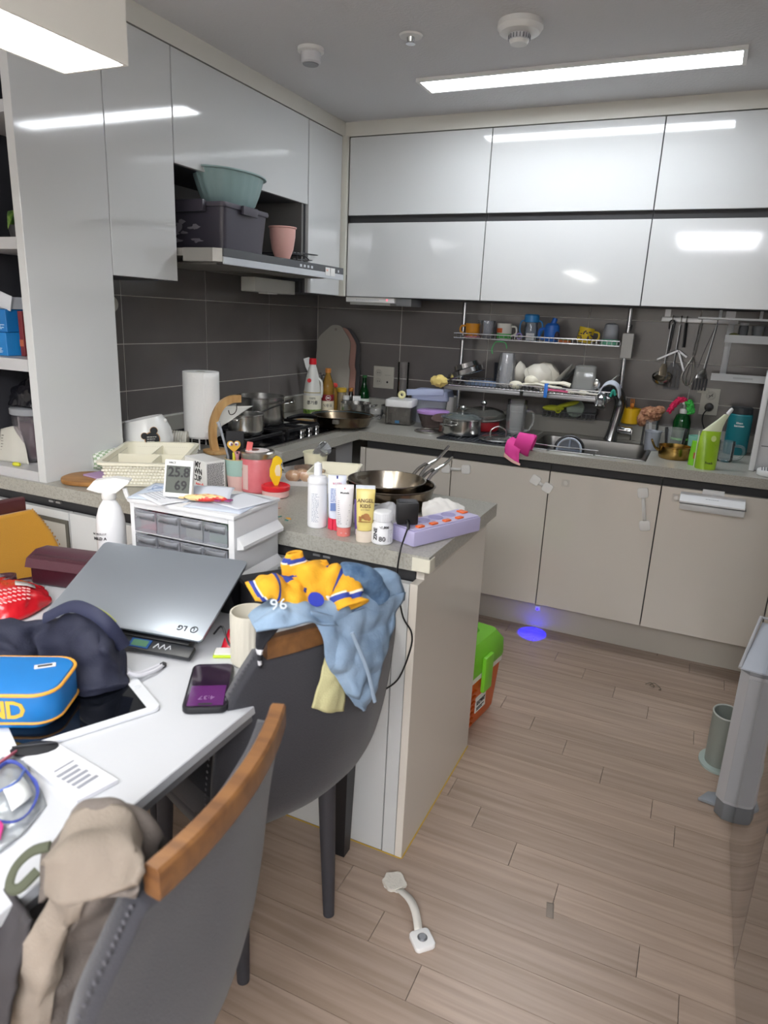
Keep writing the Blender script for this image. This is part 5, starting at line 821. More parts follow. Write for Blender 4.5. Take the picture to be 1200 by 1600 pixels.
t = T('steel_spoon', 'steel spoon standing bowl-up near the right rail', 'spoon', (1.66, -.27, ZL)); B().m(STEEL).tube([(.02, 0, .003), (.0, 0, .035)], .003, 6).ball((-.012, 0, .052), (.017, .008, .024), 12).done('spoon', t)
t = T('folded_towel', 'white cloth with a green stripe folded over the right end of the rack', 'towel', (1.715, -.28, ZL)); B().m(M('#ccd1dc', .8)).patch([[(-.05, -.03, .0), (-.03, -.035, .045), (.0, -.035, .06), (.03, -.035, .045), (.045, -.03, .0)], [(-.05, .03, .01), (-.03, .03, .055), (.0, .03, .07), (.03, .03, .055), (.045, .03, .01)]], 20, 10, .002, 40).done('cloth', t, thick=.006); B().m(M('#2f9a86', .7)).tube(curve([(.008, -.042, .005), (.018, -.044, .035), (.028, -.042, .012)], 8), .006, 8).done('stripe', t)
t = T('yellow_sponge', 'torn yellow sponge at the left end of the lower tier', 'sponge', (.885, -.325, ZL+.0)); B().m(M('#e7cf7f', .9, bump=(90, .8))).lump((.008, 0, .012), (.042, .026, .024), .010, 2.2, 22).done('foam', t)
# wire basket on the ledge with yellow scourer
t = T('sponge_basket', 'small grey wire basket hanging on the tiles above the sink', 'basket', (1.385, -.085, .948)); b = B().m(M('#8b8d90', .3, .8))
for z in (.0, .03): b.tube([(0, -.035, z), (.255, -.035, z), (.255, .035, z), (0, .035, z)], .0022, 6, loop=True)
for k in range(13): x = .0+k*.02125; b.tube([(x, -.035, .03), (x, -.035, 0), (x, .035, 0)], .0015, 5)
b.done('wire_frame', t, kind='stuff'); B().m(M('#3c3d40', .6)).box(.13, .25, -.02, .075, .004, .05, .003).done('back_plate', t) if 0 else B().m(M('#4b4c50', .6)).box(.01, .25, .040, .046, .0, .075, .002).done('back_plate', t)
t = T('yellow_scourer', 'lime yellow leaf-shaped scrubber lying across the wire basket', 'scrubber', (1.46, -.095, .985), R(0)); YG = M('#c9cf3a', .6); B().m(YG).mark().ball((-.03, 0, .006), (.055, .028, .016), 16).rot(R(-2), 'Y').done('pad', t); B().m(YG).mark().ball((.045, 0, .016), (.06, .022, .012), 16).rot(R(-18), 'Y').done('pad', t); B().m(M('#b5bb2a', .5)).tube([(.012*math.cos(2*PI*k/14), -.03, .0+.012*math.sin(2*PI*k/14)) for k in range(14)], .004, 6, loop=True).done('ring', t)
t = T('grey_scrub_pad', 'round pale green pad behind the lime scrubber', 'scrubber', (1.535, -.075, .952)); B().m(M('#8d9a90', .9)).mark().lathe([(.042, -.008), (.045, 0), (.042, .008)], n=24).rot(PI/2-.25, 'X').mv(0, 0, .044).done('pad', t)
# ledge items and bottles at the right of the sink
ZLG = .9455; t = T('yellow_pot', 'small yellow tumbler holding toothbrushes on the ledge right of the faucet', 'tumbler', (1.80, -.062, ZLG-.002+.0025)); b = B().m(M('#e3b41d', .35)).lathe([(.038, .0005), (.042, .004), (.044, .075), (.041, .075), (.038, .006), (.001, .006)], n=30, cap=(1, 0)); b.done('cup', t)
t = T('orange_fork_brush', 'orange child fork standing in the yellow tumbler', 'fork', (1.795, -.062, ZLG+.008)); B().m(M('#e0892f', .4)).tube([(0, 0, 0), (.004, 0, .07)], .004, 8).ball((.006, 0, .08), (.010, .004, .012), 10).done('stem', t)
for k in (-1, 0, 1): B().m(M('#e0892f', .4)).tube([(.006+k*.008, 0, .088), (.004+k*.007, 0, .112)], .0022, 6).done('tine', t)
t = T('toothbrush', 'thin grey brush leaning in the yellow tumbler', 'toothbrush', (1.788, -.052, ZLG+.008)); B().m(M('#4d4e52', .5)).tube([(0, 0, 0), (-.022, .02, .118)], .0028, 6).done('handle', t); B().m(M('#c9c9c4', .6)).box(-.030, -.020, .014, .02, .10, .118).done('bristles', t)
mug_glass('carafe', 'clear narrow-necked glass jar with a white spoon under the brown cloth', (1.905, -.17, ZC), .036, .034, .125, False, G(body=.08)); t = T('white_stirrer', 'white plastic stirrer standing in the clear jar', 'stirrer', (1.905, -.17, ZC+.0125)); B().m(WHITE).tube([(.01, -.006, .0), (-.006, 0, .11)], [.006, .009], 8, flat=.5).done('stick', t)
t = T('brown_cloth', 'crumpled brown kitchen cloth draped over the clear jar', 'cloth', (1.895, -.165, ZC+.128)); b = B().m(M('#b98a6a', .9, var=(60, '#8f6048', .4, .6))).lump((.002, -.004, .022), (.042, .032, .030), .012, 2.6, 40, 5); b.lump((-.03, -.012, -.004), (.022, .02, .03), .008, 2.6, 28, 9).lump((.038, 0, .044), (.022, .018, .016), .007, 2.4, 26, 3); b.done('cloth', t, kind='stuff')
t = T('milky_cup', 'milky plastic cup in front of the clear jar', 'cup', (1.925, -.275, ZC)); B().m(FROST).lathe([(.03, .0005), (.036, .085), (.034, .085), (.028, .004), (.001, .004)], n=26, cap=(1, 0)).done('cup', t); B().m(FROST).tube([(.037*math.cos(2*PI*k/26), .037*math.sin(2*PI*k/26), .086) for k in range(26)], .002, 6, loop=True).done('rim', t)
mug_glass('glass_mug', 'clear double-walled glass mug with its handle to the left behind the brass pot', (2.02, -.245, ZC), .038, .05, .105, True, G('#fbfdfd', .08, '#ffffff'), R(185))
t = T('mint_tumbler', 'plain mint green plastic tumbler behind the green pouch', 'tumbler', (2.112, -.31, ZC)); B().m(M('#86c2b0', .45)).lathe([(.032, .0005), (.038, .09), (.036, .09), (.03, .004), (.001, .004)], n=26, cap=(1, 0)).done('cup', t)
cx, cy = 2.035, -.088; t = jar('pump_soap_bottle', 'dark green pump soap bottle by the tiles right of the sink', 'soap bottle', (cx, cy, ZC), [(.036, .0005), (.039, .006), (.039, .12), (.03, .15), (.016, .158)], G('#2f8a45', .5, '#155a2a'), [(.018, .1585), (.019, .162), (.019, .178), (.015, .182)], WHITE)
B().m(WHITE).tube(curve([(0, 0, .1825), (0, 0, .205), (-.003, -.01, .212), (-.006, -.03, .208)], 10), .006, 8).done('pump_nozzle', t); B().m(M('#7fd06a', .4)).box(-.012, .010, -.0405, -.0395, .035, .115, .0).done('bright_band', t) if 0 else B().m(M('#6cc35a', .5)).lathe([(.0394, .035), (.0394, .045)], n=28, cap=(0, 0)).done('bright_band', t)
def fuzzy(name, label, path, r, col, seed):
    t = T(name, label, 'scrubber', path[0]); P = [Vector(p)-Vector(path[0]) for p in path]; rd = random.Random(seed); b = B().m(M(col, .9))
    C_ = curve(P, 18)
    for k in range(130): c_ = C_[rd.randrange(19)]; d_ = Vector((rd.gauss(0, 1), rd.gauss(0, 1), rd.gauss(0, 1))).normalized()*r*rd.uniform(.5, 1); b.ball(tuple(c_+d_), r*.42, 6)
    b.tube(C_, r*.8, 8); b.done('tuft', t, kind='stuff'); return t
fuzzy('red_scrubber', 'fluffy hot pink and red scrubber hung over the soap pump', [(1.972, -.11, 1.028), (1.99, -.11, 1.062), (2.01, -.11, 1.082), (2.032, -.11, 1.088)], .013, '#d92a5c', 1); fuzzy('green_scrubber', 'shaggy bright green scrubber hung on the right of the soap pump', [(2.048, -.115, 1.075), (2.062, -.115, 1.055), (2.066, -.115, 1.03)], .016, '#3fb04a', 2)
BRASS = M('#b99a5c', .25, 1, var=(30, '#957738', .4, .7)); t = pot('brass_pot', 'small golden brass pot with two loop handles at the worktop edge', (2.03, -.43, ZC), .066, .052, mat=BRASS, inner=BRASS)
for s in (0, PI): B().m(BRASS).mark().tube(curve([(.064, .02, .032), (.082, .018, .042), (.096, .012, .068), (.098, -.002, .072), (.095, -.014, .066), (.081, -.018, .04), (.064, -.02, .032)], 20), .0045, 8).rot(s+R(8)).done('handle', t)
# green refill pouch
t = T('refill_pouch', 'lime green detergent refill pouch with a white spout at the worktop edge', 'refill pouch', (2.155, -.595, ZC), R(14)); t.scale = (.80, .9, 1.0); PG = M('#8fb81f', .3, var=(14, '#a9cf3a', .4, .7))
ee = lambda a, c_, z, dx=0: [(dx+a*math.cos(2*PI*k/28)*(abs(math.cos(2*PI*k/28))**-.25 if abs(math.cos(2*PI*k/28)) > .2 else 1.45), c_*math.sin(2*PI*k/28), z) for k in range(28)]
B().m(PG).loft([ee(.048, .036, .0005), ee(.05, .034, .02), ee(.05, .026, .08), ee(.049, .016, .13), ee(.045, .008, .152, .004)]).done('pouch', t); B().m(M('#dfe6c6', .3)).loft([ee(.045, .0078, .1525, .004), ee(.034, .006, .172, .018), ee(.020, .006, .20, .042), ee(.014, .006, .222, .060)]).done('shoulder', t)
B().m(WHITE).mark().lathe([(.009, 0), (.009, .022), (.007, .03), (.001, .032)], n=16).rot(R(38), 'Y').mv(.062, 0, .222).done('spout_cap', t); B().m(M('#e6ecd2', .3)).box(-.0555, -.0525, -.003, .003, .004, .15).done('seam', t)
b = B().m(M('#6d9316', .5)); b.mark(); lines(b, -.02, .035, .06, .12, 6, -.0265, h=.003, seed=6); b.rot(R(-10), 'X', (0, 0, .06)); b.done('print', t, kind='stuff'); word('Frosch', .013, INK, t, (.004, -.0352, .028), (PI/2-R(4), 0, 0), bold=.0003); B().m(M('#c9dc8c', .5)).mark().lathe([(.012, 0), (.012, .0008)], n=18).rot(PI/2-R(8), 'X').mv(.012, -.0215, .125).done('emblem', t)
t = T('small_green_pouch', 'second bright green pouch leaning behind the first', 'refill pouch', (2.118, -.548, ZC), R(-20)); B().m(M('#79c22a', .35)).loft([ee(.030, .02, .0005), ee(.03, .018, .03), ee(.026, .008, .10)]).done('pouch', t); B().m(M('#b0573c', .5)).box(-.006, .016, -.0205, -.0185, .03, .055).done('patch', t)
cx, cy = 2.275, -.115; t = T('teal_canister', 'teal insulated bottle with a white logo beside the water purifier', 'bottle', (cx, cy, ZC), face(cx, cy)*.7); B().m(M('#17717a', .35)).lathe([(.048, .0005), (.05, .005), (.05, .178), (.047, .182)], n=32).done('body', t); B().m(M('#26292c', .45)).lathe([(.044, .1825), (.046, .185), (.046, .21), (.042, .213)], n=30).done('cap', t); word('klean', .013, WHITE, t, (0, 0, .145), wrap=.0503, bold=.0003); word('kanteen', .013, WHITE, t, (0, 0, .132), wrap=.0503, bold=.0003)
mug_glass('clear_mug', 'small clear square-handled mug right of the green pouch', (2.228, -.365, ZC), .033, .034, .088, True, G('#f4f7f8', .08, '#dfe5e8'), R(-10))
t = T('water_purifier', 'white countertop water purifier at the right edge with a drip tray', 'water purifier', (2.315, -.535, ZC), R(-4)); WP = M('#dadbdc', .25)
B().m(WP).box(0, .022, 0, .42, .0005, .385, .006).done('side_panel', t); B().m(M('#b9bbbd', .3)).box(.0225, .20, .03, .42, .0005, .38, .004).done('body', t); B().m(M('#c7c9cb', .25)).loft([[(.0225, y, z) for y, z in ((.029, .002), (.029, .25), (.02, .285), (.0, .30), (.0, .38), (.03, .383))], [(.20, y, z) for y, z in ((.029, .002), (.029, .25), (.02, .285), (.0, .30), (.0, .38), (.03, .383))]]).done('front_cover', t)
B().m(M('#dfe0e0', .3)).prism(rrect(.15, .11, .05, 7, (.105, -.045)), .0005, .024, .004).done('drip_tray', t); b = B().m(M('#6b6d70', .5))
for k in range(13): b.box(.045+k*.0095, .049+k*.0095, -.085, -.01, .0242, .0255)
b.done('tray_grille', t, kind='stuff'); b = B().m(M('#6b6d70', .5)).box(.03, .08, .0285, .0289, .10, .104); b.done('print', t)
for p in ((-.0003, .05, .34), (-.0003, .13, .33), (-.0003, .08, .28)): B().m(M('#4a4c50', .5)).ball(p, (.0012, .006, .006), 8).done('speck', t)
t = T('red_tub', 'small red-lidded tub on top of the water purifier', 'tub', (2.40, -.40, ZC+.386)); B().m(M('#2e2c30', .4)).lathe([(.05, .0005), (.055, .02), (.05, .024)], n=24).done('tub', t); B().m(M('#d4405a', .4)).lathe([(.032, .0245), (.034, .028), (.034, .05), (.03, .052)], n=22).done('lid', t)
# wall: utensil rail
RAILW = M('#c7c9cc', .3, .4); t = T('utensil_rail', 'pale metal utensil rail fixed to the tiles under the wall cabinets', 'rail', (1.875, -.028, 1.432)); B().m(RAILW).box(0, .325, .0, .016, 0, .022, .002).done('bar', t); B().m(RAILW).box(.01, .035, .0165, .0265, .0, .056).done('bracket', t); B().m(RAILW).box(.27, .31, .0165, .0265, .0, .056).done('bracket', t)
def hang(name, label, x, z=1.4295): t = T(name, label, 'utensil', (x, -.052, z)); t['group'] = 'utensils on the rail'; B().m(STEEL).tube(curve([(0, .0225, .0275), (0, .01, .03), (0, -.002, .022), (0, .0, .008), (0, .0015, .0)], 10), .0022, 6).done('hook', t); return t
HB = M('#202226', .45); PL_ = M('#9b9da1', .3, .9); del_ = 0
t = hang('ladle', 'steel ladle with a black handle loop, leftmost on the utensil rail', 1.925); B().m(PL_).tube([(0, 0, -.01), (-.006, 0, -.20)], .006, 8, flat=.5).done('handle', t); B().m(HB).tube(curve([(-.01, 0, -.03), (-.012, 0, .0), (0, .004, .01), (.010, 0, .0), (.008, 0, -.03), (.002, .0, -.13)], 14), .0035, 6).done('grip', t)
B().m(STEEL).mark().lathe([(.045, 0), (.043, -.016), (.03, -.032), (.001, -.04), (.001, -.038), (.028, -.030), (.041, -.016), (.043, 0)], n=26, cap=(0, 0)).rot(R(28), 'X').mv(-.008, -.03, -.245).done('bowl', t); B().m(M('#b3a893', .4, .7)).tube([(-.006, 0, -.19), (-.008, -.004, -.215), (-.008, -.01, -.245)], [.012, .024, .022], 10, flat=.3).done('neck', t)
t = hang('scissors', 'open grey kitchen scissors with black handles on the rail', 1.985); B().m(HB).tube([(.0, 0, -.0), (.004, 0, -.11)], .009, 10, flat=.5).done('grip', t); 
for s, a, L_ in ((1, 62, .10), (-1, -55, .05), (1, -22, .10)): B().m(PL_).mark().box(-.005, .005, -.002, .002, -L_, 0, .001, 1).rot(R(a), 'Y').mv(-.016, -.003, -.125).done('blade', t)
t = hang('slotted_turner', 'black slotted turner behind the scissors on the rail', 1.962); b = B().m(PL_).tube([(.0, .008, -.01), (-.003, .008, -.20)], .005, 8, flat=.5); b.done('handle', t); TU = M('#3f4044', .4)
for k in range(4): B().m(TU).box(-.034+k*.0175, -.022+k*.0175, .006, .010, -.295, -.215).done('slat', t)
B().m(TU).box(-.036, .034, .006, .010, -.306, -.2955).done('edge', t); B().m(TU).loft([[(x, y, z) for x, z in ((-.034, -.2145), (.032, -.2145), (.012, -.185), (-.016, -.185))] for y in (.006, .010)]).done('neck', t)
t = hang('whisk', 'steel wire whisk with a tubular handle on the rail', 2.05); B().m(STEEL).tube([(0, 0, -.0), (-.012, 0, -.145)], .0062, 10).done('handle', t)
for k in range(5): a = PI*k/5; c_, s_ = math.cos(a), math.sin(a); B().m(STEEL).tube(curve([(-.012, 0, -.146), (-.016+.022*c_, .022*s_, -.20), (-.019+.031*c_, .020*s_, -.25), (-.021, 0, -.285), (-.019-.031*c_, -.020*s_, -.25), (-.016-.022*c_, -.022*s_, -.20), (-.012, 0, -.1465)], 22), .0013, 5).done('wire', t)
t = hang('spaghetti_fork', 'dark broad spaghetti fork with a steel shank, rightmost on the rail', 2.115); B().m(PL_).tube([(0, 0, .0), (-.022, 0, -.20)], [.004, .007], 8, flat=.6).done('handle', t); B().m(STEEL).tube([(-.022, 0, -.20), (-.027, 0, -.22), (-.03, 0, -.245)], [.007, .028, .032], 12, flat=.3).done('shoulder', t)
for k in range(5): x = -.058+k*.0135; B().m(TU).tube([(x, -.002, -.2455), (x-.002, -.006, -.30)], .0045, 7).done('tine', t)
B().m(HB).tube(curve([(0, .004, .004), (-.03, .006, -.10), (-.052, .004, -.20)], 8), .0014, 5).done('cord', t)
t = socket('wall_socket', 'beige wall socket with a black plug below the utensil rail', 2.098, 0, 1.015, .08, .125); outlet(t, .042, .09, .022); outlet(t, .042, .038, .022); B().m(INK).mark().box(-.0015, .0015, -.0116, -.0094, -.013, .013).rot(R(40), 'Y').mv(.042, 0, .09).done('slot', t); B().m(M('#c9c6bb', .4)).box(-.02, .03, -.02, -.0095, .100, .118, .002).done('cover_flap', t)
t = T('black_plug', 'black round plug with its cord in the lower outlet', 'plug', (2.140, -.0126, 1.053)); B().m(BLACK).mark().lathe([(.019, 0), (.020, .018), (.016, .03), (.001, .032)], n=20).rot(PI/2, 'X').done('plug', t); B().m(BLACK).tube(curve([(-.004, -.026, -.006), (-.02, -.03, -.035), (-.018, -.03, -.07), (.0, -.045, -.105), (.03, -.05, -.13)], 14), .003, 7).done('cord', t)
# white bracket shelf at the right
t = T('wall_rack', 'white metal two-tier wall rack on the tiles right of the utensils', 'rack', (2.125, -.0, 1.18)); WR = M('#d0d3d6', .35)
B().m(WR).mark().box(.035, .062, -.014, -.004, .015, .275, .002).rot(R(0), 'Y').done('post', t); B().m(WR).box(.0, .33, -.12, -.015, .012, .020, .001).box(.0, .33, -.122, -.1195, .004, .036).done('shelf', t); B().m(WR).box(.03, .36, -.12, -.015, .180, .188, .001).box(.03, .36, -.122, -.1195, .172, .206).done('shelf', t); B().m(WR).box(.31, .33, -.014, -.004, .0, .275).done('post', t); B().m(M('#b9bdc0', .4)).box(.09, .17, -.1235, -.1222, .016, .024).done('label_strip', t)
t = T('shelf_under_cabinet', 'thin white shelf hung right under the wall cabinets', 'shelf', (2.035, -.28, 1.447)); B().m(WR).box(0, .30, .0, .16, .0, .008, .001).done('board', t)
for x in (.08, .24): B().m(WR).box(x, x+.012, .12, .14, .0085, .0415).done('hanger', t)
t = T('spice_glass', 'small clear jar on the upper tier of the wall rack', 'jar', (2.225, -.07, 1.3685)); B().m(G('#dfe3e6', .3, '#a9adb2')).lathe([(.018, .0005), (.02, .05), (.016, .06)], n=20).done('jar', t); B().m(M('#c9ccd0', .4)).lathe([(.018, .0605), (.018, .07)], n=18).done('cap', t)
t = T('clear_cups', 'clear tilted cup beside the small jar on the wall rack', 'cup', (2.285, -.07, 1.3685)); B().m(G('#dfe3e6', .3, '#b9bdc2')).lathe([(.022, .0005), (.026, .06), (.024, .06), (.02, .004), (.001, .004)], n=22, cap=(1, 0)).done('cup', t)
t = T('white_cap', 'tiny white cap on the upper tier of the wall rack', 'cap', (2.268, -.106, 1.3685)); t.name = 'bottle_top'; B().m(WHITE).lathe([(.016, .0005), (.016, .012), (.012, .014)], n=18).done('disc', t); B().m(WHITE).lathe([(.006, .0142), (.006, .018)], n=12).done('nub', t)
t = T('olive_pouch', 'small olive pouch at the left end of the wall rack', 'pouch', (2.19, -.08, 1.3685)); B().m(M('#7b7a45', .6)).ball((0, 0, .0135), (.024, .02, .013), 12).done('pouch', t); t = T('yellow_packet', 'yellow packet at the right end of the wall rack', 'packet', (2.37, -.08, 1.3685)); B().m(M('#d8b63a', .5)).ball((0, 0, .0165), (.04, .02, .016), 12).done('packet', t)
B().m(M('#d3d1c7', .4)).mark().lathe([(.03, 0), (.032, .004), (.028, .011), (.001, .012)], n=24).rot(PI/2, 'Y').done('wall_disc', loc=(.0004, -1.575, 1.398), label='pale round disc fixed to the tiles beside the tall white panel', cat='disc')
# ---------------------------------------------------------------- latches and fittings on the base doors
LAT = M('#f0efec', .35)
def latch(label, a, c_, y=YD):
    a = Vector((a[0], 0, a[1])); c_ = Vector((c_[0], 0, c_[1])); t = T('safety_latch', label, 'latch', (a.x, y-.0006, a.z), 0, 'child safety latches'); d_ = c_-a; ang = math.atan2(d_.z, d_.x)
    for p in (Vector(), d_): b = B().m(LAT).mark().prism(rrect(.042, .042, .009), .0, .011, .002).rot(PI/2, 'X').rot(-ang, 'Y').mv(p.x, 0, p.z); b.done('pad', t)
    L_ = d_.length; b = B().m(M('#e6e5e1', .4)).mark(); b.loft([[(x, -.006-.010*math.sin(PI*(x-.018)/(L_-.036)), z) for z in (-.007, .007)] for x in [.0215+(L_-.043)*k/10 for k in range(11)]], cap=(0, 0), closed=False); b.rot(-ang, 'Y'); b.done('strap', t, thick=.002); return t
latch('white strap latch bridging the first and second base doors from the corner', (1.075, .733), (1.172, .741)); latch('short white latch at the top right corner of the second base door', (1.492, .735), (1.548, .708)); latch('vertical white strap latch near the right edge of the sink base door', (1.940, .742), (1.966, .604))
for k, x in enumerate((1.622, 2.069)):
    t = T('door_button', f'small square pad with a round button at the upper left of the {["sink", "wipe-box"][k]} base door', 'button', (x, YD-.0006, .738), 0); B().m(M('#cbc6bd', .4)).mark().prism(rrect(.034, .032, .005), 0, .0035).rot(PI/2, 'X').done('pad', t); B().m(M('#ddd9d2', .35)).mark().lathe([(.011, .0037), (.011, .007), (.008, .0085), (.001, .0085)], n=18).rot(PI/2, 'X').done('round_button', t)
t = T('hanging_wipe_box', 'white shallow box hanging from the rightmost visible base door', 'wipe box', (2.086, YD-.001, .705)); b = B().m(M('#d3d4d4', .3)).box(.0, .235, -.05, -.0005, .0, .026, .006); b.done('box', t)
B().m(M('#6c6e70', .4)).box(-.004, .238, -.054, .0, .0265, .031, .002).done('gap_seal', t); B().m(M('#e8e9ea', .25)).loft([[(x, y, z) for y, z in ((-.056, .0315), (-.056, .037), (-.002, .064), (-.001, .0315))] for x in (-.004, .232)]).done('lid', t); B().m(M('#e0e1e2', .3)).box(.075, .155, -.006, -.0005, .0645, .085, .002).done('hook_tab', t); b = B().m(M('#9fa3a8', .5)).mark(); lines(b, .09, .14, .046, .052, 2, -.031, h=.0012); b.done('print', t, kind='stuff')
# ---------------------------------------------------------------- floor things
t = T('cool_box', 'orange cool box with a lime green lid behind the peninsula end panel', 'cool box', (1.410, -1.450, 0), R(-9)); t.scale = (1, .72, 1); OR = M('#d9641c', .45); r8 = lambda w, d, z, r=.025, dx=0: [(dx+x, y, z) for x, y in rrect(w, d, r, 5)]
B().m(OR).loft([r8(.25, .34, .001), r8(.265, .36, .02), r8(.29, .385, .20)]).done('body', t); B().m(M('#e4e0d8', .4)).loft([r8(.292, .388, .2005), r8(.30, .395, .204), r8(.30, .395, .222)]).done('white_rim', t); B().m(M('#76c12c', .4)).loft([r8(.30, .396, .2225), r8(.306, .40, .235), r8(.30, .395, .29), r8(.255, .34, .325, .03)]).done('lid', t)
B().m(M('#5aa51f', .4)).loft([r8(.17, .2, .3255), r8(.16, .19, .335)]).done('lid_panel', t); b = B().m(M('#7ecb33', .4)).mark().box(.152, .168, -.07, .02, .150, .285, .007); b.done('latch', t)
for k in range(7): B().m(M('#c55817', .45)).box(.131+.012*(.03+k*.022)/.2, .143+.012*(.03+k*.022)/.2, -.155, -.10, .03+k*.022, .038+k*.022).done('rib', t)
b = B().m(M('#e3e2dc', .5)).mark().box(.1405, .1435, -.075, .035, .065, .125); b.done('sticker', t); o = word('KAYWAY', .022, INK, t, (.1442, -.02, .10), (PI/2, 0, PI/2), bold=.0008); b = B().m(INK).mark(); lines(b, -.045, .04, .072, .085, 2, 0, h=.003); b.rot(PI/2).mv(.1442, -.02, 0); b.done('print', t, kind='stuff')
b = B().m(OR).box(-.14, -.13, -.1, .1, .1, .12) if 0 else None
# blue night light in the kick board
t = T('kick_light', 'small blue lamp under the base doors lighting the floor', 'lamp', (1.547, -.562, .1)); B().m(WHITE).box(-.012, .012, .0, .0062, -.012, .012, .001).done('housing', t); B().m(M('#2a1cff', .4, emit=6)).ball((0, -.003, -.004), .006, 10).done('led', t)
lp = bpy.data.lights.new('blue_beam', 'SPOT'); lp.energy = 6; lp.color = (0, 0, 1); lp.spot_size = R(64); lp.spot_blend = .25; lp.shadow_soft_size = .004; lo = bpy.data.objects.new('blue_beam', lp); COL.objects.link(lo); lo.parent = t; lo.location = (0, -.012, -.002); lo.rotation_euler = (R(-24), 0, 0)
t = T('fallen_latch', 'white strap latch lying loose on the wooden floor', 'latch', (1.574, -2.292, .0)); d_ = Vector((1.700, -2.416, 0))-Vector((1.574, -2.292, 0)); ang = math.atan2(d_.y, d_.x)
b = B().m(M('#d8d3c8', .8, bump=(120, 1))).mark(); b.loft([[((.030+.004*math.sin(5*a+z*90))*math.cos(a), (.028+.004*math.cos(4*a))*math.sin(a), z) for a in [2*PI*k/22 for k in range(22)]] for z in (.0085, .013, .017)]); b.done('sticky_pad', t); B().m(LAT).prism(rrect(.046, .04, .008), .0005, .0083, .002).done('lower_pad', t)
b = B().m(LAT).mark().prism(rrect(.052, .05, .010), .0005, .015, .003).rot(ang).mv(d_.x, d_.y, 0); b.done('buckle', t); B().m(M('#8e9094', .3, .6)).mark().lathe([(.010, .0152), (.012, .017), (.008, .020), (.001, .020)], n=18).mv(d_.x, d_.y, 0).done('button', t)
n_ = Vector((-d_.y, d_.x, 0)).normalized(); b = B().m(M('#dedad0', .45)); b.loft([[d_*(.13+.74*k/12)+n_*(s*.010+.012*math.sin(PI*k/12))+Vector((0, 0, .012+.012*math.sin(PI*k/12))) for s in (-1, 1)] for k in range(13)], cap=(0, 0), closed=False); b.done('strap', t, thick=.002)
t = T('wire_scrap', 'tiny tangle of twist wire on the floor near the sink cabinets', 'wire', (2.10, -.878, .0035)); B().m(M('#7d7668', .4, .5)).tube(curve([(-.03, 0, 0), (-.01, .014, .004), (.004, -.008, 0), (-.012, -.012, .004), (.0, .012, .006), (.022, .004, 0), (.03, -.016, 0), (.022, -.024, 0)], 40), .0016, 5).done('wire', t)
t = T('tape_scrap', 'small grey strip of tape stuck to the floor', 'tape', (1.950, -2.186, .0003), R(100)); B().m(M('#8d8278', .7)).patch([[(-.024, -.009, .0), (.0, -.009, .0015), (.024, -.009, .0)], [(-.022, .009, .0), (.0, .009, .0015), (.024, .009, .0)]], 10, 4, .0003).done('strip', t, thick=.0008, off=1)
# grey-white tower (vacuum station) and brush holder
t = T('vacuum_tower', 'slim white and grey upright vacuum station standing beside the refrigerator', 'vacuum station', (2.40, -1.545, 0), R(-8)); TW = M('#b5b6ba', .4); TG = M('#74777b', .4)
pf = [(-.075, -.06), (-.05, -.085), (.03, -.085), (.05, -.07), (.055, .0), (.04, .09), (-.05, .09), (-.075, .06)]
B().m(TG).prism([(x*.95, y*.95) for x, y in pf], .001, .06, .003).done('foot_block', t); B().m(TW).prism(pf, .0602, .48).done('column', t); B().m(M('#a9abaf', .4)).box(-.05, .028, -.0885, -.0855, .07, .47, .001, 1).done('front_panel', t); B().m(M('#8a8d91', .4)).prism([(.0505, -.066), (.058, -.05), (.062, .0), (.056, .0)], .065, .47).done('side_strip', t)
B().m(M('#85888d', .4)).prism([(x*1.03, y*1.03) for x, y in pf], .4803, .492, .002).done('top_band', t); B().m(M('#bcc2cc', .35)).loft([[(-.075, -.088, .4925), (.055, -.088, .4925), (.056, .085, .575), (-.05, .085, .575)], [(-.075, -.088, .4965), (.055, -.088, .4965), (.056, .085, .579), (-.05, .085, .579)]]).done('slanted_lid', t); B().m(M('#4b4e52', .5)).loft([[(-.07, -.07, .4935), (-.068, .08, .4935), (-.05, .084, .572)], [(-.066, -.07, .4935), (-.064, .08, .4935), (-.046, .084, .572)]]).done('dark_gap', t)
B().m(TW).tube([(-.078, -.086, .495), (-.056, .088, .592), (.05, .088, .592)], .005, 8).done('lid_frame', t)
for s, x in ((-1, -.10), (1, .075)): B().m(M('#8b9096', .4)).prism([(x, .02) if s < 0 else (x, .03), (x-.02*1 if s < 0 else x+.02, -.03), (s*.04, -.03), (s*.04, .05)], .0008, .012, .002).done('stand_foot', t)
t = T('brush_holder', 'grey-green oval brush holder on a flat base behind the white tower', 'brush holder', (2.335, -1.315, 0)); GG = M('#8d938c', .45); el = lambda a, c_, z: [(a*math.cos(2*PI*k/28), c_*math.sin(2*PI*k/28), z) for k in range(28)]
B().m(M('#a9b8b2', .45)).loft([el(.06, .075, .0005), el(.06, .075, .008)]).done('base_plate', t); B().m(GG).loft([el(.042, .05, .0082), el(.044, .055, .19), el(.040, .051, .19), el(.038, .046, .012), el(.001, .001, .012)], cap=(1, 0)).done('cup', t); B().m(M('#b6bab4', .45)).tube([(.042*math.cos(2*PI*k/28), .053*math.sin(2*PI*k/28), .191) for k in range(28)], .003, 6, loop=True).done('rim', t)
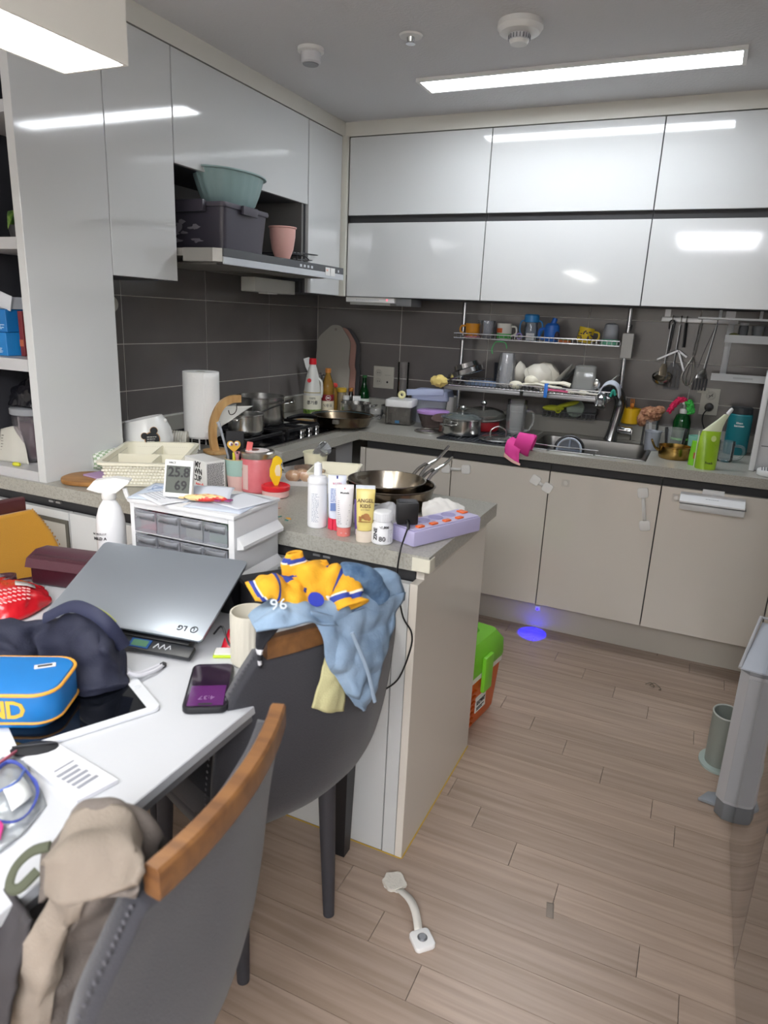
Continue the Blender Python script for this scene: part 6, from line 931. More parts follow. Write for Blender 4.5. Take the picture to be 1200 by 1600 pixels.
# ---------------------------------------------------------------- dining table
t = T('dining_table', 'white marble-topped dining table butting against the peninsula', 'table', (.675, -3.62, 0)); tw, td = .80, 1.405
MARB = M('#c9cbcf', .25, var=(2.2, '#b3b5ba', .52, .78)); B().m(MARB).box(0, tw, 0, td, .722, .74, .0015, 1).done('tabletop', t)
B().m(M('#77777a', .4)).box(.004, tw-.004, .004, td-.004, .708, .7218).done('underframe', t); BLKM = M('#17171a', .45)
B().m(BLKM).box(.06, tw-.06, .10, .15, .66, .7078).box(.06, tw-.06, td-.15, td-.10, .66, .7078).box(tw/2-.03, tw/2+.03, .15, td-.15, .67, .7078).done('apron', t)
for sx in (0, 1):
    for sy in (0, 1):
        x = .085 if sx == 0 else tw-.072; y = .09 if sy == 0 else td-.036; b = B().m(BLKM)
        b.loft([[(x+a*w_, y+c_*w_*1.3, z) for a, c_ in ((-1, -1), (1, -1), (1, 1), (-1, 1))] for z, w_ in ((.0005, .013), (.66, .026))]); b.done('leg', t)
# ---------------------------------------------------------------- dining chairs
def chair(label, loc, rz, fab, cap, legc):
    t = T('dining_chair', label, 'chair', loc, rz, 'dining chairs'); PR = [(.260, .8335, .166, .022), (.256, .79, .190, .032), (.250, .72, .214, .05), (.243, .62, .222, .062), (.230, .53, .220, .066), (.205, .455, .21, .06), (.15, .405, .195, .04), (.05, .385, .18, .015), (-.06, .38, .175, 0), (-.17, .385, .17, 0)]
    net = [[(w_*u, y-c_*u*u*(1.0), z) for u in (-1, -.8, -.5, 0, .5, .8, 1)] for y, z, w_, c_ in PR]
    B().m(fab).patch(net, 28, 40, .0, 1).done('backrest_shell', t, thick=.034, off=-1)
    b = B().m(M('#505056', .8) if fab is FAB else fab); 
    for s in (-1, 1):
        for k in range(34):
            q = k/33*.55; p = catmull([Vector((w_*s*1.002, y-c_, z)) for y, z, w_, c_ in PR], q); b.mark().ball(tuple(p+Vector((s*.004, -.014, 0))), (.0012, .003, .0035), 6)
    b.done('stitching', t, kind='stuff')
    C_ = [(.155*u, .258-.020*u*u, 0) for u in [-1+k/8 for k in range(17)]]; b = B().m(cap); rings = []
    for k, (x, y, _) in enumerate(C_): a = (C_[min(k+1, 16)][1]-C_[max(k-1, 0)][1])/(C_[min(k+1, 16)][0]-C_[max(k-1, 0)][0]); n_ = Vector((-a, 1, 0)).normalized(); rings.append([Vector((x, y, 0))+n_*dy+Vector((0, 0, z)) for dy, z in ((-.009, .8345), (-.011, .838), (-.011, .868), (-.008, .872), (.008, .872), (.011, .868), (.011, .838), (.009, .8345))])
    b.loft(rings); b.done('wooden_cap', t)
    B().m(fab).loft([[(x, y, z) for x, y in rrect(.36-q, .40-q, .06, 6, (0, -.045))] for q, z in ((.02, .405), (0, .415), (0, .455), (.02, .470), (.06, .476))]).done('seat', t)
    for sx in (-1, 1):
        for y0, y1 in ((-.19, -.215), (.10, .115)): B().m(legc).tube([(sx*.12, y0, .384), (sx*.122, (y0+y1)/2, .2), (sx*.124, y1, .0005)], [.021, .018, .0135], 14).done('leg', t)
    return t
FAB = M('#333339', .85, bump=(500, .3), sheen=.2); LEGC = M('#3a3a40', .6)
chair('charcoal upholstered dining chair in the foreground with a bare brown wooden back cap', (1.417, -3.102, 0), R(-80.2), FAB, CAPWOOD, LEGC)
chair('charcoal upholstered dining chair nearest the peninsula with clothes thrown over its back', (1.319, -2.524, 0), R(-109), FAB, CAPWOOD, LEGC)
chair('mustard yellow upholstered dining chair on the far side of the table', (.665, -2.511, 0), R(90), M('#b5811c', .85, bump=(400, .4), sheen=.3), M('#4a2528', .4), LEGC)
# ---------------------------------------------------------------- clothes on the chairs
DEN = M('#93abc4', .85, bump=(34, 1.0), var=(9, '#69839f', .35, .7)); DEN2 = M('#3f5c7d', .85, bump=(60, 1.0), var=(30, '#6d8aa8', .4, .7))
A_ = [[(1.466, -2.758, .914), (1.483, -2.7, .931), (1.504, -2.63, .926), (1.535, -2.564, .922), (1.575, -2.462, .921)], [(1.496, -2.794, .924), (1.535, -2.77, .945), (1.557, -2.697, .932), (1.586, -2.636, .927), (1.622, -2.475, .915)], [(1.522, -2.813, .919), (1.557, -2.785, .923), (1.579, -2.729, .915), (1.605, -2.659, .886), (1.634, -2.478, .870)]]
B_ = [[(1.579, -2.73, .926), (1.605, -2.66, .905), (1.634, -2.485, .89)], [(1.585, -2.708, .872), (1.617, -2.655, .845), (1.636, -2.505, .833)], [(1.588, -2.699, .821), (1.621, -2.657, .792), (1.634, -2.548, .762)], [(1.598, -2.666, .761), (1.622, -2.637, .74), (1.628, -2.568, .719)], [(1.606, -2.621, .7), (1.619, -2.597, .68), (1.622, -2.57, .688)]]
t = T('denim_shirt', 'faded blue denim shirt draped over the back of the chair by the peninsula', 'shirt', (0, 0, 0))
B().m(DEN).patch(A_, 50, 32, .013, 13).done('sleeve', t, thick=.005); B().m(DEN).patch(B_, 44, 60, .018, 12, seed=3).done('body_panel', t, thick=.005)
B().m(DEN2).tube(curve([(1.560, -2.640, .955), (1.585, -2.628, .962), (1.607, -2.593, .945), (1.618, -2.561, .905)], 16), [.018]*4+[.023]*9+[.020]*4, 14).done('rolled_cuff', t)
b = B().m(M('#93a6ba', .8)); b.tube(curve([(1.620, -2.675, .88), (1.634, -2.64, .80), (1.640, -2.612, .72)], 10), .0035, 6, flat=.5); b.done('seam', t)
b = B().m(M('#2f3fae', .6)).mark().lathe([(.014, 0), (.014, .002)], n=18).rot(R(35), 'X').rot(R(60), 'Z').mv(1.566, -2.705, .940); b.done('blue_patch', t); word('96', .028, M('#c9d2da', .7), t, (1.532, -2.765, .946), (R(38), 0, R(40)))
t = T('cream_shirt', 'pale yellow cloth hanging below the denim shirt on the chair', 'shirt', (0, 0, 0)); B().m(M('#cfcb9a', .85, bump=(300, .3))).patch([[(1.575, -2.678, .857), (1.588, -2.664, .854), (1.592, -2.623, .837)], [(1.57, -2.684, .797), (1.584, -2.66, .787), (1.59, -2.623, .773)], [(1.557, -2.697, .73), (1.574, -2.669, .709), (1.581, -2.618, .686)]], 18, 22, .005, 22).done('cloth', t, thick=.003)
YEL = M('#e3a624', .85, bump=(300, .3)); YB = M('#2b3f93', .8); YW = M('#e6dfcf', .8); t = T('yellow_shirt', 'bright yellow shirt with blue and white stripes bundled on the chair back', 'shirt', (0, 0, 0))
def sleeve(path, rr, mats, fl=.6, n=26, op=(0, 1)):
    P = curve(path, 40); b = B(); R_ = [rr[0]+(rr[1]-rr[0])*k/40 for k in range(41)]; b.m(YEL).tube([p for p in P], R_, n, cap=op, flat=fl)
    for v in b.bm.verts:
        c_ = min(P, key=lambda p: (p-v.co).length); d_ = (v.co-c_); v.co += d_*(.85*noise.noise(v.co*26)+.35*noise.noise(v.co*60))
    for fc in b.bm.faces:
        q = min(range(41), key=lambda k: (P[k]-fc.calc_center_median()).length)/40
        for a, c_, m_ in mats:
            if a <= q < c_: b.m(m_); fc.material_index = b.i
    return b
st = [(.10, .16, YB), (.16, .19, YW), (.42, .46, YB)]
sleeve([(1.475, -2.756, .948), (1.493, -2.738, .962), (1.51, -2.713, .953), (1.539, -2.688, .937)], (.020, .026), st).done('sleeve', t, thick=.003, sharp=80); sleeve([(1.508, -2.682, 1.005), (1.51, -2.679, .974), (1.521, -2.679, .95), (1.541, -2.681, .937)], (.014, .027), st, .55).done('sleeve', t, thick=.003, sharp=80)
sleeve([(1.606, -2.653, .915), (1.580, -2.64, .948), (1.55, -2.653, .955), (1.528, -2.679, .940)], (.025, .034), st, .8).done('body', t, thick=.003, sharp=80); sleeve([(1.541, -2.645, .985), (1.543, -2.646, .965), (1.548, -2.655, .938)], (.013, .024), [(.2, .35, YB)], .7).done('sleeve', t, thick=.003, sharp=80)
B().m(YB).patch([[(1.483, -2.716, .968), (1.505, -2.70, .968), (1.538, -2.688, .95)], [(1.490, -2.735, .962), (1.512, -2.72, .955), (1.545, -2.705, .938)]], 12, 6, .003, 40).done('collar', t, thick=.004)
t = T('striped_cloth', 'black and white striped cloth tucked at the near end of the draped chair back', 'cloth', (0, 0, 0)); rg_ = [M('#1c1d24', .8), M('#dcdce0', .8)]; b = B(); b.patch([[(1.488, -2.760, .90), (1.510, -2.782, .905), (1.535, -2.760, .91)], [(1.482, -2.756, .86), (1.494, -2.770, .86), (1.505, -2.772, .862)], [(1.484, -2.750, .822), (1.489, -2.760, .820), (1.495, -2.764, .822)]], 10, 24, .003, 30, mats=lambda v: rg_[1] if .48 < v < .6 or .76 < v < .88 else rg_[0]); b.done('cloth', t, thick=.004)
COATM = M('#94897d', .9, bump=(260, .35), var=(6, '#80756a', .35, .7)); t = T('beige_coat', 'crumpled beige coat lying over the near end of the foreground chair', 'coat', (0, 0, 0))
CN = [[(1.5, -3.203, .79), (1.529, -3.181, .84), (1.559, -3.161, .86), (1.592, -3.152, .86), (1.615, -3.158, .84)], [(1.552, -3.232, .84), (1.582, -3.222, .86), (1.613, -3.208, .87), (1.640, -3.205, .875), (1.672, -3.217, .878)], [(1.553, -3.232, .8), (1.6, -3.246, .82), (1.634, -3.244, .84), (1.655, -3.232, .85), (1.674, -3.232, .865)], [(1.515, -3.244, .72), (1.56, -3.24, .73), (1.561, -3.212, .72), (1.592, -3.204, .745), (1.625, -3.206, .78)], [(1.465, -3.245, .62), (1.525, -3.249, .64), (1.542, -3.219, .61), (1.556, -3.199, .62), (1.585, -3.203, .66)], [(1.427, -3.264, .5), (1.48, -3.245, .5), (1.514, -3.221, .49), (1.548, -3.212, .5), (1.565, -3.208, .55)]]
B().m(COATM).patch(CN[:3], 40, 26, .010, 11, seed=2).done('collar_band', t, thick=.008)
CG = M('#7b726b', .9, bump=(260, .35), var=(7, '#5f5853', .35, .7))  # grey-brown copy of the coat cloth, its dimmer light put into the colour
B().m(COATM).patch([[r[0], r[1], tuple(Vector(r[1]).lerp(Vector(r[2]), .6))] for r in CN[2:]], 24, 50, .012, 11, seed=4).done('front_panel', t, thick=.008)
B().m(CG).patch([[tuple(Vector(p)+Vector((.0, .006, -.006))) for p in (Vector(r[1]).lerp(Vector(r[2]), .35), r[2], r[3], r[4])] for r in CN[2:]], 34, 54, .020, 10, seed=7).done('cloth', t, thick=.008)
B().m(CG).patch([[(1.46, -3.17, .755), (1.505, -3.14, .80), (1.55, -3.115, .805), (1.60, -3.11, .77)], [(1.49, -3.195, .79), (1.53, -3.165, .855), (1.575, -3.142, .86), (1.618, -3.14, .82)], [(1.52, -3.22, .76), (1.56, -3.20, .83), (1.60, -3.18, .84), (1.630, -3.165, .79)]], 26, 20, .012, 12, seed=8).done('hood', t, thick=.008)
B().m(M('#4d5140', .8)).tube(curve([(1.499, -3.186, .8), (1.478, -3.194, .79), (1.467, -3.208, .775), (1.475, -3.223, .765), (1.487, -3.22, .765), (1.493, -3.2, .775)], 24), .006, 8, flat=.5).done('strap', t); B().m(M('#3d3a3c', .9)).patch([[(1.45, -3.21, .745), (1.49, -3.225, .745), (1.52, -3.235, .75)], [(1.43, -3.25, .70), (1.48, -3.255, .69), (1.515, -3.255, .69)], [(1.41, -3.285, .62), (1.46, -3.28, .60), (1.50, -3.27, .60)]], 16, 18, .006, 24).done('dark_lining', t, thick=.006)
# ---------------------------------------------------------------- on the table
lc, yaw, tilt = Vector((1.099, -2.596, .827)), .17, .423
MX = lambda dx=0, dy=0, dz=0: Matrix.Translation(lc) @ Matrix.Rotation(yaw, 4, 'Z') @ Matrix.Rotation(tilt, 4, 'X') @ Matrix.Translation((dx, dy, dz))
t = T('laptop', 'closed silver laptop lying tilted on a black stand', 'laptop', lc); t.matrix_world = MX(); LT = M('#aeb6c0', .32, .75)
B().m(LT).prism(rrect(.357, .228, .010, 5), -.006, .0, .001).done('screen_lid', t); B().m(M('#1c1d20', .4)).prism(rrect(.350, .220, .010, 5), -.0125, -.0065).done('base', t); B().m(M('#1c1d20', .4)).tube([(-.12, .112, -.006), (.12, .112, -.006)], .004, 8).done('hinge', t)
LG_ = M('#2c3036', .5); o = word('LG', .017, LG_, t, (.126, -.090, .0004), (0, 0, PI), bold=.0004); o = B().m(LG_).tube([(.152+.007*math.cos(2*PI*k/20), -.090+.007*math.sin(2*PI*k/20), .0003) for k in range(20)], .0012, 5, loop=True).box(.1512, .1526, -.0935, -.0862, .0001, .001).box(.1475, .1526, -.0872, -.0862, .0001, .001).done('logo_ring', t, kind='stuff')
t = T('laptop_stand', 'black cooling stand with a small blue lit display under the laptop', 'laptop stand', lc); t.matrix_world = MX(0, 0, -.0135); SB = M('#15161a', .4)
B().m(SB).box(-.15, .150, -.118, .108, -.020, -.0005, .004).done('deck', t); B().m(M('#1d1f24', .35)).box(-.15, .165, -.146, -.1185, -.013, -.001, .003).done('front_bar', t)
B().m(M('#1c4a86', .3)).box(.030, .074, -.1425, -.1225, -.0008, .0004).done('display_frame', t); B().m(M('#41694f', .4, emit=.25)).box(.035, .069, -.1400, -.1250, .0005, .0009).done('display', t); b = B().m(M('#c9ccd2', .5))
for k in range(3): b.tube([(.084+k*.013, -.138, .0002), (.090+k*.013, -.127, .0002), (.094+k*.013, -.135, .0002)], .0012, 5)
b.done('lettering', t, kind='stuff')
t2 = T('stand_leg_frame', 'black fold-out leg frame propping up the back of the laptop stand', 'stand', (0, 0, 0)); bpy.data.objects.remove(t2)
for sx in (-.10, .13): B().m(SB).box(sx-.02, sx+.02, .06, .106, -.108, -.0205, .003).done('prop', t)
t = T('black_bag', 'flat black fabric case standing behind the laptop by the peninsula', 'bag', (1.300, -2.385, ZT+.0003), R(55)); B().m(M('#1d1d22', .8, bump=(300, .3))).box(-.095, .10, -.06, .06, 0, .078, .012, 3).done('case', t); B().m(M('#26262b', .6)).tube([(-.07, 0, .079), (.085, 0, .079)], .003, 6).done('zipper', t)
# drawer organiser
t = T('drawer_organizer', 'white organizer with clear little drawers standing on the table by the counter', 'drawer unit', (.876, -2.413, ZT+.0005), R(1.5)); OW = M('#dfe0e2', .35); W, D, Hh = .302, .19, .198
B().m(OW).box(0, .012, 0, D, 0, Hh, .002).done('side_panel', t); B().m(OW).box(W-.016, W, 0, D, 0, Hh, .002).done('side_panel', t); B().m(OW).box(.0125, W-.0165, .0, D, Hh-.012, Hh, .001).done('top_panel', t); B().m(OW).box(.0125, W-.0165, D-.006, D, 0, Hh-.0125).done('back_panel', t)
B().m(OW).box(-.004, W+.004, -.006, D+.004, Hh+.0003, Hh+.011, .004).done('lid_rim', t)
for z in (0, .062, .124): B().m(OW).box(.0125, W-.0165, .002, D-.0065, z, z+.004).done('shelf', t)
cw = (W-.030)/4; cols = ['#c2395a', '#b7b5ad', '#c2bd9a', '#7fb087', '#b4b4b8', '#a9aab2', '#a9aab2', '#b0b0b8']
for r_ in range(3):
    for c_ in range(4):
        x0 = .0135+c_*cw; z0 = .0045+r_*.062; d_ = B().m(G('#eef0f4', .30, '#c9ccd4', .06)).box(x0+.001, x0+cw-.002, -.002, .0015, z0, z0+.054).box(x0+.001, x0+.003, .0018, .15, z0, z0+.04).box(x0+cw-.004, x0+cw-.002, .0018, .15, z0, z0+.04).done('drawer', t)
        B().m(G('#f2f4f8', .4, '#d9dce2', .06)).loft([[(x0+.004+(cw-.010)*k/8, -.0022-.010*math.sin(PI*k/8)*s, z0+.032+.018*q) for k in range(9)] for s, q in ((.1, 0), (1, .8), (1, 1), (.1, 1))], cap=(0, 0), closed=False).done('handle', d_, thick=.0012)
        if (r_*4+c_) % 3 != 1 or r_ > 1: B().m(M(cols[(c_ if r_ == 2 else c_+4+r_) % 8], .6)).box(x0+.006, x0+cw-.007, .012, .12, z0+.002, z0+.024+.006*((c_+r_) % 3), .004).done('contents', d_)
for z in (.125, .035): B().m(OW).loft([[(W+.0045, y, z+.03), (W+.004, y, z), (W+.022, y, z+.004), (W+.022, y, z+.012), (W+.013, y, z+.022)] for y in (.005, D-.01)]).done('rail', t)
zd = ZT+Hh+.0118
def sheet(name, label, loc, w, d, rz, col, lift=.0, pr=True, curl=(0, 0)):
    t = T(name, label, 'paper', loc, R(rz)); B().m(M(col, .8)).patch([[(-w/2, -d/2, .0008), (0, -d/2, .0008), (w/2, -d/2, .0008+curl[1])], [(-w/2, 0, .0008), (0, 0, .0014), (w/2, 0, .0008+curl[0])], [(-w/2, d/2, .0008), (0, d/2, .0008), (w/2, d/2, .0008+lift)]], 12, 10, 0).done('sheet', t, thick=.0006, off=1); return t
t = sheet('paper_sheet', 'pale blue paper with scribbles lying left on the drawer organizer', (.925, -2.325, zd), .15, .16, 18, '#c9d3e2'); b = B().m(M('#8ba0c2', .7)); rd = random.Random(5)
for k in range(5): b.tube(curve([(rd.uniform(-.06, .05), rd.uniform(-.02, .06), .0024) for _ in range(4)], 12), .0007, 4)
b.done('scribble', t, kind='stuff')
t = sheet('paper_sheet', 'white printed sheet jutting over the front edge of the drawer organizer', (.955, -2.368, zd+.0022), .12, .10, -22, '#dcdee4'); b = B().m(M('#9a9ca4', .7)).mark(); lines(b, -.05, .04, -.04, .03, 7, 0, h=.0012); b.xf(Matrix.Translation((0, 0, .002)) @ Matrix.Rotation(-PI/2, 4, 'X')); b.done('print', t, kind='stuff')
sheet('paper_sheet', 'light blue sheet under the snack packs on the drawer organizer', (1.10, -2.325, zd), .15, .15, 8, '#c3cbdb'); sheet('paper_sheet', 'grey-white sheet curling over the right end of the drawer organizer', (1.122, -2.30, zd+.0021), .11, .12, -12, '#cfd2da', 0)
t = T('thermo_hygrometer', 'small white digital thermometer reading 25.8 and 69 on the drawer organizer', 'thermometer', (.992, -2.372, zd+.0048), face(.992, -2.352)-R(24)); t.scale = (.88, .9, .9); b = B().m(WHITE).mark().box(-.041, .041, -.011, .005, .0, .100, .005).rot(R(-14), 'X'); b.mv(0, 0, .003); b.done('case', t)
B().m(WHITE).mark().box(-.012, .012, .02, .026, .0, .06, .002).rot(R(18), 'X', (0, .02, 0)).mv(0, 0, .0015).done('prop_leg', t); tl = R(-14); f_ = lambda x, y, z: Matrix.Rotation(tl, 4, 'X') @ Vector((x, y, z))+Vector((0, 0, .003))
B().m(M('#5d625d', .25)).mark().box(-.034, .034, -.0122, -.0112, .012, .084).rot(tl, 'X').mv(0, 0, .003).done('display', t)
for tx, sz, x, z in (('25.8', .036, .002, .066), ('69', .036, .009, .031), ('HACE', .008, -.018, .0915)): p = f_(x, -.0124, z); word(tx, sz, INK, t, tuple(p), (PI/2+tl, 0, 0), bold=.0008 if sz > .01 else 0)
for k, (x, y, rz, nm) in enumerate(((1.052, -2.365, 35, 'front'), (1.072, -2.348, 28, 'rear'))):
    t = T('snack_stick', f'red and yellow snack wrapper on the drawer organizer, {nm} of two', 'snack', (x, y, zd+.0045), R(rz-20), 'snack wrappers'); b = B().m(M('#e0c58e', .35, var=(45, '#c8372f', .5, .56))).mark().ball((0, 0, .009), (.042, .010, .0085), 14); b.done('wrapper', t); B().m(M('#8b3a6e', .4)).box(.038, .052, -.008, .008, .006, .009).done('crimp', t); B().m(M('#e0c58e', .4)).box(-.052, -.038, -.008, .008, .006, .009).done('crimp', t)
t = T('folded_leaflet', 'pale folded leaflet leaning beside the small thermometer', 'leaflet', (1.045, -2.318, zd+.003), R(30)); B().m(M('#c8ccd6', .7)).patch([[(-.05, -.03, .0), (0, -.035, .001), (.05, -.03, .001)], [(-.05, .0, .012), (0, .0, .014), (.05, .0, .012)], [(-.05, .03, .018), (0, .03, .022), (.055, .03, .018)]], 10, 8, .001).done('sheet', t, thick=.001)
# spray bottle
cx, cy = .812, -2.415; t = jar('spray_bottle', 'white trigger spray bottle behind the laptop', 'spray bottle', (cx, cy, ZT+.0005), [(.032, .0), (.035, .005), (.035, .125), (.033, .15), (.026, .175), (.016, .192), (.0135, .196)], M('#e4e5e8', .25)); t.rotation_euler = (0, 0, R(30)); B().m(WHITE).lathe([(.0165, .1965), (.0175, .199), (.0175, .212), (.015, .214)], n=24).done('collar', t)
b = B().m(WHITE); b.loft([[(x, s*y, z) for x, z in ((-.048, .222), (-.02, .214), (.02, .214), (.05, .238), (.055, .246), (.02, .252), (-.03, .243))] for s, y in ((-1, .013), (1, .013))]); b.done('spray_head', t); B().m(WHITE).tube(curve([(.038, 0, .224), (.045, 0, .20), (.060, 0, .175)], 8), [.006]*5+[.004]*4, 8).done('trigger', t)
word('NOBULLUF LAB', .007, INK, t, (-.012, 0, .115), wrap=.0353); word('MILD ANE', .010, INK, t, (-.012, 0, .103), wrap=.0353, bold=.0003)
# handbag
MAR = M('#3e1c26', .35, bump=(200, .15)); t = T('maroon_handbag', 'dark maroon leather shoulder bag lying on the table by the yellow chair', 'handbag', (.765, -2.512, ZT+.0005), R(12)); B().m(MAR).box(-.075, .105, -.042, .042, .0, .075, .012, 3).done('body', t)
B().m(M('#4a2430', .35, bump=(200, .15))).loft([[(x, y, z) for y, z in ((.030, .0765), (-.01, .080), (-.044, .068), (-.052, .048), (-.049, .047), (-.0435, .06), (-.01, .0757))] for x in (-.078, .108)]).done('flap', t); b = B().m(M('#c9b58a', .3, 1))
for k in range(7): b.mark().tube([(.006*math.cos(2*PI*q/10), .004*math.sin(2*PI*q/10), 0) for q in range(10)], .0014, 5, loop=True).rot(k*PI/2, 'Y').mv(-.083-.0015*(k % 2), -.012+k*.0005, .058-k*.0085)
b.done('chain', t, kind='stuff'); B().m(MAR).tube(curve([(-.082, -.02, .006), (-.11, -.05, .004), (-.09, -.09, .004), (-.02, -.09, .005)], 14), .007, 8, flat=.35).done('strap', t)
t = T('maroon_strap', 'curled dark maroon bag strap by the red wipes pack at the left edge', 'strap', (.665, -2.60, ZT+.0008)); t.location = (.705, -2.625, ZT+.0008); b = B().m(MAR).loft([[(.035*math.cos(a)-.03, .05*math.sin(a)*.6, z+.012+.006*math.cos(a)) for a in [-.3+2.6*PI*k/48 for k in range(41)]] for z in (0, .022)], cap=(0, 0), closed=False); b.done('band', t, thick=.003); B().m(M('#c9b58a', .3, 1)).box(-.008, .004, -.034, -.030, .012, .022).done('buckle', t)
# red wipes pack
t = T('wipes_pack', 'bright red crinkled wet wipes pack at the left edge of the table', 'wipes pack', (0, 0, 0)); RD = M('#d01f2a', .22, bump=(30, .5)); WN = [[(.764, -2.743, .745), (.839, -2.754, .745), (.857, -2.708, .745), (.836, -2.629, .745)], [(.769, -2.741, .79), (.813, -2.729, .795), (.832, -2.683, .79), (.835, -2.627, .755)], [(.666, -2.669, .77), (.691, -2.64, .775), (.749, -2.619, .77), (.786, -2.599, .755)], [(.577, -2.607, .744), (.615, -2.590, .744), (.69, -2.580, .744), (.751, -2.577, .744)]]
WN = [[(max(x, .68), y, z) for x, y, z in r] for r in WN]
B().m(RD).patch(WN, 30, 24, .005, 40).done('pack', t, thick=.003); b = B().m(M('#e9e5e4', .4)); pt_ = lambda u, v: catmull([catmull([Vector(p) for p in r], u) for r in WN], v)+Vector((.006, -.006, .009))
b.loft([[pt_(u, v) for u in (.05, .18, .3)] for v in (.22, .36, .46)], cap=(0, 0), closed=False); b.done('white_label', t, thick=.001); b = B().m(M('#b9b6b4', .5)); b.loft([[pt_(u, v)+Vector((0, 0, .002)) for u in (.55, .7, .82)] for v in (.42, .55)], cap=(0, 0), closed=False); b.done('grey_label', t, thick=.001)
b = B().m(M('#efb9b9', .5))
for k in range(7):
    for j in range(4): p = pt_(.36+k*.06, .2+j*.055); b.box(p.x-.005, p.x+.004, p.y-.0012, p.y+.0012, p.z-.001, p.z+.0008)
b.done('print', t, kind='stuff')
# navy garment with strap
NV = M('#1f2236', .75, bump=(260, .25)); NN = [[(.832, -2.825, .75), (.87, -2.80, .75), (.926, -2.785, .75), (.961, -2.775, .76), (1.009, -2.77, .76), (1.074, -2.765, .755), (1.162, -2.755, .75)], [(.957, -2.885, .83), (1.001, -2.841, .83), (1.05, -2.812, .83), (1.107, -2.804, .85), (1.143, -2.793, .85), (1.166, -2.777, .83), (1.201, -2.772, .79)], [(1.02, -2.91, .83), (1.045, -2.875, .82), (1.051, -2.83, .8), (1.135, -2.838, .83), (1.197, -2.845, .83), (1.228, -2.833, .82), (1.223, -2.785, .765)], [(1.04, -2.915, .82), (1.072, -2.885, .80), (1.073, -2.852, .77), (1.118, -2.848, .78), (1.194, -2.859, .79), (1.229, -2.837, .785), (1.241, -2.798, .757)], [(1.045, -2.92, .78), (1.085, -2.90, .77), (1.125, -2.885, .765), (1.17, -2.88, .765), (1.23, -2.881, .77), (1.252, -2.846, .765), (1.249, -2.808, .75)], [(1.05, -2.925, .742), (1.09, -2.907, .742), (1.13, -2.893, .742), (1.177, -2.886, .75), (1.228, -2.881, .75), (1.247, -2.843, .75), (1.25, -2.816, .747)]]
t = T('navy_bag', 'soft navy fabric drawstring bag slumped in front of the laptop', 'bag', (0, 0, 0)); B().m(NV).patch(NN, 56, 50, .011, 16, seed=6).done('bag', t, thick=.004); B().m(M('#262a44', .7)).tube(curve([(1.063, -2.824, .838), (1.117, -2.811, .868), (1.17, -2.815, .872), (1.206, -2.809, .852), (1.214, -2.784, .80)], 22), .012, 10, flat=.35).done('strap', t); B().m(M('#c9cf6a', .6)).tube(curve([(1.165, -2.800, .873), (1.190, -2.797, .864), (1.206, -2.793, .850)], 8), .0028, 6).done('lime_piping', t)
b = B().m(M('#c9c9cf', .6)).tube(curve([(1.235, -2.80, .762), (1.247, -2.785, .752), (1.254, -2.752, .748), (1.250, -2.727, .746)], 12), .004, 7).tube(curve([(1.235, -2.795, .760), (1.240, -2.78, .752), (1.243, -2.752, .748), (1.244, -2.73, .747)], 12), .003, 7); b.done('drawstring', t, kind='stuff'); B().m(INK).box(1.246, 1.254, -2.731, -2.722, .742, .750).done('cord_lock', t)
# tablet, case, phone, cups
t = T('tablet', 'white tablet computer with a black screen under the blue case', 'tablet', (1.195, -2.90, ZT+.0005)); a = Vector((1.348-1.240, -2.84+2.791, 0)); ang = math.atan2(1.348-1.265, -2.84+3.003); t.location = (1.217, -2.9, ZT+.0005); t.rotation_euler = (0, 0, -ang+PI/2+R(0))
t.rotation_euler = (0, 0, math.atan2(-2.84+3.003, 1.348-1.265)); tl_ = .24; tc_ = Vector((1.348, -2.84, 0))-Vector((math.cos(t.rotation_euler[2]), math.sin(t.rotation_euler[2]), 0))*tl_/2-Vector((math.sin(t.rotation_euler[2]), -math.cos(t.rotation_euler[2]), 0))*.084; t.location = (tc_.x, tc_.y, ZT+.0005)
B().m(M('#e0e2e6', .3)).prism(rrect(tl_, .169, .012, 6), 0, .0075, .0015).done('body', t); B().m(M('#0d0f14', .05)).box(-.098, .098, -.074, .074, .0076, .0081).done('screen', t); B().m(M('#cfd2d6', .3)).lathe([(.006, .0077), (.006, .008)], (.109, 0, 0), 18).done('home_button', t)
t = T('pencil_case', 'bright blue zip case with orange piping and yellow letters', 'case', (1.128, -2.970, ZT+.0092), R(28)); BC = M('#1673bb', .5); r9 = lambda w, d, z, r=.03: [(x, y, z) for x, y in rrect(w, d, r, 6)]
B().m(BC).loft([r9(.20, .11, .0, .03), r9(.222, .122, .012, .035), r9(.222, .122, .056, .035), r9(.214, .116, .064, .034), r9(.17, .08, .068, .03)]).done('body', t); B().m(M('#e3a23a', .5)).tube([(x, y, .0605) for x, y in rrect(.222, .124, .036, 6)], .0028, 7, loop=True).done('piping', t); B().m(M('#e3a23a', .5)).tube([(x, y, .012) for x, y in rrect(.224, .124, .036, 6)], .002, 6, loop=True).done('piping', t)
B().m(WHITE).mark().box(-.016, .016, -.006, .006, .0, .0012).rot(R(20)).mv(.068, .018, .0685).done('name_tag', t); b = B().m(INK).mark(); b.box(-.011, .011, -.003, .0025, .0013, .0018).rot(R(20)).mv(.068, .018, .0685); b.done('print', t); o = word('N', .042, M('#d9b23c', .5), t, (.022, -.0618, .034), (PI/2, 0, 0), bold=.001); o = word('D', .042, M('#d9b23c', .5), t, (.052, -.0618, .034), (PI/2, 0, 0), bold=.001)
t = T('phone', 'dark smartphone with a purple lock screen lying on the table', 'phone', (1.377, -2.750, ZT+.0005), math.atan2(-2.8115+2.687, 1.4145-1.337)+PI/2); t.rotation_euler = (0, 0, math.atan2(1.4145-1.337, 2.8115-2.687))
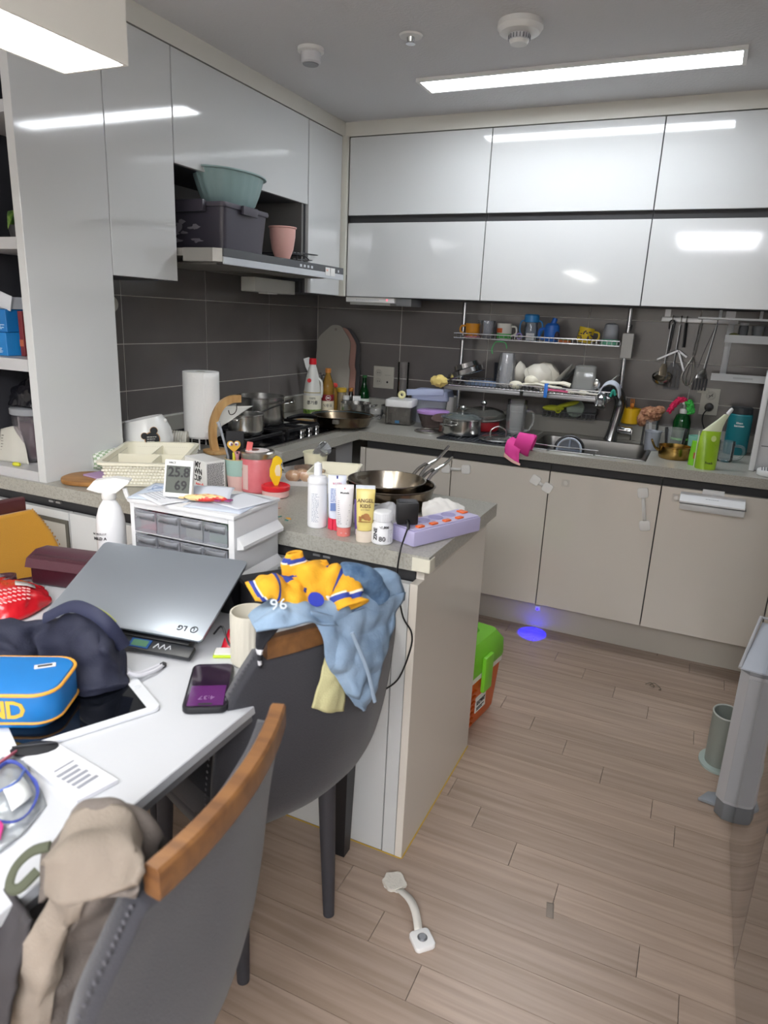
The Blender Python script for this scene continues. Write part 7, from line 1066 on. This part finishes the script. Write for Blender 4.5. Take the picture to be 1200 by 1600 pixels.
B().m(M('#1a1a1f', .5)).prism(rrect(.076, .155, .014, 6), 0, .0115, .002).done('case', t); sc = B().m(M('#2a1b2e', .06)).prism(rrect(.068, .147, .010, 6), .0116, .0121).done('screen', t)
B().m(M('#5b2a63', .08, emit=.12)).box(-.030, .030, -.070, -.005, .0122, .0124).done('lock_picture', t); word('4:37', .016, M('#8d6a95', .5), t, (.0, -.045, .0126), (0, 0, PI)); b = B().m(INK).prism(rrect(.024, .006, .003, 4, (0, -.066)), .0125, .0127); b.done('camera_island', t)
t = T('ribbed_tumbler', 'ivory ribbed ceramic tumbler on the table beside the draped chair', 'tumbler', (1.378, -2.626, ZT+.0005)); nn_ = 72; rg2 = lambda r, z, a=0: [((r+a*(.5+.5*math.cos(k*PI/1.5)))*math.cos(2*PI*k/nn_), (r+a*(.5+.5*math.cos(k*PI/1.5)))*math.sin(2*PI*k/nn_), z) for k in range(nn_)]
B().m(M('#d6d1c2', .4)).loft([rg2(.034, 0), rg2(.0365, .004, .0018), rg2(.0375, .100, .0018), rg2(.038, .106), rg2(.035, .106), rg2(.0335, .006), rg2(.001, .005)], cap=(1, 0)).done('body', t)
t = T('red_pouch', 'small glossy red pouch behind the ivory tumbler', 'pouch', (1.325, -2.575, ZT+.0005), R(20)); B().m(M('#b31a2c', .25, bump=(40, .5))).patch([[(-.04, -.03, .0), (0, -.035, .002), (.045, -.03, .0)], [(-.03, .0, .03), (.0, .0, .038), (.04, .0, .03)], [(-.03, .03, .0), (.0, .03, .002), (.04, .03, .0)]], 16, 14, .003, 60).done('pouch', t, thick=.002); B().m(M('#d9c9cb', .5)).box(.005, .03, -.012, .0, .034, .0375).done('label', t)
t = T('lime_pad', 'lime edged white note pad in front of the red pouch', 'note pad', (1.328, -2.628, ZT+.0005), R(28)); B().m(M('#b7cf2c', .5)).box(-.03, .045, -.012, .02, 0, .005, .001, 1).done('cover', t); B().m(WHITE).box(-.028, .043, -.008, .018, .0053, .008).done('pages', t)
o = B().m(BLACK).tube(curve([(1.27, -2.60, .762), (1.30, -2.612, .79), (1.325, -2.625, .765), (1.345, -2.62, .748), (1.352, -2.59, .745), (1.33, -2.54, .745)], 24), .0022, 6).done('charger_cord', label='thin black charging cable looping beside the laptop', cat='cable')
t = T('folded_booklet', 'folded white printed booklet near the table edge', 'booklet', (1.345, -3.024, ZT+.0005), math.atan2(-3.006+2.992, 1.424-1.273)); B().m(M('#dadbe0', .6)).mark().prism([(-.078, -.028), (.068, -.042), (.078, .018), (-.072, .026)], 0, .006).done('booklet', t); b = B().m(M('#8f9199', .6)); b.mark()
for k in range(5): b.box(.0+k*.011, .006+k*.011, -.025, .008-.004*(k % 2), .0061, .0066)
b.box(-.012, -.009, -.02, .012, .0061, .0066); b.done('print', t, kind='stuff')
t = T('printed_pouch', 'clear bag printed with blue and pink loops at the left table edge', 'plastic bag', (0, 0, 0)); PN = [[(1.259, -3.113, .743), (1.233, -3.054, .743), (1.252, -3.026, .743)], [(1.318, -3.144, .757), (1.315, -3.095, .762), (1.310, -3.062, .747)], [(1.361, -3.168, .753), (1.363, -3.114, .753), (1.345, -3.075, .744)], [(1.397, -3.187, .744), (1.394, -3.14, .744), (1.375, -3.092, .744)]]
B().m(G('#e6e9ec', .55, '#c3c8cc', .12)).patch(PN, 24, 24, .004, 40).done('bag', t, thick=.0015); pp = lambda u, v: catmull([catmull([Vector(p) for p in r], u) for r in PN], v)+Vector((0, 0, .006))
B().m(M('#3d4b9c', .5)).tube([pp(.5+.42*math.cos(a), .5+.36*math.sin(a)) for a in [2*PI*k/30 for k in range(30)]], .003, 6, loop=True, flat=.5).done('blue_loop', t); B().m(M('#5a6fb0', .5)).tube(curve([pp(.1, .35), pp(.5, .42), pp(.85, .30)], 12), .002, 6).done('blue_line', t); B().m(M('#c83a86', .5)).tube(curve([pp(.0, .55), pp(.15, .75), pp(.1, .9)], 10), .003, 6).done('pink_line', t); B().m(M('#b0566a', .5)).tube(curve([pp(.2, .06), pp(.5, .1), pp(.75, .05)], 10), .008, 8, flat=.3).done('red_print', t); B().m(M('#e4e7e6', .5)).loft([[pp(u, v) for u in (.3, .5, .7)] for v in (.4, .55, .68)], cap=(0, 0), closed=False).done('white_print', t, thick=.001)
t = T('black_pouch', 'small black cloth pouch under the blue case', 'pouch', (1.262, -3.018, ZT+.0005), R(40)); B().m(M('#16171c', .7)).ball((0, 0, .0065), (.035, .018, .006), 14).done('pouch', t); B().m(M('#2a2b30', .5)).tube([(-.03, 0, .013), (.03, 0, .013)], .0015, 6).done('zipper', t)
